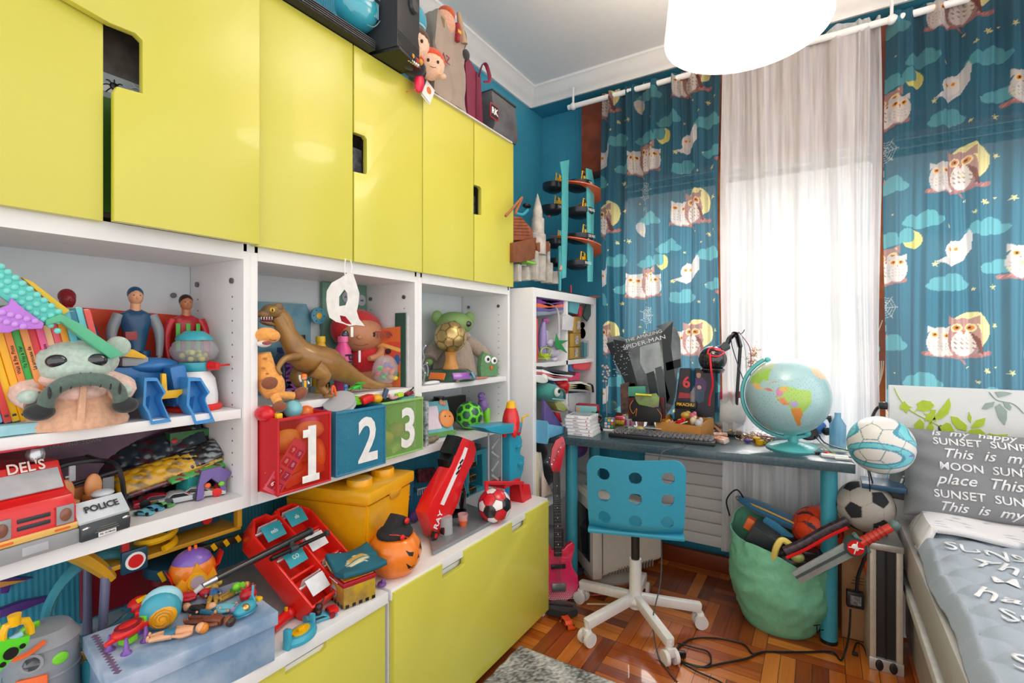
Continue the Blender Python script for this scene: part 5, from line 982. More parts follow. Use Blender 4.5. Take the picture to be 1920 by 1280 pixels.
part(t,'body',V_,('t',[(-.05,0,.06),(-.02,0,.055),(.0,0,.075),(.005,0,.1),(.015,0,.115)],[.006,.02,.024,.015,.012],12)); part(t,'head',V_,('s',.02,0,.118,.024,.014,.014),('s',.03,0,.106,.014,.01,.005)); part(t,'green_legs',LIME,('t',[(-.01,.014,.06),(.004,.018,.03),(.0,.018,.006)],[.016,.014,.012],10),('t',[(-.01,-.014,.06),(.01,-.02,.03),(.012,-.02,.006)],[.016,.014,.012],10)); part(t,'eye',BLACK,('s',.022,.012,.124,.003))
ws('toy_dog','little grey and tan toy dog lying in front of the photo frame','toy',mat('#8a7a66',.7),('s',-.03,1.28,ZL+.012,.014,.026,.012),('s',-.025,1.30,ZL+.016,.01,.011,.01))
ws('spotted_book','black and white spotted slim book standing at the left end of the lower right shelf','book',mat('#3a4a52',.5,scale=60,h2='#c9ced0'),('b',-.06,1.235,ZL+.08,.1,.015,.16,.001))
# ================================================================ RIGHT BENCH (z .5)
t=thing('grey_platform','flat silver grey turntable platform with a round post on the right bench','stand',(0,1.25,ZB))
wp(t,'plate',mat('#8f9398',.35,metal=.4),('p','z',PZ(ZB+.012,[(812,1035),(925,975),(905,955),(850,935),(800,985)]),ZB+.002,ZB+.014,.002)); wp(t,'edge_strip',BLACK,('c',(.137,1.10,ZB+.004),(.137,1.43,ZB+.004),.003,.003)); q=atZ(840,1000,ZB+.014); wp(t,'post',plas('#a9abad'),('c',(q.x-.01,q.y,ZB+.013),(q.x-.01,q.y,ZB+.07),.024,.022,28))
t=thing('toy_blaster','big red toy dart blaster standing on end, leaning right beside the pumpkin bucket','toy blaster',(.06,1.2,ZB))
BLR=plas('#e3181f',coat=.4)
o_=PX(.06,[(805,1005),(790,960),(800,935),(817,905),(838,868),(845,845),(858,818),(880,826),(884,842),(880,862),(868,885),(860,905),(850,940),(838,965),(828,990),(820,1008)])
wp(t,'body',BLR,('p','x',o_,.03,.085,.008)); wp(t,'white_stripe',WHITEP,('p','x',PX(.0865,[(826,945),(868,850),(872,838),(877,840),(872,856),(832,947)]),.085,.0875))
wp(t,'black_rail',BLACK,('p','x',PX(.088,[(843,850),(858,817),(866,820),(852,854)]),.04,.092,.002),*[('b',.09,*PX(.09,[(847+1.8*k,848-4.2*k)])[0],.008,.009,.004) for k in range(7)])
wp(t,'black_panel',BLACK,*[('b',.087,*PX(.087,[(858+3.5*k,885-10*k)])[0],.003,.022,.008,.001,R(28)) for k in range(3)]); wp(t,'side_tube',BLR,('c',atX(812,925,.04),atX(840,862,.04),.007,.007)); wp(t,'grip',BLACK,('p','x',PX(.06,[(832,862),(845,840),(842,872),(834,880)]),.03,.08,.003))
txt(t,'RAY',.032,WHITEP,tuple(Vector(atX(822,975,.0875))-t.location),(R(90)+0,R(-58),R(90)),bold=.0006)
for a in ((812,1003),(830,998)):
    q=atX(*a,.09); w_=wp(t,'wheel',BLACK,('c',(q.x,q.y,ZB+.0285),(q.x+.012,q.y,ZB+.0285),.014,.014,20)); wp(t,'wheel_cap',RED,('c',(q.x+.011,q.y,ZB+.0285),(q.x+.0135,q.y,ZB+.0285),.008,.008,16))
q=atZ(868,985,ZB+.014); t=thing('toy_cup','small clear toy cup with orange bottom on the grey platform','cup',(q.x,q.y,ZB+.014)); part(t,'base',plas('#f2683c'),('l',0,0,0,[(.012,0),(.016,.02),(0,.02)],24)); part(t,'rim',clear('#f0c0b8',.4),('l',0,0,.02,[(.016,0),(.019,.022),(.018,.022),(.015,0)],24,{'cap':False}))
q=atX(855,950,-.0); t=thing('black_vase','glossy black boot shaped object behind the red blaster','vase',(q.x,q.y,ZB+.013)); part(t,'body',mat('#17151a',.08,coat=1,var=0),('t',[(0,-.01,.03),(0,.0,.08),(-.01,.012,.13),(-.01,.02,.19),(0,.0,.25)],[.045,.04,.028,.024,.03],18)); part(t,'foot',BLACK,('l',0,-.01,0,[(.045,0),(.047,.012),(.03,.02)],28))
# soccer ball red black white
def rb(C,P,k,gap):
    cols=[lin('#d81e2c'),lin('#17181c'),lin('#d81e2c'),lin('#eceaea'),lin('#d81e2c'),lin('#17181c'),lin('#eceaea')]
    for i in range(32):
        C[k==i]=(lin('#17181c') if i%3==0 else lin('#d81e2c')) if i>=12 else lin('#eceaea')
    C[gap<.006]=lin('#50161c')
ball('football','small red, black and white football on the right end of the bench',.062,(.155,1.418,ZB+.062),(.5,.9,.4),rb,vmat('ball_gloss',.25,coat=.5),seg=200)
# launch tower
t=thing('toy_rocket_tower','red and blue toy launch tower with grey lattice and a red rocket','toy playset',(.09,1.47,ZB)); TB=plas('#2a9bb8')
hX=lambda u,v,X=.09:atX(u,v,X)
wp(t,'base_frame',plas('#d81e26'),*[('c',hX(a,b,x),hX(c,d,x),.007,.007) for x in (.06,.13) for a,b,c,d in ((910,905,980,905),(912,905,912,963),(975,905,983,958))],('c',hX(912,905,.06),hX(912,905,.13),.007,.007),('c',hX(978,905,.06),hX(978,905,.13),.007,.007),('b',.09,hX(945,905).y,hX(945,903).z,.085,.12,.014,.003),('p','x',PX(.10,[(968,905),(980,905),(990,965),(965,965)]),.06,.135,.003))
wp(t,'lattice_post',GREY,*[('c',hX(a,905,x),hX(a,812,x),.0035,.0035) for a in (916,940) for x in (.06,.12)])
wp(t,'lattice_brace',GREY,*[('b',x,*[(p+q_)/2 for p,q_ in zip(PX(x,[(916,v)])[0],PX(x,[(940,v-20)])[0])],.003,.055,.008,0,R(32 if k%2 else -32)) for x in (.065,.12) for k,v in enumerate((905,884,862,842))])
wp(t,'blue_column',TB,('p','x',PX(.10,[(948,905),(948,810),(965,805),(972,825),(968,850),(976,855),(974,880),(966,905)]),.075,.12,.004),('b',.11,*PX(.11,[(966,835)])[0],.05,.03,.012,.003),('b',.11,*PX(.11,[(970,868)])[0],.05,.03,.012,.003))
wp(t,'blue_deck',TB,('p','x',PX(.11,[(890,800),(905,797),(965,790),(962,808),(925,812),(905,808)]),.07,.15,.004)); wp(t,'blue_foot',TB,('b',.13,hX(905,962).y,ZB+.012,.05,.035,.02,.005))
r_=hX(958,808,.12); k_=1.0
wp(t,'rocket',plas('#df1f22',coat=.4),('l',r_.x,r_.y,r_.z-.005,[(.03,0),(.036,.03),(.034,.06),(.027,.085),(.02,.1)],28),*[('s',r_.x+.03*math.cos(a),r_.y+.036*math.sin(a),r_.z+.008,.012,.012,.03) for a in (-1.9,-.5,.9,2.3)])
wp(t,'yellow_nose',YEL,('l',r_.x,r_.y,r_.z+.094,[(.021,0),(.017,.022),(.008,.028),(0,.028)],24)); wp(t,'yellow_crank',YEL,('t',[r_+Vector((.0,.036,.0)),r_+Vector((.01,.065,.008)),r_+Vector((.01,.075,.045)),r_+Vector((.01,.12,.05))],.0042,6,1)); wp(t,'blue_window',plas('#1f6fa0'),('b',.133,hX(950,925,.13).y,hX(950,925,.13).z,.003,.03,.05,.002))
# blue tower with gold vehicles
t=thing('toy_vehicle_tower','tall blue toy tower with gold grilled vehicles stacked inside, behind the red blaster','toy playset',(-.16,1.5,ZB)); 
bX=lambda u,v:atX(u,v,-.12)
wp(t,'frame',plas('#2f93a8'),('p','x',PX(-.12,[(885,845),(908,838),(906,935),(899,935),(897,850),(888,852),(888,870),(884,870)]),-.2,-.10,.003),('p','x',PX(-.12,[(868,865),(874,862),(872,935),(866,935)]),-.2,-.1,.003),('b',-.16,bX(885,932).y,ZB+.01,.12,.16,.02,.003))
for v in (870,895,918): q=bX(880,v); wp(t,'gold_vehicle',GOLD,('b',-.125,q.y,q.z,.05,.055,.03,.008)); wp(t,'grille',BLACK,*[('b',-.099,q.y-.018+.012*k,q.z,.003,.007,.022,.001) for k in range(4)])
wp(t,'black_top',BLACK,('b',-.14,bX(890,840).y,bX(890,840).z,.06,.07,.03,.004))
# police station
t=thing('toy_police_station','blue toy police station with barred window and yellow shield, behind the pumpkin bucket','toy playset',(-.2,1.3,ZB)); PB=plas('#2f86b0'); pX=lambda u,v,X=-.13:PX(X,[(u,v)])[0]
wp(t,'building',PB,('p','x',PX(-.13,[(740,900),(775,890),(776,990),(745,1000)]),-.26,-.13,.003),('p','x',PX(-.14,[(776,925),(808,920),(808,960),(776,965)]),-.26,-.14,.003),('b',-.2,pX(770,960)[0],ZB+.02,.13,.22,.04,.003))
wp(t,'battlement',plas('#c9d6dc'),*[('b',-.128,*pX(742+6*k,899-1.8*k),.01,.009,.012) for k in range(6)]); wp(t,'yellow_shield',YEL,('p','x',PX(-.126,[(747,903),(770,898),(766,907),(758,911),(750,908)]),-.132,-.126,.001)); wp(t,'window_bars',WHITEP,('p','x',PX(-.128,[(749,913),(769,909),(769,928),(750,932)]),-.134,-.128)); 
bb=wp(t,'window_gap',BLACK,*[('b',-.127,*pX(753+4.3*k,920.5-.9*k),.002,.005,.03) for k in range(4)]); wp(t,'sign_board',plas('#7a2a3a'),('b',-.127,*pX(759,937),.004,.05,.016,.001)); q=Vector((-.1245,*pX(759,937))); txt(t,'POLICE',.012,WHITEP,tuple(q-t.location))
wp(t,'fence',WHITEP,*[('c',(-.12,*pX(780+4*k,918-k)),(-.12,pX(780+4*k,918-k)[0],pX(780+4*k,918-k)[1]-.02),.002,.002,6) for k in range(6)],('c',(-.12,*pX(779,917)),(-.12,*pX(802,911)),.0025,.0025)); wp(t,'door',DBLUE,('b',-.128,*pX(760,960),.004,.035,.06,.002)); wp(t,'side_bricks',PURP,('s',-.1,pX(765,975)[0],ZB+.02,.02,.025,.02)); wp(t,'yellow_light',YEL,('s',-.12,*pX(797,925),.006,.006,.014))
ws('toy_brick_heap','small heap of red and yellow toy pieces at the foot of the police station','toy',plas('#d8202c'),*[('b',-.05+random.Random(k).uniform(-.02,.02),pX(785,975)[0]+random.Random(k+9).uniform(-.05,.03),ZB+.012+.012*(k%3),.025,.03,.02,.003,k,k*.7,k*1.3) for k in range(8)])
ws('yellow_bent_tube','yellow bent toy tube on the heap by the police station','toy',YEL,('t',[(-.03,pX(778,975)[0],ZB+.045),(-.03,pX(786,970)[0],ZB+.06),(-.03,pX(792,975)[0],ZB+.045)],.005,6))
ws('game_cartridge_board','dark red printed board leaning on the wall behind the police station','board',mat('#5a2030',.4,scale=40,h2='#a04a4a'),('p','x',PX(-.29,[(783,880),(815,876),(825,890),(820,900),(785,905)]),-.3,-.288,.003))
q=atZ(733,1075,ZB); ws('purple_yellow_charm','small purple and yellow rubber charm between the tin and the pumpkin','toy',plas('#7a4a9a'),('s',.16,.862,ZB+.008,.012,.012,.008),('s',.165,.862,ZB+.016,.006,.006,.008))
# ================================================================ ON TOP OF THE WALL CABINETS (z 2.055)
ZC=2.056; BLK=plas('#222428',rough=.5)
t=thing('record_player','black slim electronic device with ridged edge lying on the wall cabinets','device',(-.12,.8,ZC)); part(t,'body',BLK,('b',.02,-.01,.014,.26,.34,.028,.005)); part(t,'upper_shell',mat('#4d565e',.3,metal=.3),('b',0,-.02,.045,.2,.28,.034,.012)); part(t,'ridges',DGREY,*[('b',.152,-.01,.006+.006*k,.003,.33,.002) for k in range(4)]); part(t,'latch',GREY,('b',.102,.02,.05,.006,.04,.016,.002))
t=thing('blue_balloon_toy','glossy turquoise rounded toy lying on the black device','toy',(-.02,.93,ZC+.075)); part(t,'body',mat('#3fb0c6',.1,coat=1,var=.02),('s',0,0,.05,.06,.07,.065)); part(t,'painted_shine',WHITEP,('s',.05,-.01,.07,.015,.03,.02))  # white bulge stands in for a highlight on the glossy toy
t=thing('loudspeaker','black bookshelf loudspeaker with round dial lying near the cabinet edge','speaker',(.0,1.035,ZC),(0,0,R(12))); part(t,'cabinet',BLK,('b',-.02,0,.13,.2,.13,.24,.004)); part(t,'bottom_plate',BLACK,('b',-.01,0,.005,.19,.125,.01,.002)); part(t,'dial',DGREY,('l',0,0,0,[(.022,0),(.022,.006),(.018,.012),(0,.012)],28),loc=(.08,.02,.18),rot=(0,PI/2,0)); part(t,'grille_lines',DGREY,*[('b',.0805,0,.02+.006*k,.002,.12,.002) for k in range(8)])
t=thing('blue_air_vent_toy','pale turquoise slatted clip with a thin cable on the side of the loudspeaker','clip',(.03,.955,ZC+.12)); part(t,'slats',plas('#7fb9c4'),*[('b',.0,-.016+.007*k,0,.004,.004,.045) for k in range(5)],('b',0,-.002,.022,.004,.034,.004)); part(t,'cable',plas('#8aa0a8'),('t',[(0,-.01,.03),(0,.02,.04),(0,.03,0),(0,.0,-.05),(0,-.03,-.06)],.0015,5))
def topplush(n,l,Y,z,r,c,hair,X=.0,face=1):
    t=thing(n,l,'plush toy',(X,Y,z),(0,0,R(-35))); part(t,'head',soft(c),('s',0,0,0,r*.8,r,r*1.05)); part(t,'hair',soft(hair),('s',-r*.12,0,r*.28,r*.86,r*1.07,r*.95))
    for s in (-1,1): part(t,'eye',BLACK,('s',r*.74,s*r*.34,-.1*r,r*.08,r*.1,r*.12))
    part(t,'mouth',mat('#8a4a3a',.6),('t',[(r*.72,-r*.2,-.48*r),(r*.75,0,-.54*r),(r*.72,r*.2,-.48*r)],r*.02,5)); return t
t=topplush('plush_doll','plush doll head with pale face and dark brown hair beside the loudspeaker',1.125,ZC+.10,.052,'#e8c3a8','#5a3524',.03); part(t,'body',soft('#2a2426'),('s',0,.0,-.075,.03,.04,.03)); part(t,'scarf',soft('#d0402a'),('l',0,0,-.06,[(.03,0),(.034,.008),(.03,.016)],24)); part(t,'stripe',soft('#e8a81f'),('s',.032,.0,-.052,.006,.014,.009))
t=topplush('plush_doll','plush doll head with pale face and orange red hair below the brown haired doll',1.185,ZC+.055,.048,'#ecc2a4','#d8481c',.05); part(t,'body',soft('#1f1f22'),('s',.0,-.05,-.03,.03,.045,.022)); part(t,'hand',soft('#ecc2a4'),('s',.03,.035,-.048,.012,.012,.01))
t=thing('plush_hat','round turquoise felt plush piece on top behind the brown haired doll','plush toy',(-.04,1.17,ZC+.2)); part(t,'body',soft('#46a5c0'),('s',0,0,.03,.06,.07,.06)); part(t,'band',soft('#d9e5e4'),('t',[(.05,-.03,.0),(.062,.0,-.006),(.05,.03,0)],.003,6)); part(t,'felt_leg',soft('#bfb0a4'),('c',(0,.02,-.02),(0,.05,-.17),.03,.02))
t=thing('plush_bundle','dark plush toy with red and yellow striped scarf atop the paper bag','plush toy',(-.02,1.37,ZC+.31)); part(t,'body',soft('#3a3a3c'),('s',0,.06,-.02,.03,.03,.05),('s',.02,.075,-.08,.014,.02,.022)); part(t,'face',soft('#dca58a'),('s',0,-.03,-.01,.04,.045,.05)); part(t,'orange_hair',soft('#c2521f'),('s',.0,-.02,.03,.035,.035,.03)); part(t,'scarf',soft('#a0202a'),('b',.03,.01,-.03,.02,.02,.07,.006)); part(t,'yellow_stripe',soft('#e0b02a'),('b',.041,.01,-.03,.002,.018,.012)); part(t,'broom',mat('#b89a7a',.8),('c',(.02,.03,.06),(.025,.055,-.05),.008,.016))
t=thing('brown_paper_bag','tall crumpled taupe paper bag with dark red AZ letters on the wall cabinets','bag',(-.05,1.34,ZC),(0,0,R(4)))
def crump(bm):
    _box(bm,0,0,.15,.12,.20,.30); bmesh.ops.subdivide_edges(bm,edges=bm.edges[:],cuts=9,use_grid_fill=True); rr=random.Random(3)
    for v in bm.verts: v.co+=Vector((rr.uniform(-1,1),rr.uniform(-1,1),0))*.0035+Vector((.004*math.sin(v.co.z*40+v.co.y*30),0,0)); v.co.y*=1-.12*(v.co.z/.3)
part(t,'bag',mat('#a39488',.55,bump=.3,scale=20),crump,angle=20); txt(t,'AZ',.04,mat('#8a2838',.5),(.068,-.045,.14),bold=.0006); part(t,'tape',mat('#8a6a3a',.4),('b',.062,-.055,.27,.002,.02,.03))
t=thing('burgundy_bag','burgundy fabric gift bag with ribbon handle between the paper bag and the grey box','bag',(-.03,1.52,ZC)); part(t,'bag',mat('#7a1f40',.6,bump=.3),('p','x',[(-.06,0),(-.075,.2),(-.06,.235),(.0,.2),(.03,.19),(.045,0)],-.06,.03,.006)); part(t,'handle',mat('#8a2346',.5),('t',[(.03,.01,.18),(.035,.03,.24),(.035,.06,.25),(.035,.085,.2),(.03,.05,.18)],.008,4,3,{'flat':.3})) ; part(t,'ribbon',mat('#6a1a38',.6),('b',.032,.0,.1,.003,.015,.19,.001))
t=thing('grey_box','dark grey box with tapered sides at the right end on the wall cabinets','box',(-.07,1.715,ZC)); part(t,'box',mat('#55565a',.4,scale=14,h2='#6a6b6e'),('p','y',[(-.11,0),(.075,0),(.085,.02),(.07,.17),(-.1,.17)],-.09,.10,.002)); part(t,'lid_edge',mat('#3a3b3e',.4),('b',-.01,.005,.172,.17,.19,.008,.001))
t=thing('logo_card','red edged black card with white letters RK on the front of the grey box','card',(.03,1.60,ZC+.03)); part(t,'card',mat('#b51a2a',.4),('b',0,0,.03,.003,.06,.06,.001)); part(t,'black_field',BLACK,('b',.0018,0,.03,.001,.05,.05)); txt(t,'RK',.036,WHITEP,(.0028,0,.03),bold=.001)
t=thing('paper_tag','folded white paper tag with an orange animal print hanging over the cabinet door edge','tag',(.035,1.19,ZC-.03),(R(-25),0,0)); part(t,'tag',mat('#eeeae6',.6),('b',0,0,0,.002,.045,.06,.0005),('b',-.004,.004,-.004,.002,.045,.06,.0005)); part(t,'print',mat('#e07a3a',.6),('s',.0012,0,.005,.0005,.012,.012))
ws('red_drop_ornament','glossy pink red drop shaped ornament hanging over the cabinet edge','ornament',plas('#e81f4f'),('s',.035,1.145,ZC-.02,.012,.02,.035,R(-12)))
ws('feather_stick','thin orange brown curved feather stalk against the green door','feather',mat('#b8702a',.7),('t',[(.03,1.14,ZC-.03),(.035,1.12,ZC-.055),(.035,1.085,ZC-.075)],.002,5))
t=thing('striped_scarf_toy','small black, red and yellow patterned cloth toy at the foot of the loudspeaker','plush toy',(.045,1.085,ZC)); part(t,'body',soft('#241c1e'),('s',0,0,.02,.03,.045,.022)); 
for k in range(4): part(t,'patch',soft('#e0a21f' if k%2 else '#c22a2a'),('s',.024,-.03+.02*k,.02+.006*(k%2),.008,.008,.01))
part(t,'glass_beads',CHROME,*[('s',.03,-.03+.01*k,.004,.006) for k in range(5)]); ws('green_wedge','lime green folded card under the loudspeaker','card',plas('#7fc23a'),('b',.02,1.06,ZC+.004,.08,.08,.006))
ws('long_flat_box','white flat box edge with orange trim under the bags along the cabinet top','box',mat('#d8d0c8',.6),('b',-.09,1.5,ZC-.0045,.2,.55,.006))
# behind the door gap
t=thing('game_box','dark board game box with a spider print seen through the first door cut-out','box',(-.06,.335,1.44)); part(t,'box',mat('#4a4440',.5,h2='#6a645e',scale=20),('b',-.03,0,.2,.05,.1,.42)); part(t,'green_side',mat('#4f8a2a',.5),('b',-.004,-.02,.12,.004,.05,.24)); part(t,'pale_band',mat('#b8c4cc',.5),('b',-.003,.01,.26,.004,.08,.05)); part(t,'spider',BLACK,('s',.001,.0,.262,.003,.008,.008),*[('t',[(.001,0,.262),(.002,.012*math.cos(a),.262+.012*math.sin(a)),(.001,.02*math.cos(a),.258+.018*math.sin(a))],.001,4) for a in [k*.785 for k in range(8)]]); txt(t,'TORY',.02,WHITEP,(.0025,.034,.255),(PI/2,-R(80),PI/2))
for y0,n in ((.93,'second'),(1.53,'third')): ws('dark_toy_box',f'dark grey box seen through the {n} door cut-out from the left','box',mat('#4a4a50',.5,h2='#8a8a90',scale=50),('b',-.07,y0,1.7,.05,.08,.14))
_before=set(COL.objects)
# ================================================================ BOOKCASE contents
def bz(u,v,X=.03): return atX(u,v,X)
def blk(n,l,c,cat,u0,v0,u1,v1,X=.05,dep=.18,m=None,bev=.003,tilt=None):
    P=[(u0,v0),(u1,v1)] ; a=atX(u0,v1,X); b=atX(u1,v0,X); z0=min(a.z,b.z); z1=max(a.z,b.z)
    return ws(n,l,cat,m or mat(c,.5),('b',X-dep/2,(a.y+b.y)/2,(z0+z1)/2,dep,abs(b.y-a.y),abs(z1-z0),bev,tilt or 0))
def poly(n,l,c,cat,P,X=.05,dep=.1,m=None,bev=.002): return ws(n,l,cat,m or mat(c,.5),('p','x',PX(X,P),X-dep,X,bev))
for k,(c,n) in enumerate((('#5a2a78','dark purple'),('#8a3a98','bright purple'),('#e8703a','orange'),('#6a5aa0','violet blue'),('#8a94a0','grey'))):
    poly('plastic_folder',f'{n} plastic folder in the sagging pile at the top of the bookcase',c,'folder',[(1007,552+8*k),(1063,560+3.2*k*1.6),(1062,564+3.2*k*1.6),(1030,570+5*k),(1007,560+8*k)],dep=.22,m=plas(c))
ws('white_ribbon','white ribbon hanging from the purple folders in the bookcase','ribbon',WHITEP,('t',[bz(1028,568,.06),bz(1044,578,.072),bz(1048,600,.075),bz(1048,635,.075)],.005,4,5,{'flat':.25}))
poly('pink_slim_book','tall slim pink book at the left of the bookcase shelf','#d8485a','book',[(1005,597),(1009,597),(1009,678),(1005,678)],dep=.15)
poly('small_suitcase_box','beige box with rounded corner behind the purple toy dinosaur','#8d8478','box',[(1010,592),(1054,588),(1054,650),(1010,650)],X=-.1,dep=.05)
t=thing('toy_dinosaur','lilac toy dinosaur with pink head standing in the bookcase','toy dinosaur',bz(1016,650,.02)); DP=plas('#9a8cc4'); part(t,'body',DP,('t',[(0,-.0,-.0),(0,.005,.05),(0,.01,.1),(0,.02,.12)],[.02,.024,.014,.01],12)); part(t,'head',plas('#b0609a'),('s',0,.04,.13,.014,.03,.014),('s',.0,.045,.118,.01,.024,.005)); part(t,'leg',DP,('c',(0,-.01,0),(.01,-.01,-.045),.012,.008)); part(t,'leg',DP,('c',(0,.015,0),(.01,.018,-.045),.012,.008))
blk('white_box','white cardboard box at the back of the bookcase shelf','#dfe2e6','box',1024,620,1062,678,X=-.04,dep=.1)
ws('plush_rabbit','white and lilac plush toy lying in the bookcase below the dinosaur','plush toy',soft('#c9c2d6'),('s',*bz(1036,658,.03),.04,.045,.035),('s',*bz(1032,643,.04),.02,.03,.018),('s',*bz(1040,674,.06),.014,.02,.01))
ws('lime_ring_toy','lime green hoop toy with black base in the bookcase','toy',plas('#b7d23a'),('t',[bz(1024+10*math.cos(a),660+9*math.sin(a),.068) for a in [k*.7 for k in range(10)]],.003,5,2),('b',*bz(1018,665,.05),.05,.03,.014,.003),('b',*bz(1018,671,.05),.06,.04,.008,.002))
poly('paper_star_leaf','green paper star leaf hanging on the edge of the bookcase divider','#2f9350','decoration',[(1044,625),(1048,638),(1066,638),(1053,645),(1064,662),(1050,654),(1045,656),(1040,642)],X=.075,dep=.002)
poly('hanging_tag','square grey white card tag hanging in front of the bookcase divider','#d6d4d6','tag',[(1055,593),(1065,589),(1076,595),(1074,620),(1054,618)],X=.078,dep=.002)
poly('blue_card_box','light blue game box with dark label on the upper right of the bookcase','#5fa9b5','box',[(1068,562),(1088,566),(1083,589),(1067,585)],dep=.08)
blk('red_can','small red can beside the light blue box','#b52a3a','can',1086,574,1092,592,X=.04,dep=.05); poly('hanging_net','dark green mesh racket with black rim leaning at the top right of the bookcase','#2f4a44','racket',[(1094,592),(1103,562),(1108,568),(1116,568),(1113,582),(1102,602),(1098,598)],X=.05,dep=.01)
for i,(u0,v0,u1,v1,l) in enumerate(((1075,594,1089,624,'topmost gold trading card tin, above the two others'),(1069,625,1089,650,'middle gold trading card tin in the stack'),(1068,650,1089,673,'lowest gold trading card tin in the stack'))):
    o=blk('gold_tin',l,'#b8923f','tin',u0,v0,u1,v1,X=.045,dep=.1,m=mat('#c79f45',.3,metal=.6)); q=bz((u0+u1)/2+4,(v0+v1)/2,.0465); o2=part(o,'picture',mat('#5f5a7a',.4,scale=60,h2='#c9c0b0'),('b',.0515,.012,(atX(u0,v0,.045).z-atX(u0,v1,.045).z)/2,.002,.04,.045)); o['group']='gold card tins'
ws('fruit_ornament','green and red rubber fruit piece beside the gold tins','toy',mat('#c25a4a',.5),('s',*bz(1104,625,.0),.02,.03,.03),('s',*bz(1102,610,.0),.015,.018,.018))
for k,c in enumerate(('#2f5f6a','#4a8a94')): blk('slim_case',('dark' if k==0 else 'light')+' teal slim case standing right of the gold tins',c,'case',1090+6*k,641+k,1095+6*k,669,X=.05,dep=.12)
blk('organiser_block','pale grey box with two black holes at the right of the bookcase shelf','#d0d0d4','box',1104,638,1114,667,X=.04,dep=.1)
# lower level
for k,(c,l) in enumerate((('#3a3f44','dark grey magazine on top of the curling pile'),('#e9e9ec','white papers in the curling pile'),('#d0606a','red edged book in the curling pile'),('#dfe3e6','thick white book at the bottom of the curling pile'))):
    poly('magazine',l+' in the bookcase',c,'magazine',[(1005,688+5*k),(1030,690+5*k),(1080-5*k,700+3*k),(1078-5*k,704+3*k),(1040,702+4*k),(1005,694+5*k)],X=.10,dep=.22)
ws('plastic_clog','white and green plastic shoe under the magazines','shoe',plas('#dfe5e2'),('s',*bz(1012,708,.08),.04,.035,.022),('s',*bz(1010,714,.1),.03,.025,.012))
t=thing('teal_bag','teal sports bag with a round picture patch bulging out of the bookcase','bag',bz(1022,735,.06)); part(t,'bag',soft('#3f9088'),('s',0,0,0,.09,.075,.045,R(-12))); part(t,'strap',soft('#2f5a5c'),('t',[(.08,-.02,.02),(.09,.02,.01),(.08,.05,-.03)],.006,6)); part(t,'patch',mat('#c9cfc8',.5),('s',.08,-.03,.008,.012,.026,.022)); part(t,'patch_print',BLACK,('s',.09,-.03,.012,.004,.014,.01)); part(t,'piping',soft('#7fc0b8'),('t',[(.07,-.06,-.02),(.09,0,-.03),(.07,.06,-.035)],.003,5))
ws('red_heart_cushion','shiny red heart shaped cushion under the magazines','cushion',plas('#d01824'),('s',*bz(1050,722,.04),.05,.045,.035),('s',*bz(1056,730,.05),.03,.03,.026),('s',*bz(1042,716,.03),.04,.03,.02))
poly('blue_cushion','blue cushion corner poking out below the red heart','#2f7fa8','cushion',[(1040,715),(1066,742),(1062,750),(1044,745),(1030,735)],X=.06,dep=.12,m=soft('#2f7fa8'),bev=.01)
poly('green_pouch','yellow green pouch behind the purple folder','#a9b06a','pouch',[(1040,755),(1052,752),(1064,765),(1058,772),(1046,768)],X=.09,dep=.05)
poly('white_headband','white and black curved band right of the yellow green pouch','#d0d2cf','band',[(1050,753),(1060,753),(1070,768),(1066,770),(1058,758)],X=.085,dep=.02)
poly('purple_notebook','purple notebook with pale edge leaning out of the bookcase','#5a4a88','notebook',[(1004,753),(1030,762),(1057,801),(1020,795),(1006,780)],X=.11,dep=.012)
poly('red_white_carton','red and white carton behind the purple notebook','#c92030','carton',[(1040,772),(1050,774),(1054,792),(1046,785)],X=.09,dep=.04)
poly('blue_pillow_case','light blue fabric hanging out of the bookcase over the bench','#5aa6cc','fabric',[(1004,796),(1030,795),(1062,800),(1058,812),(1030,822),(1014,838),(1006,828)],X=.13,dep=.06,m=mat('#66aed2',.6,bump=.3),bev=.006)
poly('blue_cloth','blue cloth folded at the left of the red cloth in the bookcase','#2f6fae','cloth',[(1067,680),(1076,678),(1076,697),(1067,694)],dep=.15,m=soft('#2f6fae'))
poly('red_cloth','bright red folded cloth in the right bookcase compartment','#e02a3a','cloth',[(1076,680),(1108,675),(1109,685),(1106,694),(1090,693),(1076,690)],X=.06,dep=.15,m=soft('#e02a3a'),bev=.006)
poly('pink_box','magenta pink box below the blue cloth','#d83a6a','box',[(1067,703),(1088,698),(1087,712),(1067,714)],dep=.12)
for k,c in enumerate(('#e3e0d8','#c9c58a','#b8a468','#9aa0a4')): poly('paper_stack',f"{['white','pale green','tan','grey'][k]} sheets in the paper stack right of the bookcase divider",c,'papers',[(1066,716+4*k),(1090,715+3*k),(1108,722+3*k),(1107,726+3*k),(1066,721+4*k)],X=.07,dep=.2)
poly('plastic_bag','grey white crumpled plastic bag below the paper stack','#c4c6cc','bag',[(1067,737),(1090,735),(1112,733),(1112,760),(1080,775),(1067,770)],X=.05,dep=.12,m=mat('#c9cbd0',.3,bump=.4),bev=.006)
ws('black_strap','black curved strap at the right edge of the bookcase','strap',BLACK,('t',[bz(1102,720,.06),bz(1110,722,.07),bz(1112,735,.07)],.006,6))
for k,(c,l) in enumerate((('#d8cfa8','cream spined tall book standing on the lowest visible bookcase shelf'),('#c9c9c0','pale book leaning beside the cream one, low in the bookcase'))): poly('tall_book',l,c,'book',[(1004+6*k,850),(1009+6*k,848),(1012+14*k,938),(1006+6*k,940)],X=.08,dep=.15)
poly('leaning_card','greeting card with a red plant picture leaning low in the bookcase','#d9c6b8','card',[(1010,885),(1022,895),(1036,925),(1012,936)],X=.1,dep=.004)
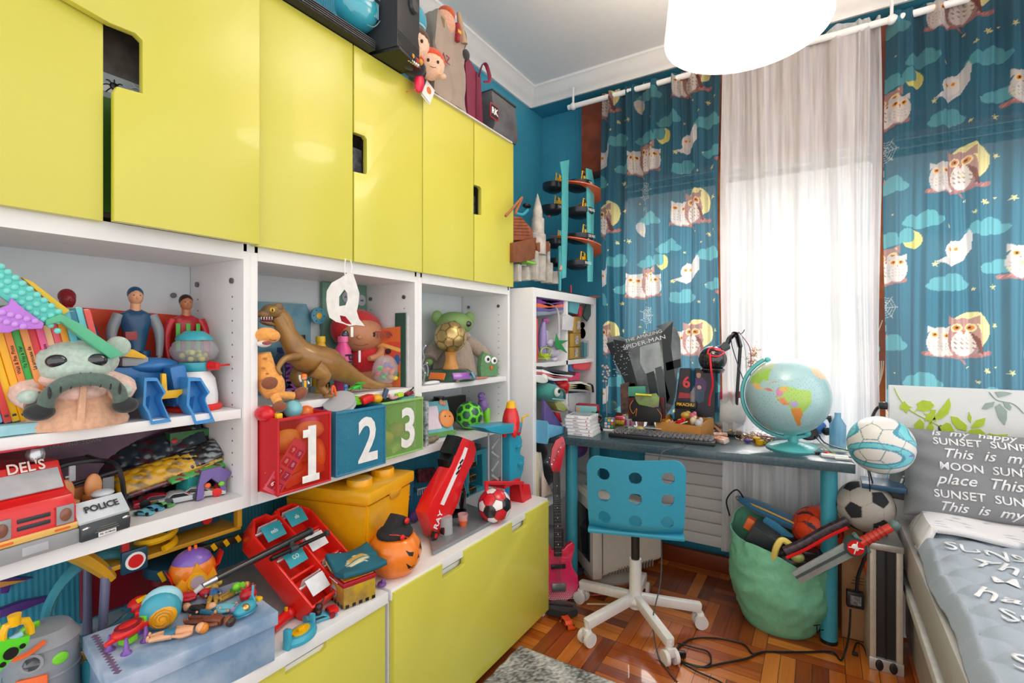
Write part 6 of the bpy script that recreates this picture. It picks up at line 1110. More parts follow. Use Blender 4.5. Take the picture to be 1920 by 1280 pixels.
ws('black_tangle','black bag and straps low in the bookcase behind the guitar neck','bag',soft('#22242a'),('s',-.02,2.0,.62,.08,.07,.06),('s',.0,2.05,.5,.07,.08,.06)); ws('helmet_toy','white and black helmet low in the bookcase to the left of the chair','helmet',plas('#d8d8da'),('s',.0,2.45,.66,.07,.08,.05)); ws('colour_bag','red, blue and yellow printed bag below the helmet','bag',mat('#c22a2a',.5,scale=18,h2='#2f5fae'),('s',.02,2.45,.56,.05,.08,.05))
ws('grey_basket','grey plastic basket at the bottom of the bookcase behind the guitar','basket',mat('#a9adb0',.5),('b',-.05,2.2,.12,.2,.25,.16,.02))
for o in list(COL.objects):
    if o in _before or o.type!='MESH' or o.name.startswith('hanging') or o.name.startswith('paper_star'): continue
    L=o.location.copy(); p_=o.parent
    if p_: L=p_.matrix_basis@L
    for v in o.data.vertices:
        y=v.co.y+L.y
        if y<1.886: v.co.y=1.886-L.y+(y-1.886)*.02
        elif y>2.557: v.co.y=2.557-L.y
# ================================================================ ON TOP OF THE BOOKCASE (z 1.41)
ZK=1.411
t=thing('toy_castle','grey rock castle playset with pointed tower and brown wooden galleon','toy playset',(-.1,1.99,ZK)); RK=mat('#b3aaa0',.7,scale=25,h2='#d2cbc2',bump=.5)
rr=random.Random(5)
for k,(u,v0,v1,w) in enumerate(((975,527,495,16),(992,525,500,18),(1008,524,470,16),(1022,526,478,14),(1035,530,492,14),(1046,532,508,12),(985,500,470,14),(1030,500,455,12),(1012,490,440,12))):
    a=atX(u,v0,.0-.02*(k>5)); b=atX(u,v1,.0-.02*(k>5)); ww=w*2.2/924*1.0
    wp(t,'rock',RK,('b',a.x-.03,a.y,max((max(a.z,ZK)+b.z)/2,ZK+.01),.06,ww,max(b.z-max(a.z,ZK),.02),.006,0,0,rr.uniform(-.3,.3)))
a=atX(1008,470,-.03); wp(t,'tower',RK,('l',a.x,a.y,a.z-.02,[(.042,0),(.042,.1),(.034,.105),(.034,.18),(.025,.185),(.025,.22),(.018,.25),(.006,.29),(0,.31)],10))
wp(t,'galleon_hull',mat('#8a5230',.6,scale=30,h2='#7a4526'),('p','x',PX(.02,[(963,455),(985,450),(1006,445),(1003,485),(990,490),(963,492)]),-.05,.02,.003)); wp(t,'plank_deck',mat('#a8603c',.6,h2='#8f4e30',scale=30),('p','x',PX(-.01,[(963,405),(978,407),(998,430),(1000,450),(963,450)]),-.05,-.01,.002))
wp(t,'plank_lines',mat('#5a3420',.7),*[('c',(-.009,*PX(-.009,[(964,410+6*k)])[0]),(-.009,*PX(-.009,[(985+2*k,411+6*k)])[0]),.0012,.0012,5) for k in range(6)])
wp(t,'jib',mat('#a8623c',.6),('c',atX(948,405,.05),atX(979,370,.05),.006,.005,8),('c',atX(979,370,.05),atX(966,400,.05),.006,.006,8)); wp(t,'blue_slide',CYAN,('t',[atX(968,400,-.02),atX(980,402,-.02),atX(990,393,-.02)],.007,8)); wp(t,'black_turret',BLACK,('s',*atX(988,386,-.08),.02,.03,.012)); wp(t,'brown_stairs',mat('#8a5030',.6),('p','x',PX(.0,[(1006,455),(1030,452),(1033,470),(1020,475),(1008,470)]),-.04,.0,.003)); wp(t,'grass',LIME,('b',.0,atX(990,492,0).y,atX(990,493,0).z,.05,.09,.008,.003)); wp(t,'red_flag',RED,('b',0,*PX(0,[(1030,405)])[0],.004,.012,.008)); wp(t,'tusk',mat('#d3a48a',.6),('t',[atX(1050,507,.03),atX(1056,485,.03),atX(1057,460,.03)],.007,8))
t=thing('toy_car_tower','multi-storey toy car park tower, turquoise posts with orange spiral ramp and black decks','toy playset',(-.08,2.42,ZK)); TW=plas('#5cc2c4'); TP=lambda u,v,X=-.02:atX(u,v,X)
wp(t,'base_plate',plas('#2f3a44'),('b',-.08,2.33,ZK+.008,.2,.36,.016,.003)); wp(t,'post',TW,('p','x',PX(.04,[(1052,303),(1068,299),(1066,330),(1066,400),(1062,520),(1055,522),(1056,330)]),.03,.04,.003)); wp(t,'post',TW,('p','x',PX(.10,[(1101,315),(1110,318),(1115,345),(1112,528),(1104,528),(1102,345)]),.09,.10,.003)); wp(t,'crown',TW,('t',[TP(1104,318),TP(1108,306),TP(1112,298)],.008,8)); wp(t,'yellow_ball',YEL,('s',*TP(1109,300),.012,.013,.016)); wp(t,'grey_fin',GREY,('p','x',PX(-.03,[(1092,305),(1100,300),(1098,320),(1094,318)]),-.035,-.03))
DK=plas('#23282e')
for k,(u,v,r,x) in enumerate(((1038,350,.055,-.08),(1084,348,.07,.03),(1036,392,.055,-.08),(1086,398,.07,.03),(1042,455,.05,-.08),(1086,446,.07,.03),(1045,490,.04,-.08),(1083,495,.06,.03))):
    r*=1.12; q=atX(u,v,x); wp(t,'deck',DK,('l',q.x,q.y,q.z-.03,[(r*.55,0),(r*.95,.014),(r,.02),(r,.045),(r*.94,.045)],28))
    w_=.75*r; wp(t,'yellow_rail',YEL,('t',[(q.x+r*.6,q.y-w_,q.z+.015),(q.x+r*.6,q.y-w_*.8,q.z+.06),(q.x+r*.62,q.y-.004,q.z+.06),(q.x+r*.62,q.y,q.z+.02)],.0035,6,1),('t',[(q.x+r*.62,q.y,q.z+.02),(q.x+r*.62,q.y+.006,q.z+.054),(q.x+r*.5,q.y+w_*.8,q.z+.054),(q.x+r*.5,q.y+w_,q.z+.015)],.005,6,1),('b',q.x+r*.72,q.y,q.z+.024,.004,r*1.3,.018))
    wd_={0:'',1:'CAR',2:'CAR RAMP',3:'PARKING',5:'CAR PARK',7:'PARKING'}.get(k,'')
    if wd_: txt(t,wd_,.022,WHITEP,(q.x+r+.0015-t.location.x,q.y-t.location.y-r*.15,q.z-.001-t.location.z),(PI/2,0,PI/2-.25),sx=.62)
def ramp(v0,v1):
    z0=atX(1030,v0,-.1).z; z1=atX(1098,v1,.0).z
    def f(bm):
        n=26; up=[]; cx,cy=.0,2.465
        for i in range(n+1):
            s=i/n; a=R(lerp(-150,112,s)); z=lerp(z0,z1,s); ring=[]; w_=lerp(.86,.5,min(1,s*1.6))
            for r_,dz in ((1,0),(w_,0),(w_,-.006),(1,-.006)): ring.append(bm.verts.new((cx+.155*r_*math.cos(a),cy+.155*r_*math.sin(a),z+dz)))
            up.append(ring)
        for i in range(n):
            for j in range(4): bm.faces.new((up[i][j],up[i][(j+1)%4],up[i+1][(j+1)%4],up[i+1][j]))
        bm.faces.new(up[0]); bm.faces.new(up[-1][::-1])
    return f
for a in ((338,388),(438,487)): wp(t,'spiral_ramp',plas('#ee6a34'),ramp(*a))
wp(t,'exit_ramp',plas('#ee6a34'),('s',.07,2.57,ZK+.004,.035,.05,.004)); wp(t,'red_post',RED,('c',(.0,2.40,ZK+.01),(.0,2.40,ZK+.06),.005,.004)); wp(t,'curtain_clip',TW,('c',(-.05,2.36,ZK+.01),(-.05,2.36,ZK+.36),.01,.01))
# ================================================================ DESK (top z .72)
DZ=.72; DR=R(6.2); DO=Vector((.085,1.966,0)); DE=Vector((math.cos(DR),math.sin(DR),0)); DN=Vector((-math.sin(DR),math.cos(DR),0))
def dl(x,y,z=0): return DO+DE*x+DN*y+Vector((0,0,z))
desk=thing('desk','dark slate blue desk with turquoise round legs in front of the window','desk',DO,DR)
part(desk,'tabletop',mat('#33474f',.3,scale=90,h2='#435a63',coat=.3),('b',.603,.275,.7025,1.205,.55,.035,.002))
for x,y in ((.085,.1),(1.135,.1),(.085,.48),(1.135,.48)):
    l=part(desk,'leg',plas('#3fa0b4'),('c',(x,y,.012),(x,y,.685),.029,.029,28)); part(l,'leg_foot',BLACK,('c',(x,y,0),(x,y,.014),.03,.03,24))
part(desk,'cross_rail',plas('#235668'),('b',.6,.3,.668,1.0,.03,.035))
def dz(u,v,z=DZ): return atZ(u,v,z)
# keyboard
q=dz(1235,826); kb=thing('keyboard','black computer keyboard with dusty keys along the front edge of the desk','keyboard',(q.x,q.y+.055,DZ),R(6))
part(kb,'body',plas('#1c1d20'),('b',0,0,.009,.46,.15,.018,.004)); rr=random.Random(2)
part(kb,'keys',mat('#4a4c50',.4,scale=120,h2='#8b8d90'),*[('b',-.212+.0192*c+.004*(r%2),-.055+.0195*r,.022,.0158,.0158,.008,.002) for r in range(6) for c in range(23) if not(r==0 and 4<c<9)])
part(kb,'space_bar',mat('#4a4c50',.4),('b',-.09,-.055,.022,.092,.0158,.008,.002)); bpy.data.objects[kb.children[1].name]['kind']='stuff'
ws('keyboard_cable','thin grey cable hanging from the keyboard down in front of the chair to the floor','cable',mat('#4a4c50',.5),('t',[atZ(1282,832,.745),atZ(1283,838,.73),Vector((.62,1.93,.70)),Vector((.63,1.9,.5)),Vector((.635,1.9,.36)),Vector((.64,1.87,.22)),Vector((.63,1.8,.1)),Vector((.665,1.74,.012)),Vector((.70,1.70,.005)),Vector((.76,1.64,.004))],.0026,6,6))
# stack of white cases
q=dz(1088,817); 
for k in range(6):
    L=('bottom case of the white stack at the left of the desk','second white case from the bottom of the desk stack','third white case from the bottom of the desk stack','fourth white case from the bottom of the desk stack','fifth white case, just under the topmost','topmost white case of the desk stack with grey cover')[k]
    t=thing('game_case',L,'game case',(q.x-.012+[.008,.006,0,-.004,-.006,-.002][k],q.y+.055,DZ+.0158*k),R(4+[0,1,-2,1,-1,2][k]),'white game cases on the desk')
    part(t,'case',plas('#e6e5e6'),('b',0,0,.0075,.125,.12,.0148,.002)); part(t,'spine_label',mat('#f4f4f4',.5),('b',0,-.0605,.0075,.118,.001,.011)); txt(t,['NEW SUPER','PARTY','SPORTS','FAMILY','KART','PLAY'][k],.008,mat('#7a3a50',.5),(-.01,-.0613,.0075),FY); part(t,'spine_dot',plas('#c22a2a'),('s',.045,-.0612,.0075,.003,.0008,.003))
part(t,'cover_picture',mat('#b9c2cc',.4,scale=40,h2='#8f9aa8'),('b',0,0,.0155,.1,.1,.001))
# cube puzzle
q=dz(1143,801); t=thing('puzzle_cube','coloured twisty puzzle cube beside the stack of white cases','puzzle cube',(q.x,q.y,DZ),R(12)); part(t,'core',BLACK,('b',0,0,.024,.048,.048,.048,.002)); rr=random.Random(11); cc=[plas(c) for c in ('#e8562a','#4f9fd0','#e8d83a','#e8e8e8','#3fae4a','#c8202a')]
for a in range(3):
    for b_ in range(3):
        part(t,'sticker',rr.choice(cc),('b',-.0155+.0155*a,-.0243,.0085+.0155*b_,.013,.001,.013,.0003)); part(t,'sticker',rr.choice(cc),('b',.0243,-.0155+.0155*a,.0085+.0155*b_,.001,.013,.013,.0003)); part(t,'sticker',rr.choice(cc),('b',-.0155+.0155*a,-.0155+.0155*b_,.0483,.013,.013,.001,.0003))
# lunch tin behind
q=atY(1100,768,2.2); t=thing('lunch_tin','red rimmed tin case with cartoon fruit print standing behind the white cases','tin case',(q.x,2.2,DZ+.02),R(6)); rd=mat('#9a2038',.4); part(t,'rim',rd,('b',0,.012,.055,.125,.04,.11,.018)); print_card(t,'picture',.108,.09,'#86c3c6',[('e','#7a4030',-.012,.022,.02,.018),('e','#e08a50',-.012,.03,.016,.013),('e','#e8904a',.018,.026,.018,.022),('e','#e05a4a',.03,.045,.012,.01),('e','#c8303a',-.04,.012,.018,.01),('e','#e0a06a',-.042,.07,.008,.014),('e','#5a9a3a',.036,.06,.01,.004),('e','#f0e0c0',.02,.012,.012,.008)],loc=(0,-.0092,.01),rot=(0,0,-PI/2))
ws('black_cable_roll','coil of thick black cable right of the lunch tin','cable',BLACK,('t',[Vector((q.x+.075+.012*math.cos(k*1.1),2.18+.01*math.sin(k*1.1),DZ+.01+.009*k)) for k in range(11)],.008,8,3))
# squishy balls
q=dz(1148,785); t=thing('light_bulb_toy','lime yellow ball toy with red and yellow ridged base near the puzzle cube','toy',(q.x,q.y-.01,DZ+.028),(R(18),R(15),0)); part(t,'ball',plas('#d4e022'),('s',-.006,0,.052,.031)); 
q2=dz(1163,795); t2=thing('gummy_burger','yellow and pink ridged rubber toy burger under the lime ball','toy',(q2.x,q2.y-.005,DZ)); part(t2,'yellow_ridges',plas('#eec83a'),*[('s',.02*math.cos(a),.02*math.sin(a),.014,.009,.009,.015) for a in [k*.7 for k in range(9)]],('s',0,0,.016,.022,.022,.014)); part(t2,'pink_top',plas('#e2445f'),('l',0,0,.028,[(.027,0),(.029,.005),(.022,.013),(0,.014)],20))
# pencil tin
q=dz(1152,775); t=thing('pencil_cup','pale blue cup with a red ball pen and a green frog topper','cup',(q.x,q.y+.03,DZ)); part(t,'cup',plas('#a7ccd6'),('l',0,0,0,[(.026,0),(.03,.07),(.028,.07),(.024,.01)],24,{'cap':False}),('l',0,0,0,[(.026,0),(.024,.012)],24)); part(t,'red_ball',RED,('s',-.018,0,.098,.016)); part(t,'frog',LIME,('s',.004,0,.078,.014,.012,.012),('t',[(.01,0,.08),(.022,0,.1),(.03,0,.108),(.024,0,.085)],.0035,6)); part(t,'pen',BLACK,('c',(.0,.01,.02),(.01,.02,.115),.004,.004)); part(t,'tape_stack',mat('#b9bfc2',.5),('b',-.03,-.03,.02,.05,.03,.04,.004))
# skyline standee
st=thing('movie_standee','dark city skyline cardboard standee with THE AMAZING SPIDER-MAN lettering in front of the curtain','standee',(.38,2.37,DZ)); SK_=[(1137,644),(1143,632),(1160,629),(1172,634),(1240,612),(1227,612),(1247,601),(1262,599),(1258,612),(1266,613),(1275,635),(1277,688),(1270,690),(1268,722),(1266,740),(1258,760),(1240,775),(1190,775),(1175,755),(1180,720),(1160,700),(1150,672)]
SK_=[(1137,644),(1143,632),(1160,629),(1172,636),(1238,616),(1230,612),(1262,600),(1258,612),(1266,613),(1275,635),(1277,688),(1270,690),(1266,740),(1258,765),(1240,790),(1190,790),(1178,755),(1182,720),(1160,700),(1150,672)]
o=wp(st,'board',mat('#3b4146',.35,scale=7,h2='#8a9296'),('p','y',PY(2.37,SK_),2.37,2.378))
def pyb(P,h,y=2.3695,n='tower_print',h2=None): wp(st,n,mat(h,.35,scale=30,h2=h2) if h2 else mat(h,.35),('p','y',PY(y,P),y-.0012,y))
for P,c in (([(1137,644),(1150,640),(1165,700),(1150,672)],'#1d2226'),([(1150,636),(1172,640),(1195,720),(1182,745),(1165,700)],'#23282c'),([(1240,625),(1262,603),(1258,650),(1268,722),(1262,760),(1250,755)],'#2c3236'),([(1248,680),(1276,672),(1276,688),(1250,695)],'#141719'),([(1172,720),(1190,718),(1205,775),(1188,780)],'#1a1e21'),([(1212,700),(1226,695),(1240,765),(1225,775)],'#30373b'),([(1228,690),(1240,686),(1256,745),(1242,770)],'#4f585c')): pyb(P,c)
rr=random.Random(9); wp(st,'window_lights',mat('#c3cbd0',.5),*[('b',*atY(rr.uniform(1150,1186),rr.uniform(645,705),2.3675),.005,.0008,.003) for _ in range(60)]); wp(st,'pale_sky',mat('#8f989c',.5,scale=12,h2='#b6bdc0'),('p','y',PY(2.3698,[(1200,650),(1236,640),(1246,690),(1228,700),(1210,700),(1200,680)]),2.3692,2.3698))
for s_,z,sz in (('THE AMAZING',(1206,630),.022),('SPIDER-MAN',(1207,642),.03)):
    q=atY(*z,2.3675); txt(st,s_,sz,mat('#e8eaec',.4),tuple(q-st.location),(PI/2,R(-15.5),0),sx=1.35,shear=0)
# green tablet box, leaf cutouts, dark racks
def yb(n,l,c,cat,P,Y,th=.02,m=None): return ws(n,l,cat,m or mat(c,.5),('p','y',PY(Y,P),Y,Y+th,.001))
yb('green_card','plain mint green card standing in front of the skyline standee','#4fa386','card',[(1178,725),(1209,724),(1210,742),(1178,743)],2.32)
yb('dark_photo_collage','dark photo strip standing at the left of the mint card','#33363a','card',[(1163,720),(1178,716),(1180,775),(1164,778)],2.33,m=mat('#33363a',.4,scale=50,h2='#7a4f3f'))
yb('red_game_box','dark red game box behind the orange-outlined headphones print','#8a2430','box',[(1178,746),(1245,745),(1246,785),(1178,785)],2.30,m=mat('#6a1c24',.4,scale=40,h2='#2a2226'))
t=thing('headset_case','black case with thin orange outline drawings in the middle of the desk','case',(.42,2.27,DZ)); wp(t,'case',mat('#1c1c1f',.4),('p','y',PY(2.26,[(1181,760),(1190,748),(1230,748),(1240,770),(1238,792),(1185,790)]),2.26,2.285,.003)); wp(t,'orange_outline',mat('#e8903a',.5),('t',[atY(a,b,2.257) for a,b in ((1187,750),(1181,762),(1187,775),(1194,765),(1192,780))],.0012,5),('t',[atY(a,b,2.257) for a,b in ((1232,766),(1240,778),(1238,790))],.0012,5))
yb('sloth_picture','picture card with green leaves and brown animal on top of the headset case','#7fae3f','card',[(1190,742),(1230,737),(1236,745),(1235,762),(1225,764),(1198,758),(1193,752)],2.245,.004,m=mat('#7fae4a',.4,scale=35,h2='#8a7a70'))
ws('neon_marker','pink and lime neon marker lying on the picture card','marker',plas('#e8e03a'),('c',atY(1192,739,2.24),atY(1222,741,2.24),.0055,.004))
t=thing('popcorn_cup','small pink and white striped popcorn cup with yellow popcorn','cup',(dz(1180,800).x,dz(1180,800).y+.01,DZ)); part(t,'cup',WHITEP,('l',0,0,0,[(.02,0),(.03,.06),(.028,.06),(.018,.006)],20,{'cap':False}),('l',0,0,0,[(.02,0),(.018,.008)],20)); part(t,'popcorn',plas('#ecd82a'),*[('s',.014*math.cos(k),.014*math.sin(k),.06,.009) for k in range(7)]); part(t,'pink_stripe',PINK,*[('b',.0245*math.cos(a),.0245*math.sin(a),.032,.004,.012,.045,.001,0,R(-9),a) for a in (-1.2,0,2,3.2,-2.2)])
t=thing('fries_box','tiny orange striped fries carton next to the popcorn cup','toy food',(dz(1200,803).x,dz(1200,803).y+.01,DZ)); part(t,'carton',plas('#e87a3a'),('p','y',[(-.012,0),(.012,0),(.018,.042),(.0,.036),(-.018,.042)],-.006,.006)); part(t,'white_stripe',WHITEP,*[('b',x,-.0065,.02,.004,.001,.034) for x in (-.008,.001,.01)]); part(t,'fries',plas('#d8a83a'),*[('b',-.01+.005*k,.0,.045,.004,.004,.02,0,0,.1*k-.2) for k in range(5)])
t=thing('juicer_toy','orange squeezer toy on a black stand in front of the headset case','toy',(dz(1218,800).x,dz(1218,800).y+.02,DZ)); part(t,'stand',BLACK,('l',0,0,0,[(.024,0),(.02,.01),(.015,.04),(.018,.05)],20)); part(t,'collar',clear('#e8b0b0',.7),('l',0,0,.048,[(.02,0),(.028,.014),(.026,.02)],20)); part(t,'orange_dome',plas('#f0662a'),('l',0,0,.066,[(.028,0),(.026,.012),(.016,.022),(0,.027)],24)); part(t,'side_bottle',ORA,('c',(.025,0,.03),(.025,0,.05),.006,.006))
t=thing('blue_grey_pouch','pale blue grey rounded purse lying behind the keyboard','pouch',(dz(1220,808).x,dz(1220,808).y+.005,DZ)); part(t,'body',plas('#a9bccb',rough=.5),('s',0,0,.013,.036,.025,.013)); part(t,'zip',DGREY,('t',[(-.034,-.004,.016),(0,-.024,.016),(.034,-.004,.016)],.001,5))
ws('toy_mango','small green and pink toy mango on the keyboard edge','toy food',mat('#a9b868',.4,scale=30,h2='#e09a7a'),('s',*(dz(1200,811)+Vector((0,0,.018))),.022,.017,.015)); ws('toy_cactus','small green spiky plastic plant near the wooden box','toy plant',plas('#3fae3a'),*[('c',dz(1240,805)+Vector((0,0,.01)),dz(1240,805)+Vector((.028*math.cos(k),.016*math.sin(k),.018+.01*(k%3))),.006,.001,6) for k in range(9)])
ws('white_paper_slip','white paper slip lying behind the keyboard keys','paper',WHITEP,('b',*(dz(1225,812)+Vector((0,0,.026))),.08,.03,.0012,0,.1,0,.1)); ws('white_sheet','thin white sheet with green edge under the puzzle cube','paper',WHITEP,('b',*(dz(1160,808)+Vector((-.01,0,.0015))),.14,.05,.002,0,0,0,.12)); ws('crumpled_foil','crumpled clear foil in front of the popcorn cup','foil',clear('#dfe6e8',.7),*[('s',*(dz(1180+3*k,806)+Vector((0,0,.01))),.009,.008,.008,k) for k in range(4)])
ws('hello_sticker','small pink and white toy box left of the popcorn cup','box',mat('#d8c0d0',.4,scale=60,h2='#b04a6a'),('b',*(dz(1166,795)+Vector((.005,.03,.024))),.03,.02,.048,.003))
ws('black_wires','tangle of thin black wires and ring in front of the wooden box','wires',BLACK,('t',[dz(1247,800)+Vector((.03*math.cos(k*.9)+.012*math.sin(k*2.1),.01*math.sin(k*1.3),.018+.014*math.sin(k*1.7))) for k in range(18)],.0018,5,4),('s',*(dz(1258,795)+Vector((0,0,.03))),.007))
t=thing('white_reel','white round plastic reel with green mark leaning on the wooden box','reel',dz(1275,806)+Vector((0,0,.022)),(R(80),0,R(10))); part(t,'reel',WHITEP,('l',0,0,-.005,[(.02,0),(.022,.002),(.022,.008),(0,.01)],28)); part(t,'green_mark',LIME,('s',0,0,.005,.008,.003,.001))
ws('glasses_case','worn brownish slim case lying behind the keyboard, right of the white slip','case',mat('#8d7f80',.5,scale=30,h2='#b5a09c'),('b',*(dz(1275,815)+Vector((0,0,.022))),.11,.03,.008,.003,0,0,.05))
# poster card
t=thing('photo_card','dark photo card with a large red 6 and a person in a colourful shirt','photo card',(.68,2.405,DZ)); c=PY(2.405,[(1275,690),(1346,690),(1346,780),(1262,790)]); wp(t,'card',mat('#23242c',.35,scale=15,h2='#3a3038'),('p','y',c,2.405,2.4056)); q=atY(1287,717,2.403); txt(t,'6',.075,plas('#e8414a'),tuple(q-t.location),FY,bold=.002)
def pb(n,c,*pr): return wp(t,n,mat(c,.5),*pr)
F_=lambda u,v,y=2.403:atY(u,v,y)
pb('car_print','#b03a48',('p','y',PY(2.4042,[(1274,735),(1300,738),(1300,746),(1272,746)]),2.4035,2.4042)); pb('trousers_print','#4a5f74',('p','y',PY(2.4042,[(1300,728),(1322,728),(1320,752),(1310,756),(1300,745)]),2.4035,2.4042)); pb('shirt_print','#6a4a7a',('p','y',PY(2.404,[(1299,712),(1306,708),(1318,708),(1325,716),(1324,732),(1298,732)]),2.4032,2.404)); pb('face_print','#c9a08a',('s',*F_(1310,703),.011,.0012,.015)); pb('hands_print','#d8b8a0',('s',*F_(1311,726),.01,.0012,.01)); pb('hair_print','#4a3a34',('s',*F_(1310,697.5),.011,.001,.006))
# desk organiser box
q=dz(1290,812); t=thing('wooden_tray_box','light bamboo compartment box full of small toys behind the keyboard','wooden box',(.625,2.335,DZ),R(-12)); BM=mat('#d59a55',.4,scale=8,h2='#c68845')
part(t,'front_board',BM,('b',0,-.07,.03,.22,.006,.06)); part(t,'back_board',BM,('b',0,.07,.04,.22,.006,.08)); part(t,'side_board',BM,('p','x',[(-.07,0),(.07,0),(.07,.08),(0,.08),(-.07,.06)],-.11,-.104)); part(t,'side_board',BM,('p','x',[(-.07,0),(.07,0),(.07,.08),(0,.08),(-.07,.06)],.104,.11)); part(t,'base_board',BM,('b',0,0,.003,.22,.14,.006)); part(t,'divider',BM,('b',-.035,0,.03,.005,.135,.06))
TRM=Matrix.Translation((.625,2.335,DZ))@rotm(0,0,R(-12))
def tr_(x,y,z): return TRM@Vector((x,y,z))
for n,l,c,p,r in (('toy_duck','yellow toy duck in the left compartment of the bamboo box','#f0b02a',(-.075,-.02,.05),(.016,.014,.014)),('toy_flag_block','red and white striped small toy in the bamboo box','#d8909a',(-.055,-.025,.052),(.014,.01,.01)),('blue_bead_heap','dark blue beads in the left compartment of the bamboo box','#3a4a7a',(-.065,-.05,.04),(.025,.014,.01)),('stone_egg','grey and yellow rounded toy on the rear edge of the bamboo box','#c9a84a',(-.01,.04,.085),(.026,.018,.018)),('white_grey_robot','white and grey toy dog figure at the right of the bamboo box','#c9cacc',(.08,-.02,.06),(.02,.018,.026)),('puppy_toy','white and yellow toy puppy in the bamboo box','#e8d8b0',(.045,0,.07),(.017,.015,.02)),('pink_strap_toy','pink and white patterned strap toy at the back of the bamboo box','#e0708a',(.03,.03,.085),(.018,.01,.02)),('green_toy_leaf','green toy leaf in the bamboo box','#8ab04a',(-.015,.0,.065),(.02,.012,.008)),('toy_roller','black and white toy wheels in the bamboo box','#3a3a3e',(.06,-.045,.045),(.02,.012,.012))):
    q=tr_(*p); ws(n,l,'toy',plas(c),('s',q.x,q.y,q.z,*r),('s',q.x+r[0]*.4,q.y-.003,q.z+r[2]*.8,r[0]*.5,r[1]*.5,r[2]*.5))
q=tr_(.0,-.03,.06); t=thing('toy_sneaker','tiny red sneaker with white sole lying in the bamboo box','toy shoe',q,(0,R(-25),R(-15))); part(t,'upper',RED,('s',-.005,0,.006,.026,.011,.011),('b',.016,0,.012,.016,.018,.018,.004)); part(t,'sole',WHITEP,('b',0,0,-.004,.055,.02,.004,.001)); part(t,'toe_cap',BLACK,('s',-.026,0,.002,.01,.01,.007)); part(t,'laces',WHITEP,('b',-.0,0,.016,.018,.008,.003,.001))
t=thing('name_box','black toy box with PIKACHU in yellow letters behind the bamboo box','box',atY(1285,760,2.385)); part(t,'box',BLACK,('b',0,.01,0,.1,.02,.035,.004)); txt(t,'PIKACHU',.02,YEL,(0,-.0008,.004),FY,bold=.0006)
# desk lamp, lanyards
t=thing('desk_lamp','round black desk lamp head with a red cord and lanyards hung over its arm','desk lamp',(.80,2.42,DZ)); LB=mat('#141416',.15,coat=1,var=0)
q=atY(1336,673,2.3); wp(t,'lamp_head',LB,('s',q.x,q.y,q.z,.062,.055,.06)); wp(t,'shade_rim',LB,('l',q.x,q.y-.0,q.z-.062,[(.045,0),(.055,.015),(.05,.02)],28)); a=atY(1362,648,2.34); wp(t,'socket',DGREY,('c',atY(1350,656,2.31),a,.017,.021)); wp(t,'joint',plas('#2f5f9a'),('c',atY(1347,659,2.31),atY(1353,654,2.31),.022,.022))
b_=atY(1370,632,2.38); wp(t,'arm',LB,('t',[a,b_,atY(1380,627,2.40),atY(1388,650,2.42)],.012,8),('c',atY(1388,650,2.42),(.83,2.45,DZ+.02),.008,.008)); wp(t,'base',LB,('l',.83,2.45,DZ,[(.06,0),(.062,.012),(.03,.02),(0,.02)],28))
ws('red_string','bright red knotted cord wound on the desk lamp and hanging down','cord',plas('#e8233f'),('t',[atY(1352,655,2.262),atY(1332,652,2.255),atY(1328,664,2.24),atY(1345,668,2.235),atY(1358,660,2.25),atY(1340,655,2.245)],.0035,6),('t',[atY(1331,662,2.237),atY(1333,690,2.22),atY(1336,720,2.24),atY(1331,745,2.26),atY(1330,760,2.27)],.0045,6))
for k,(c,P,l) in enumerate((('#2a2f48',((1370,628),(1373,650),(1384,685),(1395,715)),'dark blue patterned lanyard hanging from the lamp arm'),('#b9c8c8',((1390,628),(1397,655),(1400,700)),'pale blue white lanyard hanging from the lamp arm'),('#8a2a4a',((1385,622),(1405,650),(1408,680),(1406,720)),'maroon and black lanyard hanging at the right of the lamp arm'),('#2a2a2c',((1368,630),(1376,622),(1390,625),(1396,618)),'black lanyard looped over the top of the lamp arm'))):
    ws('lanyard',l,'lanyard',mat(c,.6,scale=80,h2='#7a3a5a' if k==2 else None),('t',[atY(u,v,2.36+.01*k) for u,v in P],.01,6,6,{'flat':.2}),group='lanyards on the desk lamp')
# tinsel: many strands nobody could count
def tins(P,n,s,seed,l,nm):
    rr=random.Random(seed); pr_=[]
    for _ in range(n):
        c=lerp(P[0],P[1],rr.random())+Vector((rr.gauss(0,s),rr.gauss(0,s*.7),abs(rr.gauss(0,s))*.9)); d=Vector((rr.uniform(-1,1),rr.uniform(-1,1),rr.uniform(-1,1)))*.009; pr_.append(('b',*c,.0022,.012,.0006,0,rr.random()*6,rr.random()*6,rr.random()*6))
    return ws(nm,l,'tinsel',mat('#d39a6a',.2,metal=.8,h2='#f0c8a0'),*pr_,kind='stuff')
tins((dz(1400,825),dz(1440,832)),420,.02,3,'copper gold tinsel heap on the desk between the white lamp ball and the globe','tinsel'); tins((atY(1408,690,2.4),atY(1416,655,2.4)),160,.012,6,'copper tinsel hanging on the lanyards','hanging_tinsel')
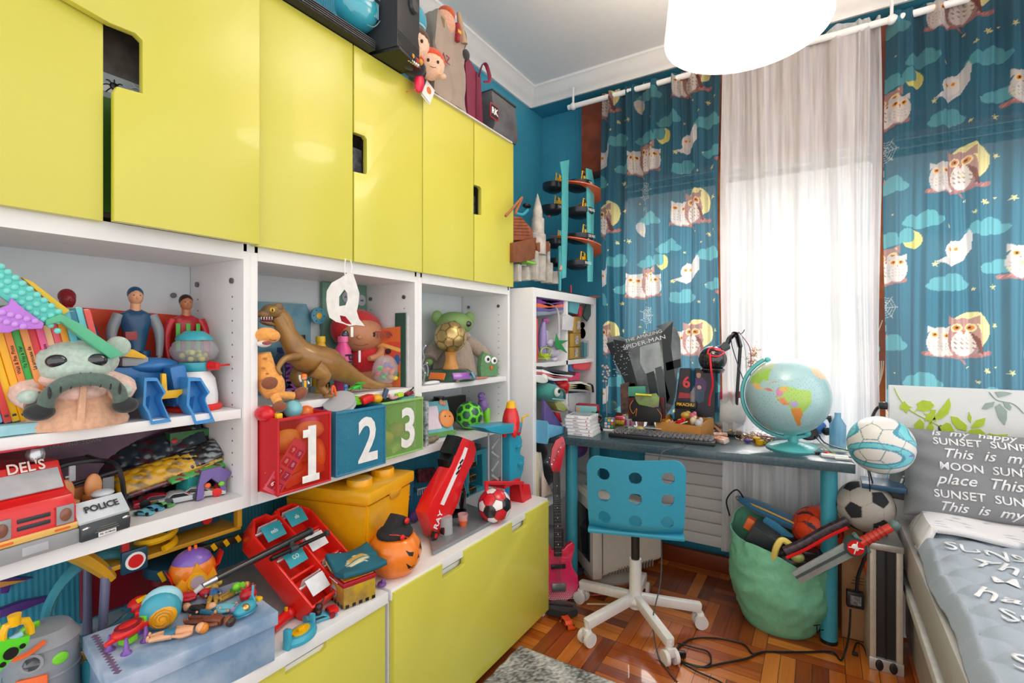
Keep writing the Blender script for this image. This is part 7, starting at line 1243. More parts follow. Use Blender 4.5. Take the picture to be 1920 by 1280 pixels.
# white moon lamp
q=dz(1365,812); t=thing('moon_lamp','white round moon lamp ball on a light wooden stand','lamp',(q.x,q.y+.02,DZ)); k_=atY(1370,771,q.y+.02); r=.088; part(t,'globe',mat('#cfcbc8',.7,bump=.3,scale=30,var=.04),('s',0,0,k_.z-DZ,r,r,r,{'seg':48})); part(t,'stand',mat('#d9a878',.5),('c',(-.07,-.05,.05),(-.02,-.065,.006),.006,.006,8),('c',(-.02,-.065,.006),(.03,-.06,.03),.006,.006,8),('c',(.03,-.06,.03),(.08,-.045,.006),.006,.006,8),('c',(-.06,.05,.05),(0,.06,.006),.006,.006,8),('c',(0,.06,.006),(.06,.05,.04),.006,.006,8))
ws('red_card','bright red card behind the moon lamp','card',mat('#d8203a',.5),('p','y',PY(2.44,[(1345,732),(1395,734),(1392,745),(1350,752)]),2.44,2.444))
ws('snack_wrapper','orange and white wrapped snack bar at the desk edge before the moon lamp','snack',mat('#e0703a',.3,scale=40,h2='#e8e0d8',coat=.5),('b',*(dz(1350,830)+Vector((0,0,.015))),.075,.035,.022,.006,.3,0,-.6)); ws('snack_roll','second wrapped snack roll leaning on the orange one','snack',mat('#e8e4dc',.3,scale=50,h2='#d86a3a'),('c',dz(1340,822)+Vector((0,0,.02)),dz(1362,826)+Vector((0,0,.026)),.01,.01)); ws('floral_ball','small teal and pink flowered ball beside the bamboo box','ball',mat('#2f8a8a',.4,scale=60,h2='#d85a9a'),('s',*(dz(1340,806)+Vector((0,.01,.028))),.02,.02,.028))
ws('purple_toy_bit','purple plastic toy bit among the tinsel','toy',plas('#5a4a9a'),('s',*(dz(1402,830)+Vector((0,0,.01))),.018,.01,.008)); t=thing('toy_teacup','yellow toy cup and star on the desk edge left of the globe base','toy',dz(1424,833)); part(t,'cup',YEL,('l',0,0,0,[(.015,0),(.016,.02),(.012,.02)],18),('s',-.012,.01,.024,.016,.012,.006)); part(t,'handle',YEL,('t',[(.014,0,.016),(.024,0,.01),(.014,0,.004)],.002,5))
# globe
def lonlat(lonc):
    LAND=[('p','#b9c9a0',[(-168,65),(-150,70),(-120,72),(-95,72),(-80,68),(-65,60),(-60,52),(-68,46),(-75,40),(-81,31),(-81,25),(-90,30),(-97,26),(-97,20),(-90,16),(-84,10),(-80,8),(-86,12),(-95,16),(-105,20),(-112,29),(-118,34),(-124,42),(-124,48),(-135,58),(-150,60),(-165,60)]),
     ('p','#a9d25a',[(-124,48),(-95,49),(-70,46),(-75,40),(-81,31),(-81,25),(-90,30),(-97,26),(-106,31),(-117,33),(-124,40)]),('p','#e8c07a',[(-117,32),(-106,31),(-97,26),(-97,20),(-90,16),(-95,16),(-105,20),(-112,29)]),('p','#d8807a',[(-92,17),(-84,15),(-80,8),(-86,10)]),('p','#cfa08a',[(-84,22),(-75,20),(-68,18),(-75,22)]),
     ('p','#a9d05a',[(-80,0),(-77,8),(-70,12),(-60,8),(-50,0),(-35,-7),(-40,-22),(-48,-28),(-58,-34),(-62,-40),(-68,-50),(-74,-50),(-72,-30),(-70,-18),(-80,-6)]),('p','#d98ab0',[(-80,0),(-77,8),(-72,12),(-68,4),(-74,-2)]),('p','#e8b45a',[(-74,8),(-64,10),(-61,4),(-68,2)]),('p','#e08a4a',[(-81,-4),(-72,-4),(-69,-16),(-76,-14)]),('p','#b8a8d0',[(-69,-12),(-59,-14),(-58,-21),(-67,-22)]),('p','#e8954a',[(-70,-22),(-57,-25),(-57,-36),(-64,-42),(-68,-54),(-74,-52),(-72,-35)]),
     ('p','#d8b0a0',[(-55,60),(-20,70),(-20,80),(-60,82),(-70,76)]),('p','#e8c8a0',[(-17,14),(-10,5),(8,4),(10,-10),(14,-30),(25,-34),(40,-15),(50,11),(32,30),(10,37),(-8,34)]),('p','#d0c0a8',[(-10,36),(0,44),(-5,50),(10,55),(30,60),(30,45),(15,38)])]
    return LAND
q=dz(1487,842); gb=thing('desk_globe','pale blue world globe tilted on a turquoise stand at the right of the desk','globe',(q.x,q.y+.01,DZ)); GT=plas('#5fc0c2')
part(gb,'base',GT,('l',0,0,0,[(.1,0),(.102,.006),(.09,.016),(.05,.026),(.02,.03),(.018,.05),(.012,.065),(0,.066)],48))
gc=atY(1476,742,q.y+.01); gr=.16; gz=gc.z-DZ; gx=gc.x-q.x
def gcol(U,V):
    lon=(U*360-180); lat=(V-.5)*180
    C=paint(lon,lat,'#a9ced2',lonlat(0)+[('l','#8fb4b8',[(-180,0),(180,0)],.35)]); n=(np.sin(lon*2.1+3*np.sin(lat*.9))*np.sin(lat*3.3+lon*.7))>.93; C[n]=C[n]*.55; return C
def gpos(U,V): a=U*2*PI; b=(V-.5)*PI; r=gr; return (r*np.cos(b)*np.cos(a),r*np.cos(b)*np.sin(a),r*np.sin(b))
o=gridmesh(gb,'sphere',360,180,gpos,gcol,vmat('globe_print',.3,coat=.6)); o.location=(gx,0,gz)
# centre meridian about -70 towards the viewer, north pole leaning right-back
o.rotation_euler=(Matrix.Rotation(R(-24),4,'Y')@Matrix.Rotation(R(-8),4,'X')@Matrix.Rotation(R(-98+180+80),4,'Z')).to_euler()
ax=Vector((-.407,0,.914))
def mer(a0,a1,n=24): return [Vector((gx,0,gz))+Vector((math.sin(R(a)),0,math.cos(R(a))))*(gr+.012) for a in [lerp(a0,a1,k/n) for k in range(n+1)]]
part(gb,'meridian_arm',GT,('t',mer(-30,-205),.0085,6,1)); part(gb,'pin',GT,('s',gx+math.sin(R(-26))*(gr+.006),0,gz+math.cos(R(-26))*(gr+.006),.012),('s',gx+math.sin(R(-206))*(gr+.006),0,gz+math.cos(R(-206))*(gr+.006),.013)); part(gb,'stem',GT,('c',(0,0,.06),(gx-.01,0,gz-gr-.008),.013,.016))
# things behind / right of globe
ws('pink_writing_sheet','white sheet with pink handwriting behind the globe base','paper',mat('#efe4ea',.6,scale=70,h2='#d88ab0'),('b',*(dz(1445,815)+Vector((0,.03,.03))),.12,.004,.06,0,-.5)); ws('notebook_stack','stack of notebooks with pink and blue covers lying behind the globe','notebooks',mat('#c9a0b0',.5,scale=30,h2='#a0b4c8'),('b',*(dz(1445,825)+Vector((.0,.02,.012))),.14,.12,.024,.002)); 
t=thing('diving_mask','blue and black toy mask with round silver lens right of the globe','mask',dz(1510,832)+Vector((0,.03,0)),(0,0,R(20))); part(t,'lens_ring',BLACK,('l',0,0,0,[(.04,0),(.045,.008),(.04,.016),(.034,.014)],32,1.1,.8),loc=(.0,-.01,.045),rot=(R(62),0,R(12))); part(t,'lens',mat('#c5ccc2',.15,metal=.2),('l',0,0,.004,[(.036,0),(.034,.006),(0,.008)],32,1.1,.8),loc=(.0,-.01,.045),rot=(R(62),0,R(12))); part(t,'blue_shell',plas('#4f86d0'),('s',.045,.02,.07,.045,.03,.04)); part(t,'black_knob',BLACK,('s',.08,-.01,.055,.018,.016,.018)); part(t,'top_clasp',DGREY,('b',.09,.0,.115,.05,.02,.018,.006),('c',(.095,0,.115),(.125,-.01,.03),.012,.006)); 
ws('black_headset_cable','thin black cables falling from the mask over the desk edge','cable',BLACK,('t',[dz(1530,820)+Vector((0,0,.06)),dz(1545,838)+Vector((0,0,.02)),Vector((1.30,2.17,.74)),Vector((1.335,2.16,.66)),Vector((1.36,2.2,.5))],.003,6),('t',[dz(1515,825)+Vector((0,0,.05)),dz(1560,850)+Vector((0,0,.005)),Vector((1.31,2.12,.725)),Vector((1.33,2.14,.6))],.0022,6))
t=thing('av_cable_plug','grey cable end with red and yellow plugs on the desk right of the globe base','cable',dz(1540,852)); part(t,'black_plug',BLACK,('b',-.02,0,.006,.03,.014,.012,.003)); part(t,'red_plug',RED,('c',(.01,.005,.008),(.025,.01,.008),.005,.004)); part(t,'yellow_plug',YEL,('c',(.02,-.004,.006),(.045,.0,.006),.005,.004)); part(t,'wire',GREY,('t',[(-.02,.005,.012),(0,.02,.025),(.01,.01,.015),(-.005,.0,.02),(.01,.005,.008)],.002,5))
ws('white_remote','white slim remote lying at the right front corner of the desk','remote',WHITEP,('b',*(dz(1565,858)+Vector((0,0,.006))),.09,.028,.012,.004,0,0,.05)); ws('white_charger','small white charger block beside the white remote','charger',WHITEP,('b',*(dz(1580,862)+Vector((0,-.002,.005))),.05,.018,.009,.003,0,0,.1)); ws('desk_papers','loose white papers and cards at the right end of the desk','papers',mat('#e4e8e4',.6,scale=20,h2='#c9d8c0'),('b',*(dz(1550,842)+Vector((.01,.03,.002))),.15,.14,.004,0,0,0,.2)); ws('blue_bottle_toy','pale blue plastic bottle behind the diving mask','bottle',clear('#6fb4d8',.7),('l',1.235,2.36,DZ,[(.03,0),(.03,.1),(.012,.13),(.012,.15),(0,.15)],24))
ws('dried_flowers','small dried pale pink flower sprigs at the left of the standee','flowers',mat('#c9a8a8',.8),*[('s',*atY(1135+rr.uniform(-6,6),700+rr.uniform(-16,16),2.38),.006) for _ in range(16)],('c',atY(1136,715,2.38),atY(1138,780,2.38),.0015,.0015),kind=None)
# wall ornament by the window: leather
t=thing('leather_hanging','brown leather hanging with pale turquoise drops and cords beside the right curtain','wall hanging',atY(1647,640,2.58)); lx=lambda u,v:tuple(atY(u,v,2.575)); wp(t,'leather',mat('#8a4a32',.6),('p','y',PY(2.575,[(1638,560),(1658,560),(1660,676),(1655,700),(1648,720),(1642,700),(1638,676)]),2.575,2.583)); wp(t,'drop',plas('#9fc8c4'),('s',*lx(1647,654),.006,.004,.014)); wp(t,'cord',mat('#d9c0a8',.8),*[('t',[lx(1641+4*k,676),lx(1644+2.6*k,700),lx(1648,722)],.0022,5) for k in range(5)],('t',[lx(1640,600),lx(1644,625),lx(1655,600)],.0022,5))
# ================================================================ CHAIR
cc_=Vector((.527,1.905,0)); yaw=R(18)
ch=thing('desk_chair','turquoise swivel chair with nine round holes in its back and white five-star base','chair',cc_,0)
WB=plas('#e6e3e0'); CT=mat('#3597b4',.35,var=.02)
for k in range(5):
    a=R(28+72*k); c,s=math.cos(a),math.sin(a)
    part(ch,'base_arm',WB,('b',.14*c,.14*s,.095,.25,.032,.036,.006,0,R(7),a))
    w_=part(ch,'caster',WB,('c',(.26*c-.012*s,.26*s+.012*c,.027),(.26*c-.026*s,.26*s+.026*c,.027),.027,.027,24),('c',(.26*c+.012*s,.26*s-.012*c,.027),(.26*c+.026*s,.26*s-.026*c,.027),.027,.027,24),('b',.26*c,.26*s,.045,.03,.03,.035,.01,0,0,a)); part(w_,'stem',WB,('c',(.255*c,.255*s,.05),(.255*c,.255*s,.085),.012,.012))
part(ch,'column',WB,('c',(0,0,.07),(0,0,.27),.026,.024,28)); part(ch,'gas_lift',mat('#3a3634',.3,metal=.5),('c',(0,0,.27),(0,0,.42),.017,.017,24)); part(ch,'hub',WB,('s',0,0,.10,.04,.04,.025)); part(ch,'seat_plate',WB,('b',0,0,.41,.14,.14,.02,.004))
# shell: backrest grid with holes cut as real openings, bending into the seat
def shell(bm):
    W=.365; nx,ny=73,61; H=.30; z0=.432
    holes=[(x,z) for x in (-.118,0,.118) for z in (.062,.148,.232)]
    def P(i,j,off):
        x=(i/(nx-1)-.5)*W; s=j/(ny-1)*H; zt=z0+s; cr=.05
        y=-.185+.03*((x/(W/2))**2) - .03*(s/H)+off
        if s<.05: k=(.05-s)/.05; y+=.03*k*k*1.2
        if s>H-.05 and abs(x)>W/2-.05:
            dx=abs(x)-(W/2-.05); ds=s-(H-.05); d=math.hypot(dx,ds)
            if d>.05: x=math.copysign(W/2-.05+dx*.05/d,x); zt=z0+H-.05+ds*.05/d
        x*=1-.04*(1-s/H)**2; zt-=.008*(1-abs(x)/(W/2))*(s/H)
        return Vector((x,y,zt))
    keep={}
    def inside(i,j): x=(i/(nx-1)-.5)*W; s=j/(ny-1)*H; return any((x-a)**2+(s-b)**2<.0235**2 for a,b in holes)
    def snap(i,j,off):
        p=P(i,j,off); x=(i/(nx-1)-.5)*W; s=j/(ny-1)*H
        for a,b in holes:
            d=math.hypot(x-a,s-b)
            if d<.0295 and d>1e-6:
                k=.0235/d if d<.0262 else 1
                if k!=1: p.x+=(a+(x-a)*k)-x; p.z+=(b+(s-b)*k)-s
        return p
    V=[[[None]*ny for _ in range(nx)] for _ in range(2)]
    for o_,off in ((0,0),(1,.012)):
        for i in range(nx):
            for j in range(ny): V[o_][i][j]=bm.verts.new(snap(i,j,off))
    def hole(i,j): x=((i+.5)/(nx-1)-.5)*W; s=(j+.5)/(ny-1)*H; return any((x-a)**2+(s-b)**2<.0235**2 for a,b in holes)
    for i in range(nx-1):
        for j in range(ny-1):
            if hole(i,j): continue
            bm.faces.new((V[0][i][j],V[0][i+1][j],V[0][i+1][j+1],V[0][i][j+1])); bm.faces.new((V[1][i][j],V[1][i][j+1],V[1][i+1][j+1],V[1][i+1][j]))
            for (a,b,c,d,ni,nj) in ((i,j,i+1,j,i,j-1),(i+1,j,i+1,j+1,i+1,j),(i+1,j+1,i,j+1,i,j+1),(i,j+1,i,j,i-1,j)):
                if ni<0 or nj<0 or ni>nx-2 or nj>ny-2 or hole(ni,nj):
                    try: bm.faces.new((V[0][a][b],V[1][a][b],V[1][c][d],V[0][c][d]))
                    except: pass
    for v in [v for v in bm.verts if not v.link_faces]: bm.verts.remove(v)
    bmesh.ops.recalc_face_normals(bm,faces=bm.faces)
b_=part(ch,'backrest',CT,shell,angle=50); b_.rotation_euler=(0,0,yaw)
s_=part(ch,'seat',CT,('b',0,.01,.434,.36,.37,.018,.008),angle=50); s_.rotation_euler=(0,0,yaw)
# ================================================================ UNDER THE DESK
mo=thing('crt_monitor','old beige tube computer monitor standing on the floor behind the chair','monitor',(.31,2.32,0),R(-46)); BE=plas('#c9bfb4',rough=.5)
part(mo,'front_bezel',BE,('b',0,-.19,.235,.36,.05,.36,.012)); part(mo,'screen',mat('#15161a',.08,var=0,coat=1),('b',0,-.2165,.245,.295,.004,.24,.004)); 
def tubeback(bm):
    A=[bm.verts.new(v) for v in ((-.17,-.17,.06),(.17,-.17,.06),(.17,-.17,.41),(-.17,-.17,.41))]; B=[bm.verts.new(v) for v in ((-.13,.17,.10),(.13,.17,.10),(.13,.17,.33),(-.13,.17,.33))]
    bm.faces.new(A); bm.faces.new(B[::-1])
    for i in range(4): bm.faces.new((A[i],B[i],B[(i+1)%4],A[(i+1)%4]))
    bmesh.ops.recalc_face_normals(bm,faces=bm.faces); bmesh.ops.bevel(bm,geom=list(bm.edges),offset=.012,segments=2,affect='EDGES')
part(mo,'tube_housing',BE,tubeback); part(mo,'vent_slots',mat('#8a8278',.6),*[('b',.155-.0008*k,-.12+.015*k,.075+.0012*k,.012,.005,.03,0,0,.1) for k in range(16)]); part(mo,'foot',BE,('l',0,-.05,0,[(.14,0),(.145,.012),(.08,.03),(.07,.06)],40)); part(mo,'button',mat('#9a9288',.4),*[('b',-.1+.02*k,-.2165,.085,.01,.004,.005,.001) for k in range(4)])
t=thing('mouse','dark computer mouse hanging over the monitor foot','mouse',(.16,2.11,.02),(0,R(10),R(70))); part(t,'shell',plas('#3a3f48'),('s',0,0,.018,.05,.032,.02)); part(t,'button_line',BLACK,('b',.025,0,.036,.03,.002,.002)); part(t,'cable',BLACK,('t',[(.05,0,.015),(.09,.02,.02),(.12,0,.005)],.002,5))
# electric guitar: red to pink, leaning
gt=thing('electric_guitar','red to pink childrens electric guitar with white dots, leaning behind the green drawer','guitar',(.175,1.90,.0),(R(-7),0,R(38)),scale=.885)
def gbody(bm):
    P=[(-.06,.01),(-.015,-.002),(.04,0),(.085,.025),(.105,.07),(.1,.12),(.075,.16),(.07,.19),(.085,.235),(.09,.27),(.075,.285),(.05,.27),(.03,.25),(-.03,.25),(-.045,.28),(-.07,.31),(-.09,.30),(-.09,.25),(-.07,.2),(-.075,.15),(-.1,.11),(-.105,.06)]
    _prism(bm,'y',P,-.016,.018,.006)
gm_=bpy.data.materials.new('guitar_fade'); gm_.use_nodes=True; N=gm_.node_tree.nodes; L_=gm_.node_tree.links
tc_=N.new('ShaderNodeTexCoord'); sp_=N.new('ShaderNodeSeparateXYZ'); L_.new(tc_.outputs['Object'],sp_.inputs[0]); rp_=N.new('ShaderNodeValToRGB'); mr=N.new('ShaderNodeMapRange'); mr.inputs[1].default_value=0; mr.inputs[2].default_value=.3; L_.new(sp_.outputs[2],mr.inputs[0]); L_.new(mr.outputs[0],rp_.inputs[0])
e=rp_.color_ramp.elements; e[0].color=(*lin('#e87a8a'),1); e[1].color=(*lin('#d81838'),1); x_=e.new(.3); x_.color=(*lin('#e02a6a'),1); L_.new(rp_.outputs[0],N['Principled BSDF'].inputs['Base Color']); N['Principled BSDF'].inputs['Roughness'].default_value=.2; N['Principled BSDF'].inputs['Coat Weight'].default_value=.8
part(gt,'body',gm_,gbody); nk=part(gt,'neck',mat('#22201f',.4),('b',0,-.022,.43,.038,.016,.42,.003)); part(nk,'frets',SILV,*[('b',0,-.031,.24+.4*(1-.944**(k*1.25)),.036,.002,.0015) for k in range(18)]); part(nk,'fret_markers',WHITEP,*[('c',(0,-.031,z),(0,-.0315,z),.003,.003,10) for z in (.28,.33,.37,.41,.46,.52,.57)])
hd=part(gt,'headstock',plas('#cc1830',coat=.6),('p','y',[(-.02,.64),(.02,.64),(.028,.67),(.045,.74),(.055,.80),(.035,.82),(.0,.80),(-.02,.76),(-.032,.68)],-.026,-.01,.002)); part(hd,'tuning_pegs',CHROME,*[('c',(-.025+.012*k,-.026,.68+.021*k),(-.025+.012*k,-.034,.68+.021*k),.005,.004) for k in range(6)])
for k in range(6): part(gt,'tuner_key',CHROME,('s',-.045+.012*k,-.018,.69+.021*k,.006,.006,.004))
part(gt,'pickup',BLACK,('b',0,-.02,.17,.075,.01,.022,.003)); part(gt,'bridge',mat('#8f9aa0',.3,metal=.8),('b',0,-.022,.07,.07,.012,.04,.002)); part(gt,'volume_knob',BLACK,('c',(.055,-.016,.12),(.055,-.032,.12),.012,.01)); part(gt,'strings',SILV,*[('c',(-.014+.0056*k,-.033,.08),(-.014+.0056*k,-.033,.66),.0006,.0006,5) for k in range(6)])
part(gt,'circle_print',mat('#f2c0c8',.4),*[('l',x,z,0,[(r,0),(r+.0022,0),(r+.0022,.0008),(r,.0008)],20) for x,z,r in ((.03,-.11,.013),(.045,-.125,.017),(.02,-.135,.01),(.03,-.15,.015),(-.005,-.12,.009),(.05,-.09,.008),(.0,-.215,.008))],rot=(PI/2,0,0),loc=(0,-.0165,0)); gt.children[-1].data.transform(Matrix.Scale(-1,4,(0,1,0)))
part(gt,'dot_print',mat('#f6dfe2',.4),*[('s',-.075+.0098*i+.0049*(j%2),-.0165,.012+.0085*j,.0032*(1-j/8),.0006,.0032*(1-j/8),{'seg':6}) for j in range(7) for i in range(16)])
t=toy_car((.296,1.747,0),R(-40),.075,plas('#e8501a'),'orange toy sports car on the parquet near the green drawer corner',group='toy cars on the floor',style=1)
t=thing('black_cloth_case','small black fabric pouch on the floor under the guitar','pouch',(.235,1.81,0),R(20)); part(t,'pouch',soft('#1e1c1c'),('p','z',[(-.06,-.03),(.03,-.045),(.07,-.01),(.06,.04),(-.02,.05),(-.065,.02)],.002,.035,.01)); part(t,'strap',BLACK,('b',.0,0,.037,.1,.012,.003,.001))
ws('drum_stick','pale wooden stick on the floor behind the orange toy car','stick',mat('#d8c0a0',.6),('c',(.30,1.93,.005),(.40,1.99,.005),.004,.004)); ws('pink_stick','thin pink stick on the floor beside the guitar body','stick',plas('#c25a6a'),('c',(.24,1.97,.005),(.35,2.06,.005),.004,.004))
# rug
def rugpos(U,V): return (U+0*V,V,.012+.002*np.sin(U*90)*np.sin(V*80)+.0*U)
o=tag(gridmesh(None,'rug',150,150,rugpos,lambda U,V:np.clip(.36+.12*np.sin(U*23+3*np.sin(V*17))[...,None]+(np.random.RandomState(1).rand(*U.shape,1)-.5)*.5+np.zeros(3),.08,.8),vmat('grey_pile',1,bump=1),.02,(.215,1.2),(.3,1.50)),'grey mottled short pile rug at the bottom edge of the floor','rug')
# ---------------------------------------------------------------- green bag with contents
bg=Vector((1.025,2.225,0)); t=thing('green_paper_bag','large crumpled mint green paper bag full of toys under the desk','bag',bg,R(-8))
def gbag(bm):
    seg,lv=72,26; rr=random.Random(1); K=[(rr.uniform(3,14),rr.uniform(8,30),rr.random()*6) for _ in range(9)]; rings=[]
    for o_ in (0,1):
        for j in range(lv):
            s=j/(lv-1); ring=[]
            for i in range(seg):
                a=2*PI*i/seg; R_=.125+.075*min(1,s*2.2)**.7-.012*s; top=.355+.055*math.cos(a-R(150))*1.0+.02*math.sin(3*a)
                z=s*top; q_=Vector((math.cos(a)*1.1,math.sin(a)*1.1,z*6)); n=(noise.ridged_multi_fractal(q_*2.2,.9,2.1,3,.8,1.6)-1.2)*.012*min(1,s*5)
                r=R_+n-(.004 if o_ else 0); ring.append(bm.verts.new((r*1.0*math.cos(a),r*.86*math.sin(a),z+(.006 if o_ and j==0 else 0))))
            rings.append(ring)
    for o_ in (0,1):
        for j in range(lv-1):
            A,B=rings[o_*lv+j],rings[o_*lv+j+1]
            for i in range(seg):
                f=(A[i],A[(i+1)%seg],B[(i+1)%seg],B[i]); bm.faces.new(f if not o_ else f[::-1])
    A,B=rings[lv-1],rings[2*lv-1]
    for i in range(seg): bm.faces.new((A[i],A[(i+1)%seg],B[(i+1)%seg],B[i]))
    bm.faces.new(rings[0][::-1]); bm.faces.new(rings[lv])
part(t,'bag',mat('#7cc6a2',.4,bump=.2,scale=60),gbag,angle=28); part(t,'handle',BLACK,('t',[(-.19,.0,.40),(-.2,-.01,.47),(-.16,0,.52),(-.13,.03,.46)],.0035,6)); txt(t,'T-',.05,BLACK,(.16,-.1,.08),(R(90),0,R(50)))
for n,l,m_,*p in (('dark_toy_gun','dark grey ribbed toy part sticking out of the left of the green bag',plas('#3a3f42'),('b',.97,2.16,.36,.10,.07,.1,.006,.2,.5)),('orange_net','orange mesh toy part at the left rim of the green bag',ORA,('b',.935,2.2,.395,.06,.04,.05,.004,0,.4)),('yellow_hook','pale yellow curved toy handle in the green bag',plas('#e8cf6a'),('t',[(1.02,2.08,.32),(1.03,2.07,.37),(1.05,2.08,.40),(1.08,2.09,.38)],.012,8)),('olive_disc','olive round toy in the green bag',plas('#9aa05a'),('s',1.1,2.07,.35,.025,.02,.02)),('black_toy_heap','black plastic toys filling the green bag',BLACK,('s',1.08,2.2,.31,.14,.12,.06),('b',1.12,2.12,.35,.1,.06,.04,.01))):
    ws(n,l,'toy',m_,*p)
t=thing('sun_hat','blue and yellow edged cap hanging over the rear rim of the green bag','cap',(1.0,2.28,.41),(R(-10),R(18),0)); part(t,'peak',soft('#2f6f94'),('s',0,0,.02,.16,.07,.03)); part(t,'yellow_edge',soft('#e0a84a'),('t',[(-.15,-.02,.02),(-.05,-.066,.03),(.06,-.066,.03),(.15,-.02,.02)],.004,6)); part(t,'blue_strap',soft('#3f88ac'),('b',.03,-.05,-.02,.12,.02,.035,.006,0,.3))
t=thing('black_red_scabbard','black and red curved toy sword sheath crossing behind the desk leg','toy sword',(1.18,2.12,.42)); wp(t,'sheath',mat('#2a1c20',.3,scale=60,h2='#4a3a40'),('t',[(1.06,2.07,.36),(1.12,2.08,.40),(1.19,2.10,.455),(1.26,2.12,.50)],.017,8,5,{'flat':1.2})); wp(t,'red_edge',RED,('t',[(1.065,2.052,.345),(1.125,2.062,.385),(1.195,2.082,.44),(1.26,2.102,.483)],.006,6))
# toy sword
def spt(u,v,d):
    t_=(u-960)/F; return Vector((CX+d*(-math.sin(TH)+t_*math.cos(TH)),CY+d*(math.cos(TH)+t_*math.sin(TH)),CZ-(v-Y0)*d/F))
A=spt(1492,1082,1.80); B=spt(1600,1025,1.735); C_=spt(1680,990,1.70)
t=thing('toy_pirate_sword','silver toy sword with red grip and skull badge leaning across the green bag','toy sword',B); ax_=(B-A).normalized(); up_=Vector((0,0,1)); up_=(up_-ax_*up_.dot(ax_)).normalized(); nn=ax_.cross(up_); M3=Matrix((ax_,nn,up_)).transposed().to_4x4(); rt=M3.to_euler()
Ln=(B-A).length; part(t,'blade',mat('#a9b4b4',.25,metal=.4),('p','y',[(-Ln-.0,-.024),(0,-.026),(0,.026),(-Ln,.022)],-.006,.006,.003),rot=rt); part(t,'blade_groove',mat('#4a5558',.4),('p','y',[(-Ln,-.004),(-.02,-.004),(-.02,.006),(-Ln,.006)],-.0075,.0075),rot=rt)
bd=part(t,'badge',plas('#3a4a4c'),('c',(.005,-.014,0),(.005,.014,0),.034,.034,28),rot=rt); part(bd,'red_disc',RED,('c',(.005,-.0155,0),(.005,-.014,0),.026,.026,24),('c',(.005,.0155,0),(.005,.014,0),.026,.026,24)); 
for s in (-1,1): part(bd,'skull',WHITEP,('s',.005,s*.016,.006,.010,.002,.009),('b',.005,s*.0165,-.006,.009,.002,.008,.001),('c',(-.012,s*.0165,-.014),(.022,s*.0165,.014),.0018,.0018),('c',(-.012,s*.0165,.014),(.022,s*.0165,-.014),.0018,.0018))
Gl=(C_-B).length; gp=part(t,'grip',plas('#d8402e'),('c',(.03,0,0),(Gl-.01,0,0),.017,.014,16),rot=rt); part(gp,'grip_ridges',plas('#a82a20'),*[('c',(.045+.016*k,0,0),(.05+.016*k,0,0),.0185,.0185,16) for k in range(5)]); part(t,'pommel',plas('#5f7a78'),('s',Gl,0,0,.018),rot=rt); part(t,'guard',plas('#5f7a78'),('b',.03,0,0,.014,.025,.075,.005),rot=rt)
# ball orange, plush ball
def ob(C,P,k,gap): C[:]=lin('#f0471c'); C[(P[...,2]>.35)&(np.sin(P[...,0]*16+P[...,1]*10)>.45)&(P[...,2]<.8)]=lin('#3a2f3a'); C[gap<.005]=lin('#b8300f')
q=spt(1532,992,2.0); ball('football','bright orange football with dark stripes behind the green bag',.092,tuple(q),(.3,.2,.6),ob,vmat('ball_matte',.5),seg=160)
def pbk(C,P,k,gap): C[:]=lin('#b3aaa2'); C[k<12]=lin('#26282c'); C[gap<.0025]=lin('#958d85')
q=spt(1622,948,1.86); ball('plush_football','grey and black plush football between the desk leg and the bed',.094,tuple(q),(.35,.5,.2),pbk,vmat('ball_plush',.95,bump=.8),seg=200)
def bl2(C,P,k,gap):
    C[:]=lin('#e0dcd6'); a=np.sin(P[...,0]*5+3*np.sin(P[...,2]*3.6+P[...,1]*2)+2.6*P[...,1]+.8); C[a>.1]=lin('#3a93b0'); C[a>.6]=lin('#6fc8d0'); b=(np.abs(P[...,0]*.5-P[...,2]*.8+.1)<.12)&(np.sin(P[...,1]*30)>.0)&(P[...,2]>.2); C[b]=lin('#7a78b0'); C[gap<.004]=lin('#6a8a94')
q=spt(1651,834,1.72); ball('football','large white football with turquoise swirls resting against the pillow',.099,tuple(q),(.4,.1,.9),bl2,vmat('ball_worn',.45,coat=.2),seg=220)
t=thing('ball_stool','dark blue painted bedside shelf carrying the swirled football','shelf',(1.43,2.5,0)); wp(t,'post',plas('#1f4a66'),('b',1.36,2.2,.31,.05,.05,.62,.006)) ; wp(t,'top',plas('#1f4a66'),('b',1.37,2.2,.635,.13,.12,.02,.004))
# carton, case, charger, orange bow
t=thing('cardboard_carton','tall brown cardboard carton with black tape behind the right desk leg','carton',(1.30,2.36,0),R(6)); part(t,'carton',mat('#b9875c',.7,scale=10,h2='#a97a50'),('b',0,0,.225,.13,.2,.45,.002)); part(t,'tape',BLACK,('b',.0,-.1005,.36,.10,.002,.02,0,0,R(12))); part(t,'flap',mat('#c2926a',.7),('b',0,-.09,.455,.13,.05,.004,0,R(-20))); part(t,'print_lines',mat('#6a4a38',.7),*[('b',.0,-.1008,.22+.012*k,.07-.01*k,.001,.003) for k in range(3)])
t=thing('aluminium_case','upright instrument case with cream metal edges and a black middle beside the bed','case',(1.372,2.085,0),R(2)); CR=mat('#cfc6b8',.35,metal=.2)
part(t,'black_panel',mat('#2c2a2b',.5,bump=.3,scale=200),('b',0,.2,.225,.06,.38,.42,.004)); 
for x in (-.038,.038): part(t,'edge_profile',CR,('b',x,.2,.225,.02,.4,.45,.006))
part(t,'seam',BLACK,('b',0,.0085,.23,.006,.004,.42)); part(t,'corner_guard',mat('#c2c0bc',.3,metal=.6),('b',0,.2,.022,.1,.405,.044,.004)); part(t,'corner_guard',mat('#c2c0bc',.3,metal=.6),('b',0,.2,.44,.1,.405,.024,.004)); part(t,'corner_cap',BLACK,('s',-.02,-.003,.022,.012,.003,.02)); part(t,'corner_cap',BLACK,('s',.02,-.003,.022,.012,.003,.02))
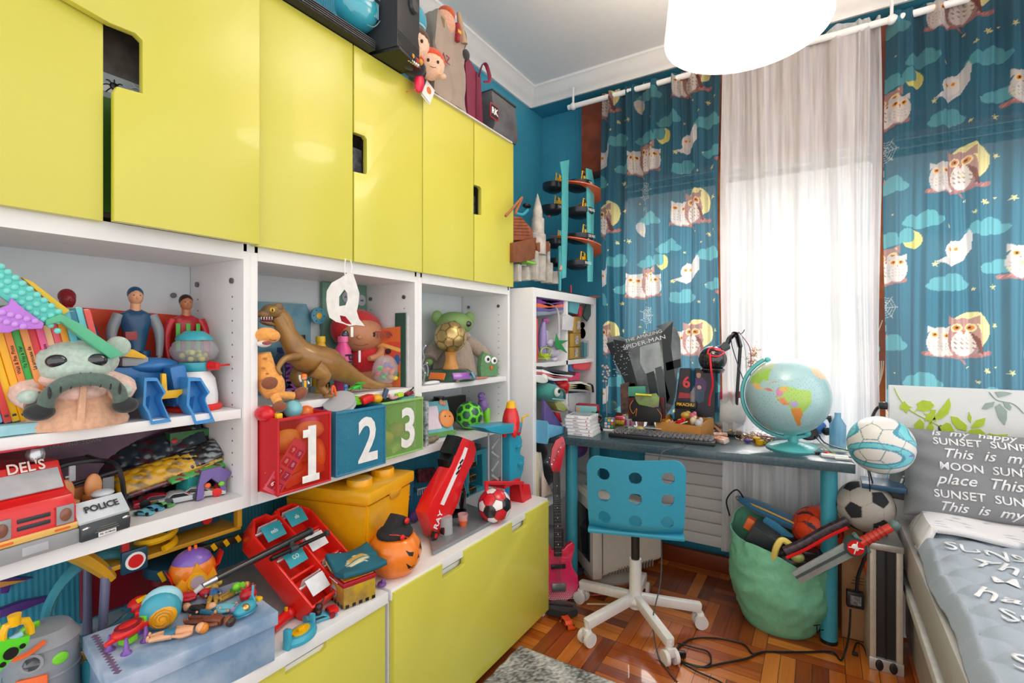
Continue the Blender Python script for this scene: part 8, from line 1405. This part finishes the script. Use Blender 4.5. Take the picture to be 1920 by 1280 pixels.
t=thing('toy_bow','orange curved plastic toy bow standing between the carton and the case','toy bow',(1.33,2.1,0)); wp(t,'limb',plas('#f0602a'),('t',[spt(1640,1180,1.85)+Vector((0,0,-.14)),spt(1632,1180,1.85),spt(1632,1100,1.85),spt(1618,1045,1.85),spt(1608,1035,1.85)],.012,8,5,{'flat':.6})); wp(t,'blue_tip',plas('#4a7a9a'),('c',spt(1627,1238,1.84),spt(1628,1252,1.84),.005,.004))
t=thing('power_adapter','black power adapter with cable hanging by the carton','power adapter',(1.285,2.165,.17),R(5)); part(t,'brick',BLACK,('b',0,0,.03,.055,.03,.06,.005)); part(t,'label',mat('#8a8a8c',.5,scale=90,h2='#4a4a4c'),('b',0,-.0155,.03,.035,.001,.035)); part(t,'cable',BLACK,('t',[(.005,0,.06),(.01,0,.12),(.03,0,.2),(.03,.0,.33)],.006,6))
ws('floor_cable','long black cable winding over the parquet from the desk leg to the chair','cable',mat('#141414',.4),('t',[Vector((1.27,2.14,.17)),Vector((1.262,2.1,.08)),Vector((1.24,2.07,.008)),*[atZ(u,v,.006) for u,v in ((1560,1222),(1510,1222),(1470,1222),(1430,1222),(1400,1234),(1350,1244),(1320,1250),(1285,1242),(1262,1228),(1275,1210))]],.004,6,6))
ws('floor_cable','thinner black cable looping on the parquet right of the chair casters','cable',mat('#141414',.4),('t',[atZ(u,v,.0045) for u,v in ((1268,1218),(1290,1200),(1320,1195),(1360,1198),(1395,1208),(1410,1224),(1425,1224))],.0035,6,6),('t',[atZ(u,v,.006) for u,v in ((1270,1205),(1300,1213),(1328,1222),(1332,1243),(1310,1250),(1280,1240),(1266,1234),(1300,1255),(1345,1275),(1360,1285))],.003,6,6))
ws('cable_connector','small black cable connector on the floor by the chair caster','connector',BLACK,('b',*atZ(1278,1226,.012),.03,.018,.02,.004,0,0,.5)); ws('small_plug','thin black plug and wire on the floor below the carton','plug',BLACK,('t',[atZ(u,v,.005) for u,v in ((1600,1222),(1606,1205),(1618,1210),(1625,1228))],.0025,6),('b',*atZ(1603,1225,.008),.02,.01,.01,.002))
# ================================================================ BED
bed=thing('bed','single bed with pale grey side rail and white headboard printed with green leaves','bed',(1.45,1.2,0)); GR=mat('#c6c1bb',.45,var=.02)
part(bed,'side_rail',GR,('b',.0,.0,.405,.035,2.3,.13,.004)); part(bed,'drawer_rail',mat('#eceae6',.4),('b',-.012,.0,.285,.02,2.2,.035,.003)); part(bed,'teal_gap',mat('#1f5f74',.6),('b',.02,0,.29,.02,2.28,.10)); part(bed,'lower_panel',mat('#bdb6ae',.5),('b',.012,.0,.15,.02,2.25,.22,.003)); part(bed,'slat_base',GR,('b',.47,0,.36,.9,2.3,.04))
part(bed,'mattress',mat('#e6e4e2',.8,bump=.2),('b',.49,0,.445,.86,2.28,.14,.02))
hbx=lambda P:[(x-1.45,z) for x,z in PY(2.36,P)]
hb=part(bed,'headboard',mat('#dcdedf',.35,var=.01),('b',.36,1.175,.50,.81,.03,.985,.003))
LG=mat('#b4cc33',.5); GG=mat('#9aaca4',.5)
def leaf(P,m,n='leaf_print'): 
    o=part(hb,n,m,('p','y',[(x-1.45,z) for x,z in PY(2.357,P)],1.1565,1.1598)); return o
leaf([(1743,775),(1746,768),(1755,768),(1752,780),(1756,790),(1748,788),(1744,795),(1740,787),(1733,790),(1737,780),(1732,775)],LG)
for P in ([(1718,757),(1730,750),(1745,752),(1752,760),(1745,768),(1733,772),(1720,768),(1714,773),(1722,763)],[(1688,760),(1696,752),(1703,760),(1710,763),(1703,768),(1700,775),(1694,768),(1687,766)],[(1748,787),(1765,765),(1780,746),(1783,760),(1778,775),(1765,785)],[(1712,815),(1715,795),(1725,785),(1733,793),(1732,808),(1722,814)],[(1736,818),(1738,800),(1746,790),(1751,800),(1750,817)],[(1783,780),(1795,782),(1813,797),(1812,808),(1795,804),(1785,792)],[(1817,772),(1822,782),(1820,793),(1815,785)],[(1820,802),(1830,788),(1848,783),(1845,797),(1835,802)],[(1810,815),(1820,805),(1838,804),(1848,812),(1835,818),(1818,819)],[(1762,800),(1775,792),(1782,794),(1795,818),(1770,820)],[(1843,820),(1855,812),(1868,815),(1890,814),(1880,828),(1845,828)]): leaf(P,LG)
for P in ([(1866,735),(1872,745),(1888,741),(1898,737),(1890,735),(1876,734)],[(1841,766),(1848,756),(1865,753),(1862,762),(1850,767)],[(1866,762),(1875,757),(1888,770),(1888,785),(1884,797),(1872,783)],[(1881,752),(1890,754),(1897,763),(1894,769),(1884,762)]): leaf(P,GG)
part(hb,'branch_print',LG,('t',[Vector((a.x-1.45,1.158,a.z)) for a in (atY(u,v,2.357) for u,v in ((1677,728),(1686,746),(1705,768),(1745,790),(1790,812)))],.0016,5)); part(hb,'branch_print',GG,('t',[Vector((a.x-1.45,1.158,a.z)) for a in (atY(u,v,2.357) for u,v in ((1855,735),(1870,750),(1900,757),(1920,775)))],.0016,5)); part(hb,'bird_print',mat('#1f4a4a',.5),('s',*(lambda a:(a.x-1.45,1.158,a.z))(atY(1764,803,2.357)),.008,.0012,.013))
# quilt with printed writing
def qz(x,y):
    z=.535+.007*np.abs(np.sin((x+y)*30))**.5+.007*np.abs(np.sin((x-y)*30))**.5
    return z
def qpos(U,V):
    # U 0..1 across from the left edge, the first part hanging over the side
    x0=1.452+.006*np.sin(V*14); hang=np.clip((.10-U*1.0),0,1)/.10
    x=x0+np.clip(U-.10,0,2)*1.0+.02*(1-hang); z=qz(x,V)-.055*hang**1.3-.01*np.exp(-((U-.1)/.02)**2)
    x=x-.012*hang
    return (x,V,z)
o=tag(gridmesh(None,'quilt',200,320,qpos,lambda U,V:paint(U,V,'#a3adb8',[]),vmat('quilt_cloth',.9,bump=.5),.012,(0,.95),(.1,2.0)),'grey quilted bedspread with white SUNSET MOON handwriting covering the bed','bedspread')
INK=mat('#e8e8ea',.8)
def wrapt(par,s,size,fn,**k):
    me=txtmesh(s,size,ext=0,**k); bm=bmesh.new(); bm.from_mesh(me); bmesh.ops.triangulate(bm,faces=bm.faces[:]); bmesh.ops.subdivide_edges(bm,edges=[e for e in bm.edges if e.calc_length()>.03],cuts=2)
    for v in bm.verts: v.co=fn(v.co.x,v.co.y)
    bm.to_mesh(me); bm.free(); me.materials.clear(); o_=finish('printed_writing',me,INK,par); md=o_.modifiers.new('s','SOLIDIFY'); md.thickness=.001; return o_
def onquilt(x0,y0,a):
    ca,sa=math.cos(a),math.sin(a)
    def f(x,y): X=x0+x*ca-y*sa; Y=y0+x*sa+y*ca; return Vector((X,Y,float(qz(X,Y))+.0105))
    return f
lines=['SUNSET','This is my','MOON','happy place','SUNSET','This is','SUNRISE','MOON SUN','place This','SUNRISE','my happy','SUNSET','This is','MOON','place']
for k,s in enumerate(lines):
    wrapt(o,s+'  '+lines[(k+3)%15],.075 if s.isupper() else .095,onquilt(1.49+.03*(k%3),1.87-.105*k,R(-5)),shear=0 if s.isupper() else .35,align='LEFT',bold=.0005)
# white folded sheet with grey writing
def spos(U,V): x=1.45+.0*U+U; return (x,V,.566+.010*np.sin(V*30)*.3+.006*np.sin(U*20)-.07*np.clip((.03-U)/.03,0,1))
o=tag(gridmesh(None,'sheet_fold',90,40,spos,lambda U,V:paint(U,V,'#eceaec',[('f','#b9bcc2',lambda a,b:(np.sin(a*55+2*np.sin(b*70))*np.sin(b*90+a*20))>.80)]),vmat('sheet_cloth',.9,bump=.4),.02,(0,.9),(1.95,2.16)),'white sheet with grey writing folded back over the quilt below the pillow','bed sheet')
# pillows
def pillow(name,label,c,w,h,th,rot,text,base,wr=True):
    t=thing(name,label,'pillow',c,rot,'grey written pillows')
    def env(a,b): return np.clip(1-np.abs(a)**5,0,1)**.5*np.clip(1-np.abs(b)**5,0,1)**.5
    def pos(side):
        def f(U,V):
            e=env(U,V); pin=1-.05*(1-np.abs(V)**2)*0-.06*np.abs(U)**2*(1-np.abs(V))*0
            x=U*w/2*(1-.05*(1-V**2)*(np.abs(U)>0)*np.abs(U)**4); z=V*h/2*(1-.07*(1-U**2)*np.abs(V)**4)
            return (x,-side*(th/2*e+.004*np.sin(U*9+V*5)*e+.006*np.sin(V*14+3*U)*e*np.exp(-((np.abs(U)-.8)/.2)**2)),z)
        return f
    cf=lambda U,V:paint(U,V,base,[])
    m=vmat('pillow_cloth',.95,bump=.4); a=gridmesh(t,'front',60,50,pos(1),cf,m,0,(-1,1),(-1,1)); b=gridmesh(t,'back',60,50,lambda U,V:pos(-1)(-U,V),cf,m,0,(-1,1),(-1,1))
    def fn0(x0,z0):
        def f(x,y):
            X=x0+x; Z=z0+y; u=np.array(max(-1,min(1,X/(w/2)))); v=np.array(max(-1,min(1,Z/(h/2)))); p=pos(1)(u,v); return Vector((float(p[0]),float(p[1])-.0025,float(p[2])))
        return f
    for s,sz,x,z,sh in text: wrapt(a,s,sz,fn0(x,z),shear=sh,align='LEFT',bold=.0006)
    return t
pc=atY(1830,905,2.17)
T1=[('is  my  happy',.042,-.20,.14,.35),('SUNSET  SUNRISE',.037,-.20,.102,0),('This  is  my  happy',.048,-.18,.06,.35),('MOON  SUNSET',.037,-.19,.014,0),('place  This  is',.05,-.20,-.03,.35),('SUNSET  SUNRISE',.038,-.21,-.08,0),('This  is  my  h',.045,-.20,-.122,.35)]
pillow('pillow','front grey pillow with white SUNSET SUNRISE and MOON handwriting against the headboard',(1.71,2.21,.70),.58,.32,.13,(R(-22),0,R(2)),T1,'#85868a')
pillow('pillow','second grey pillow with white writing half hidden behind the front one',(1.64,2.275,.67),.50,.26,.1,(R(-16),R(8),0),[('happy',.05,-.22,.02,.3),('inn',.06,-.22,-.06,.2),('SE',.04,-.22,.08,0)],'#6f7074')
ws('headphone_hook','black curved plug and cable on the headboard edge above the swirled football','cable',BLACK,('t',[atY(1632,835,2.4),atY(1634,790,2.4),atY(1645,765,2.4),atY(1662,760,2.38)],.006,6),('b',*atY(1656,760,2.37),.03,.02,.03,.006))
bpy.context.view_layer.update()
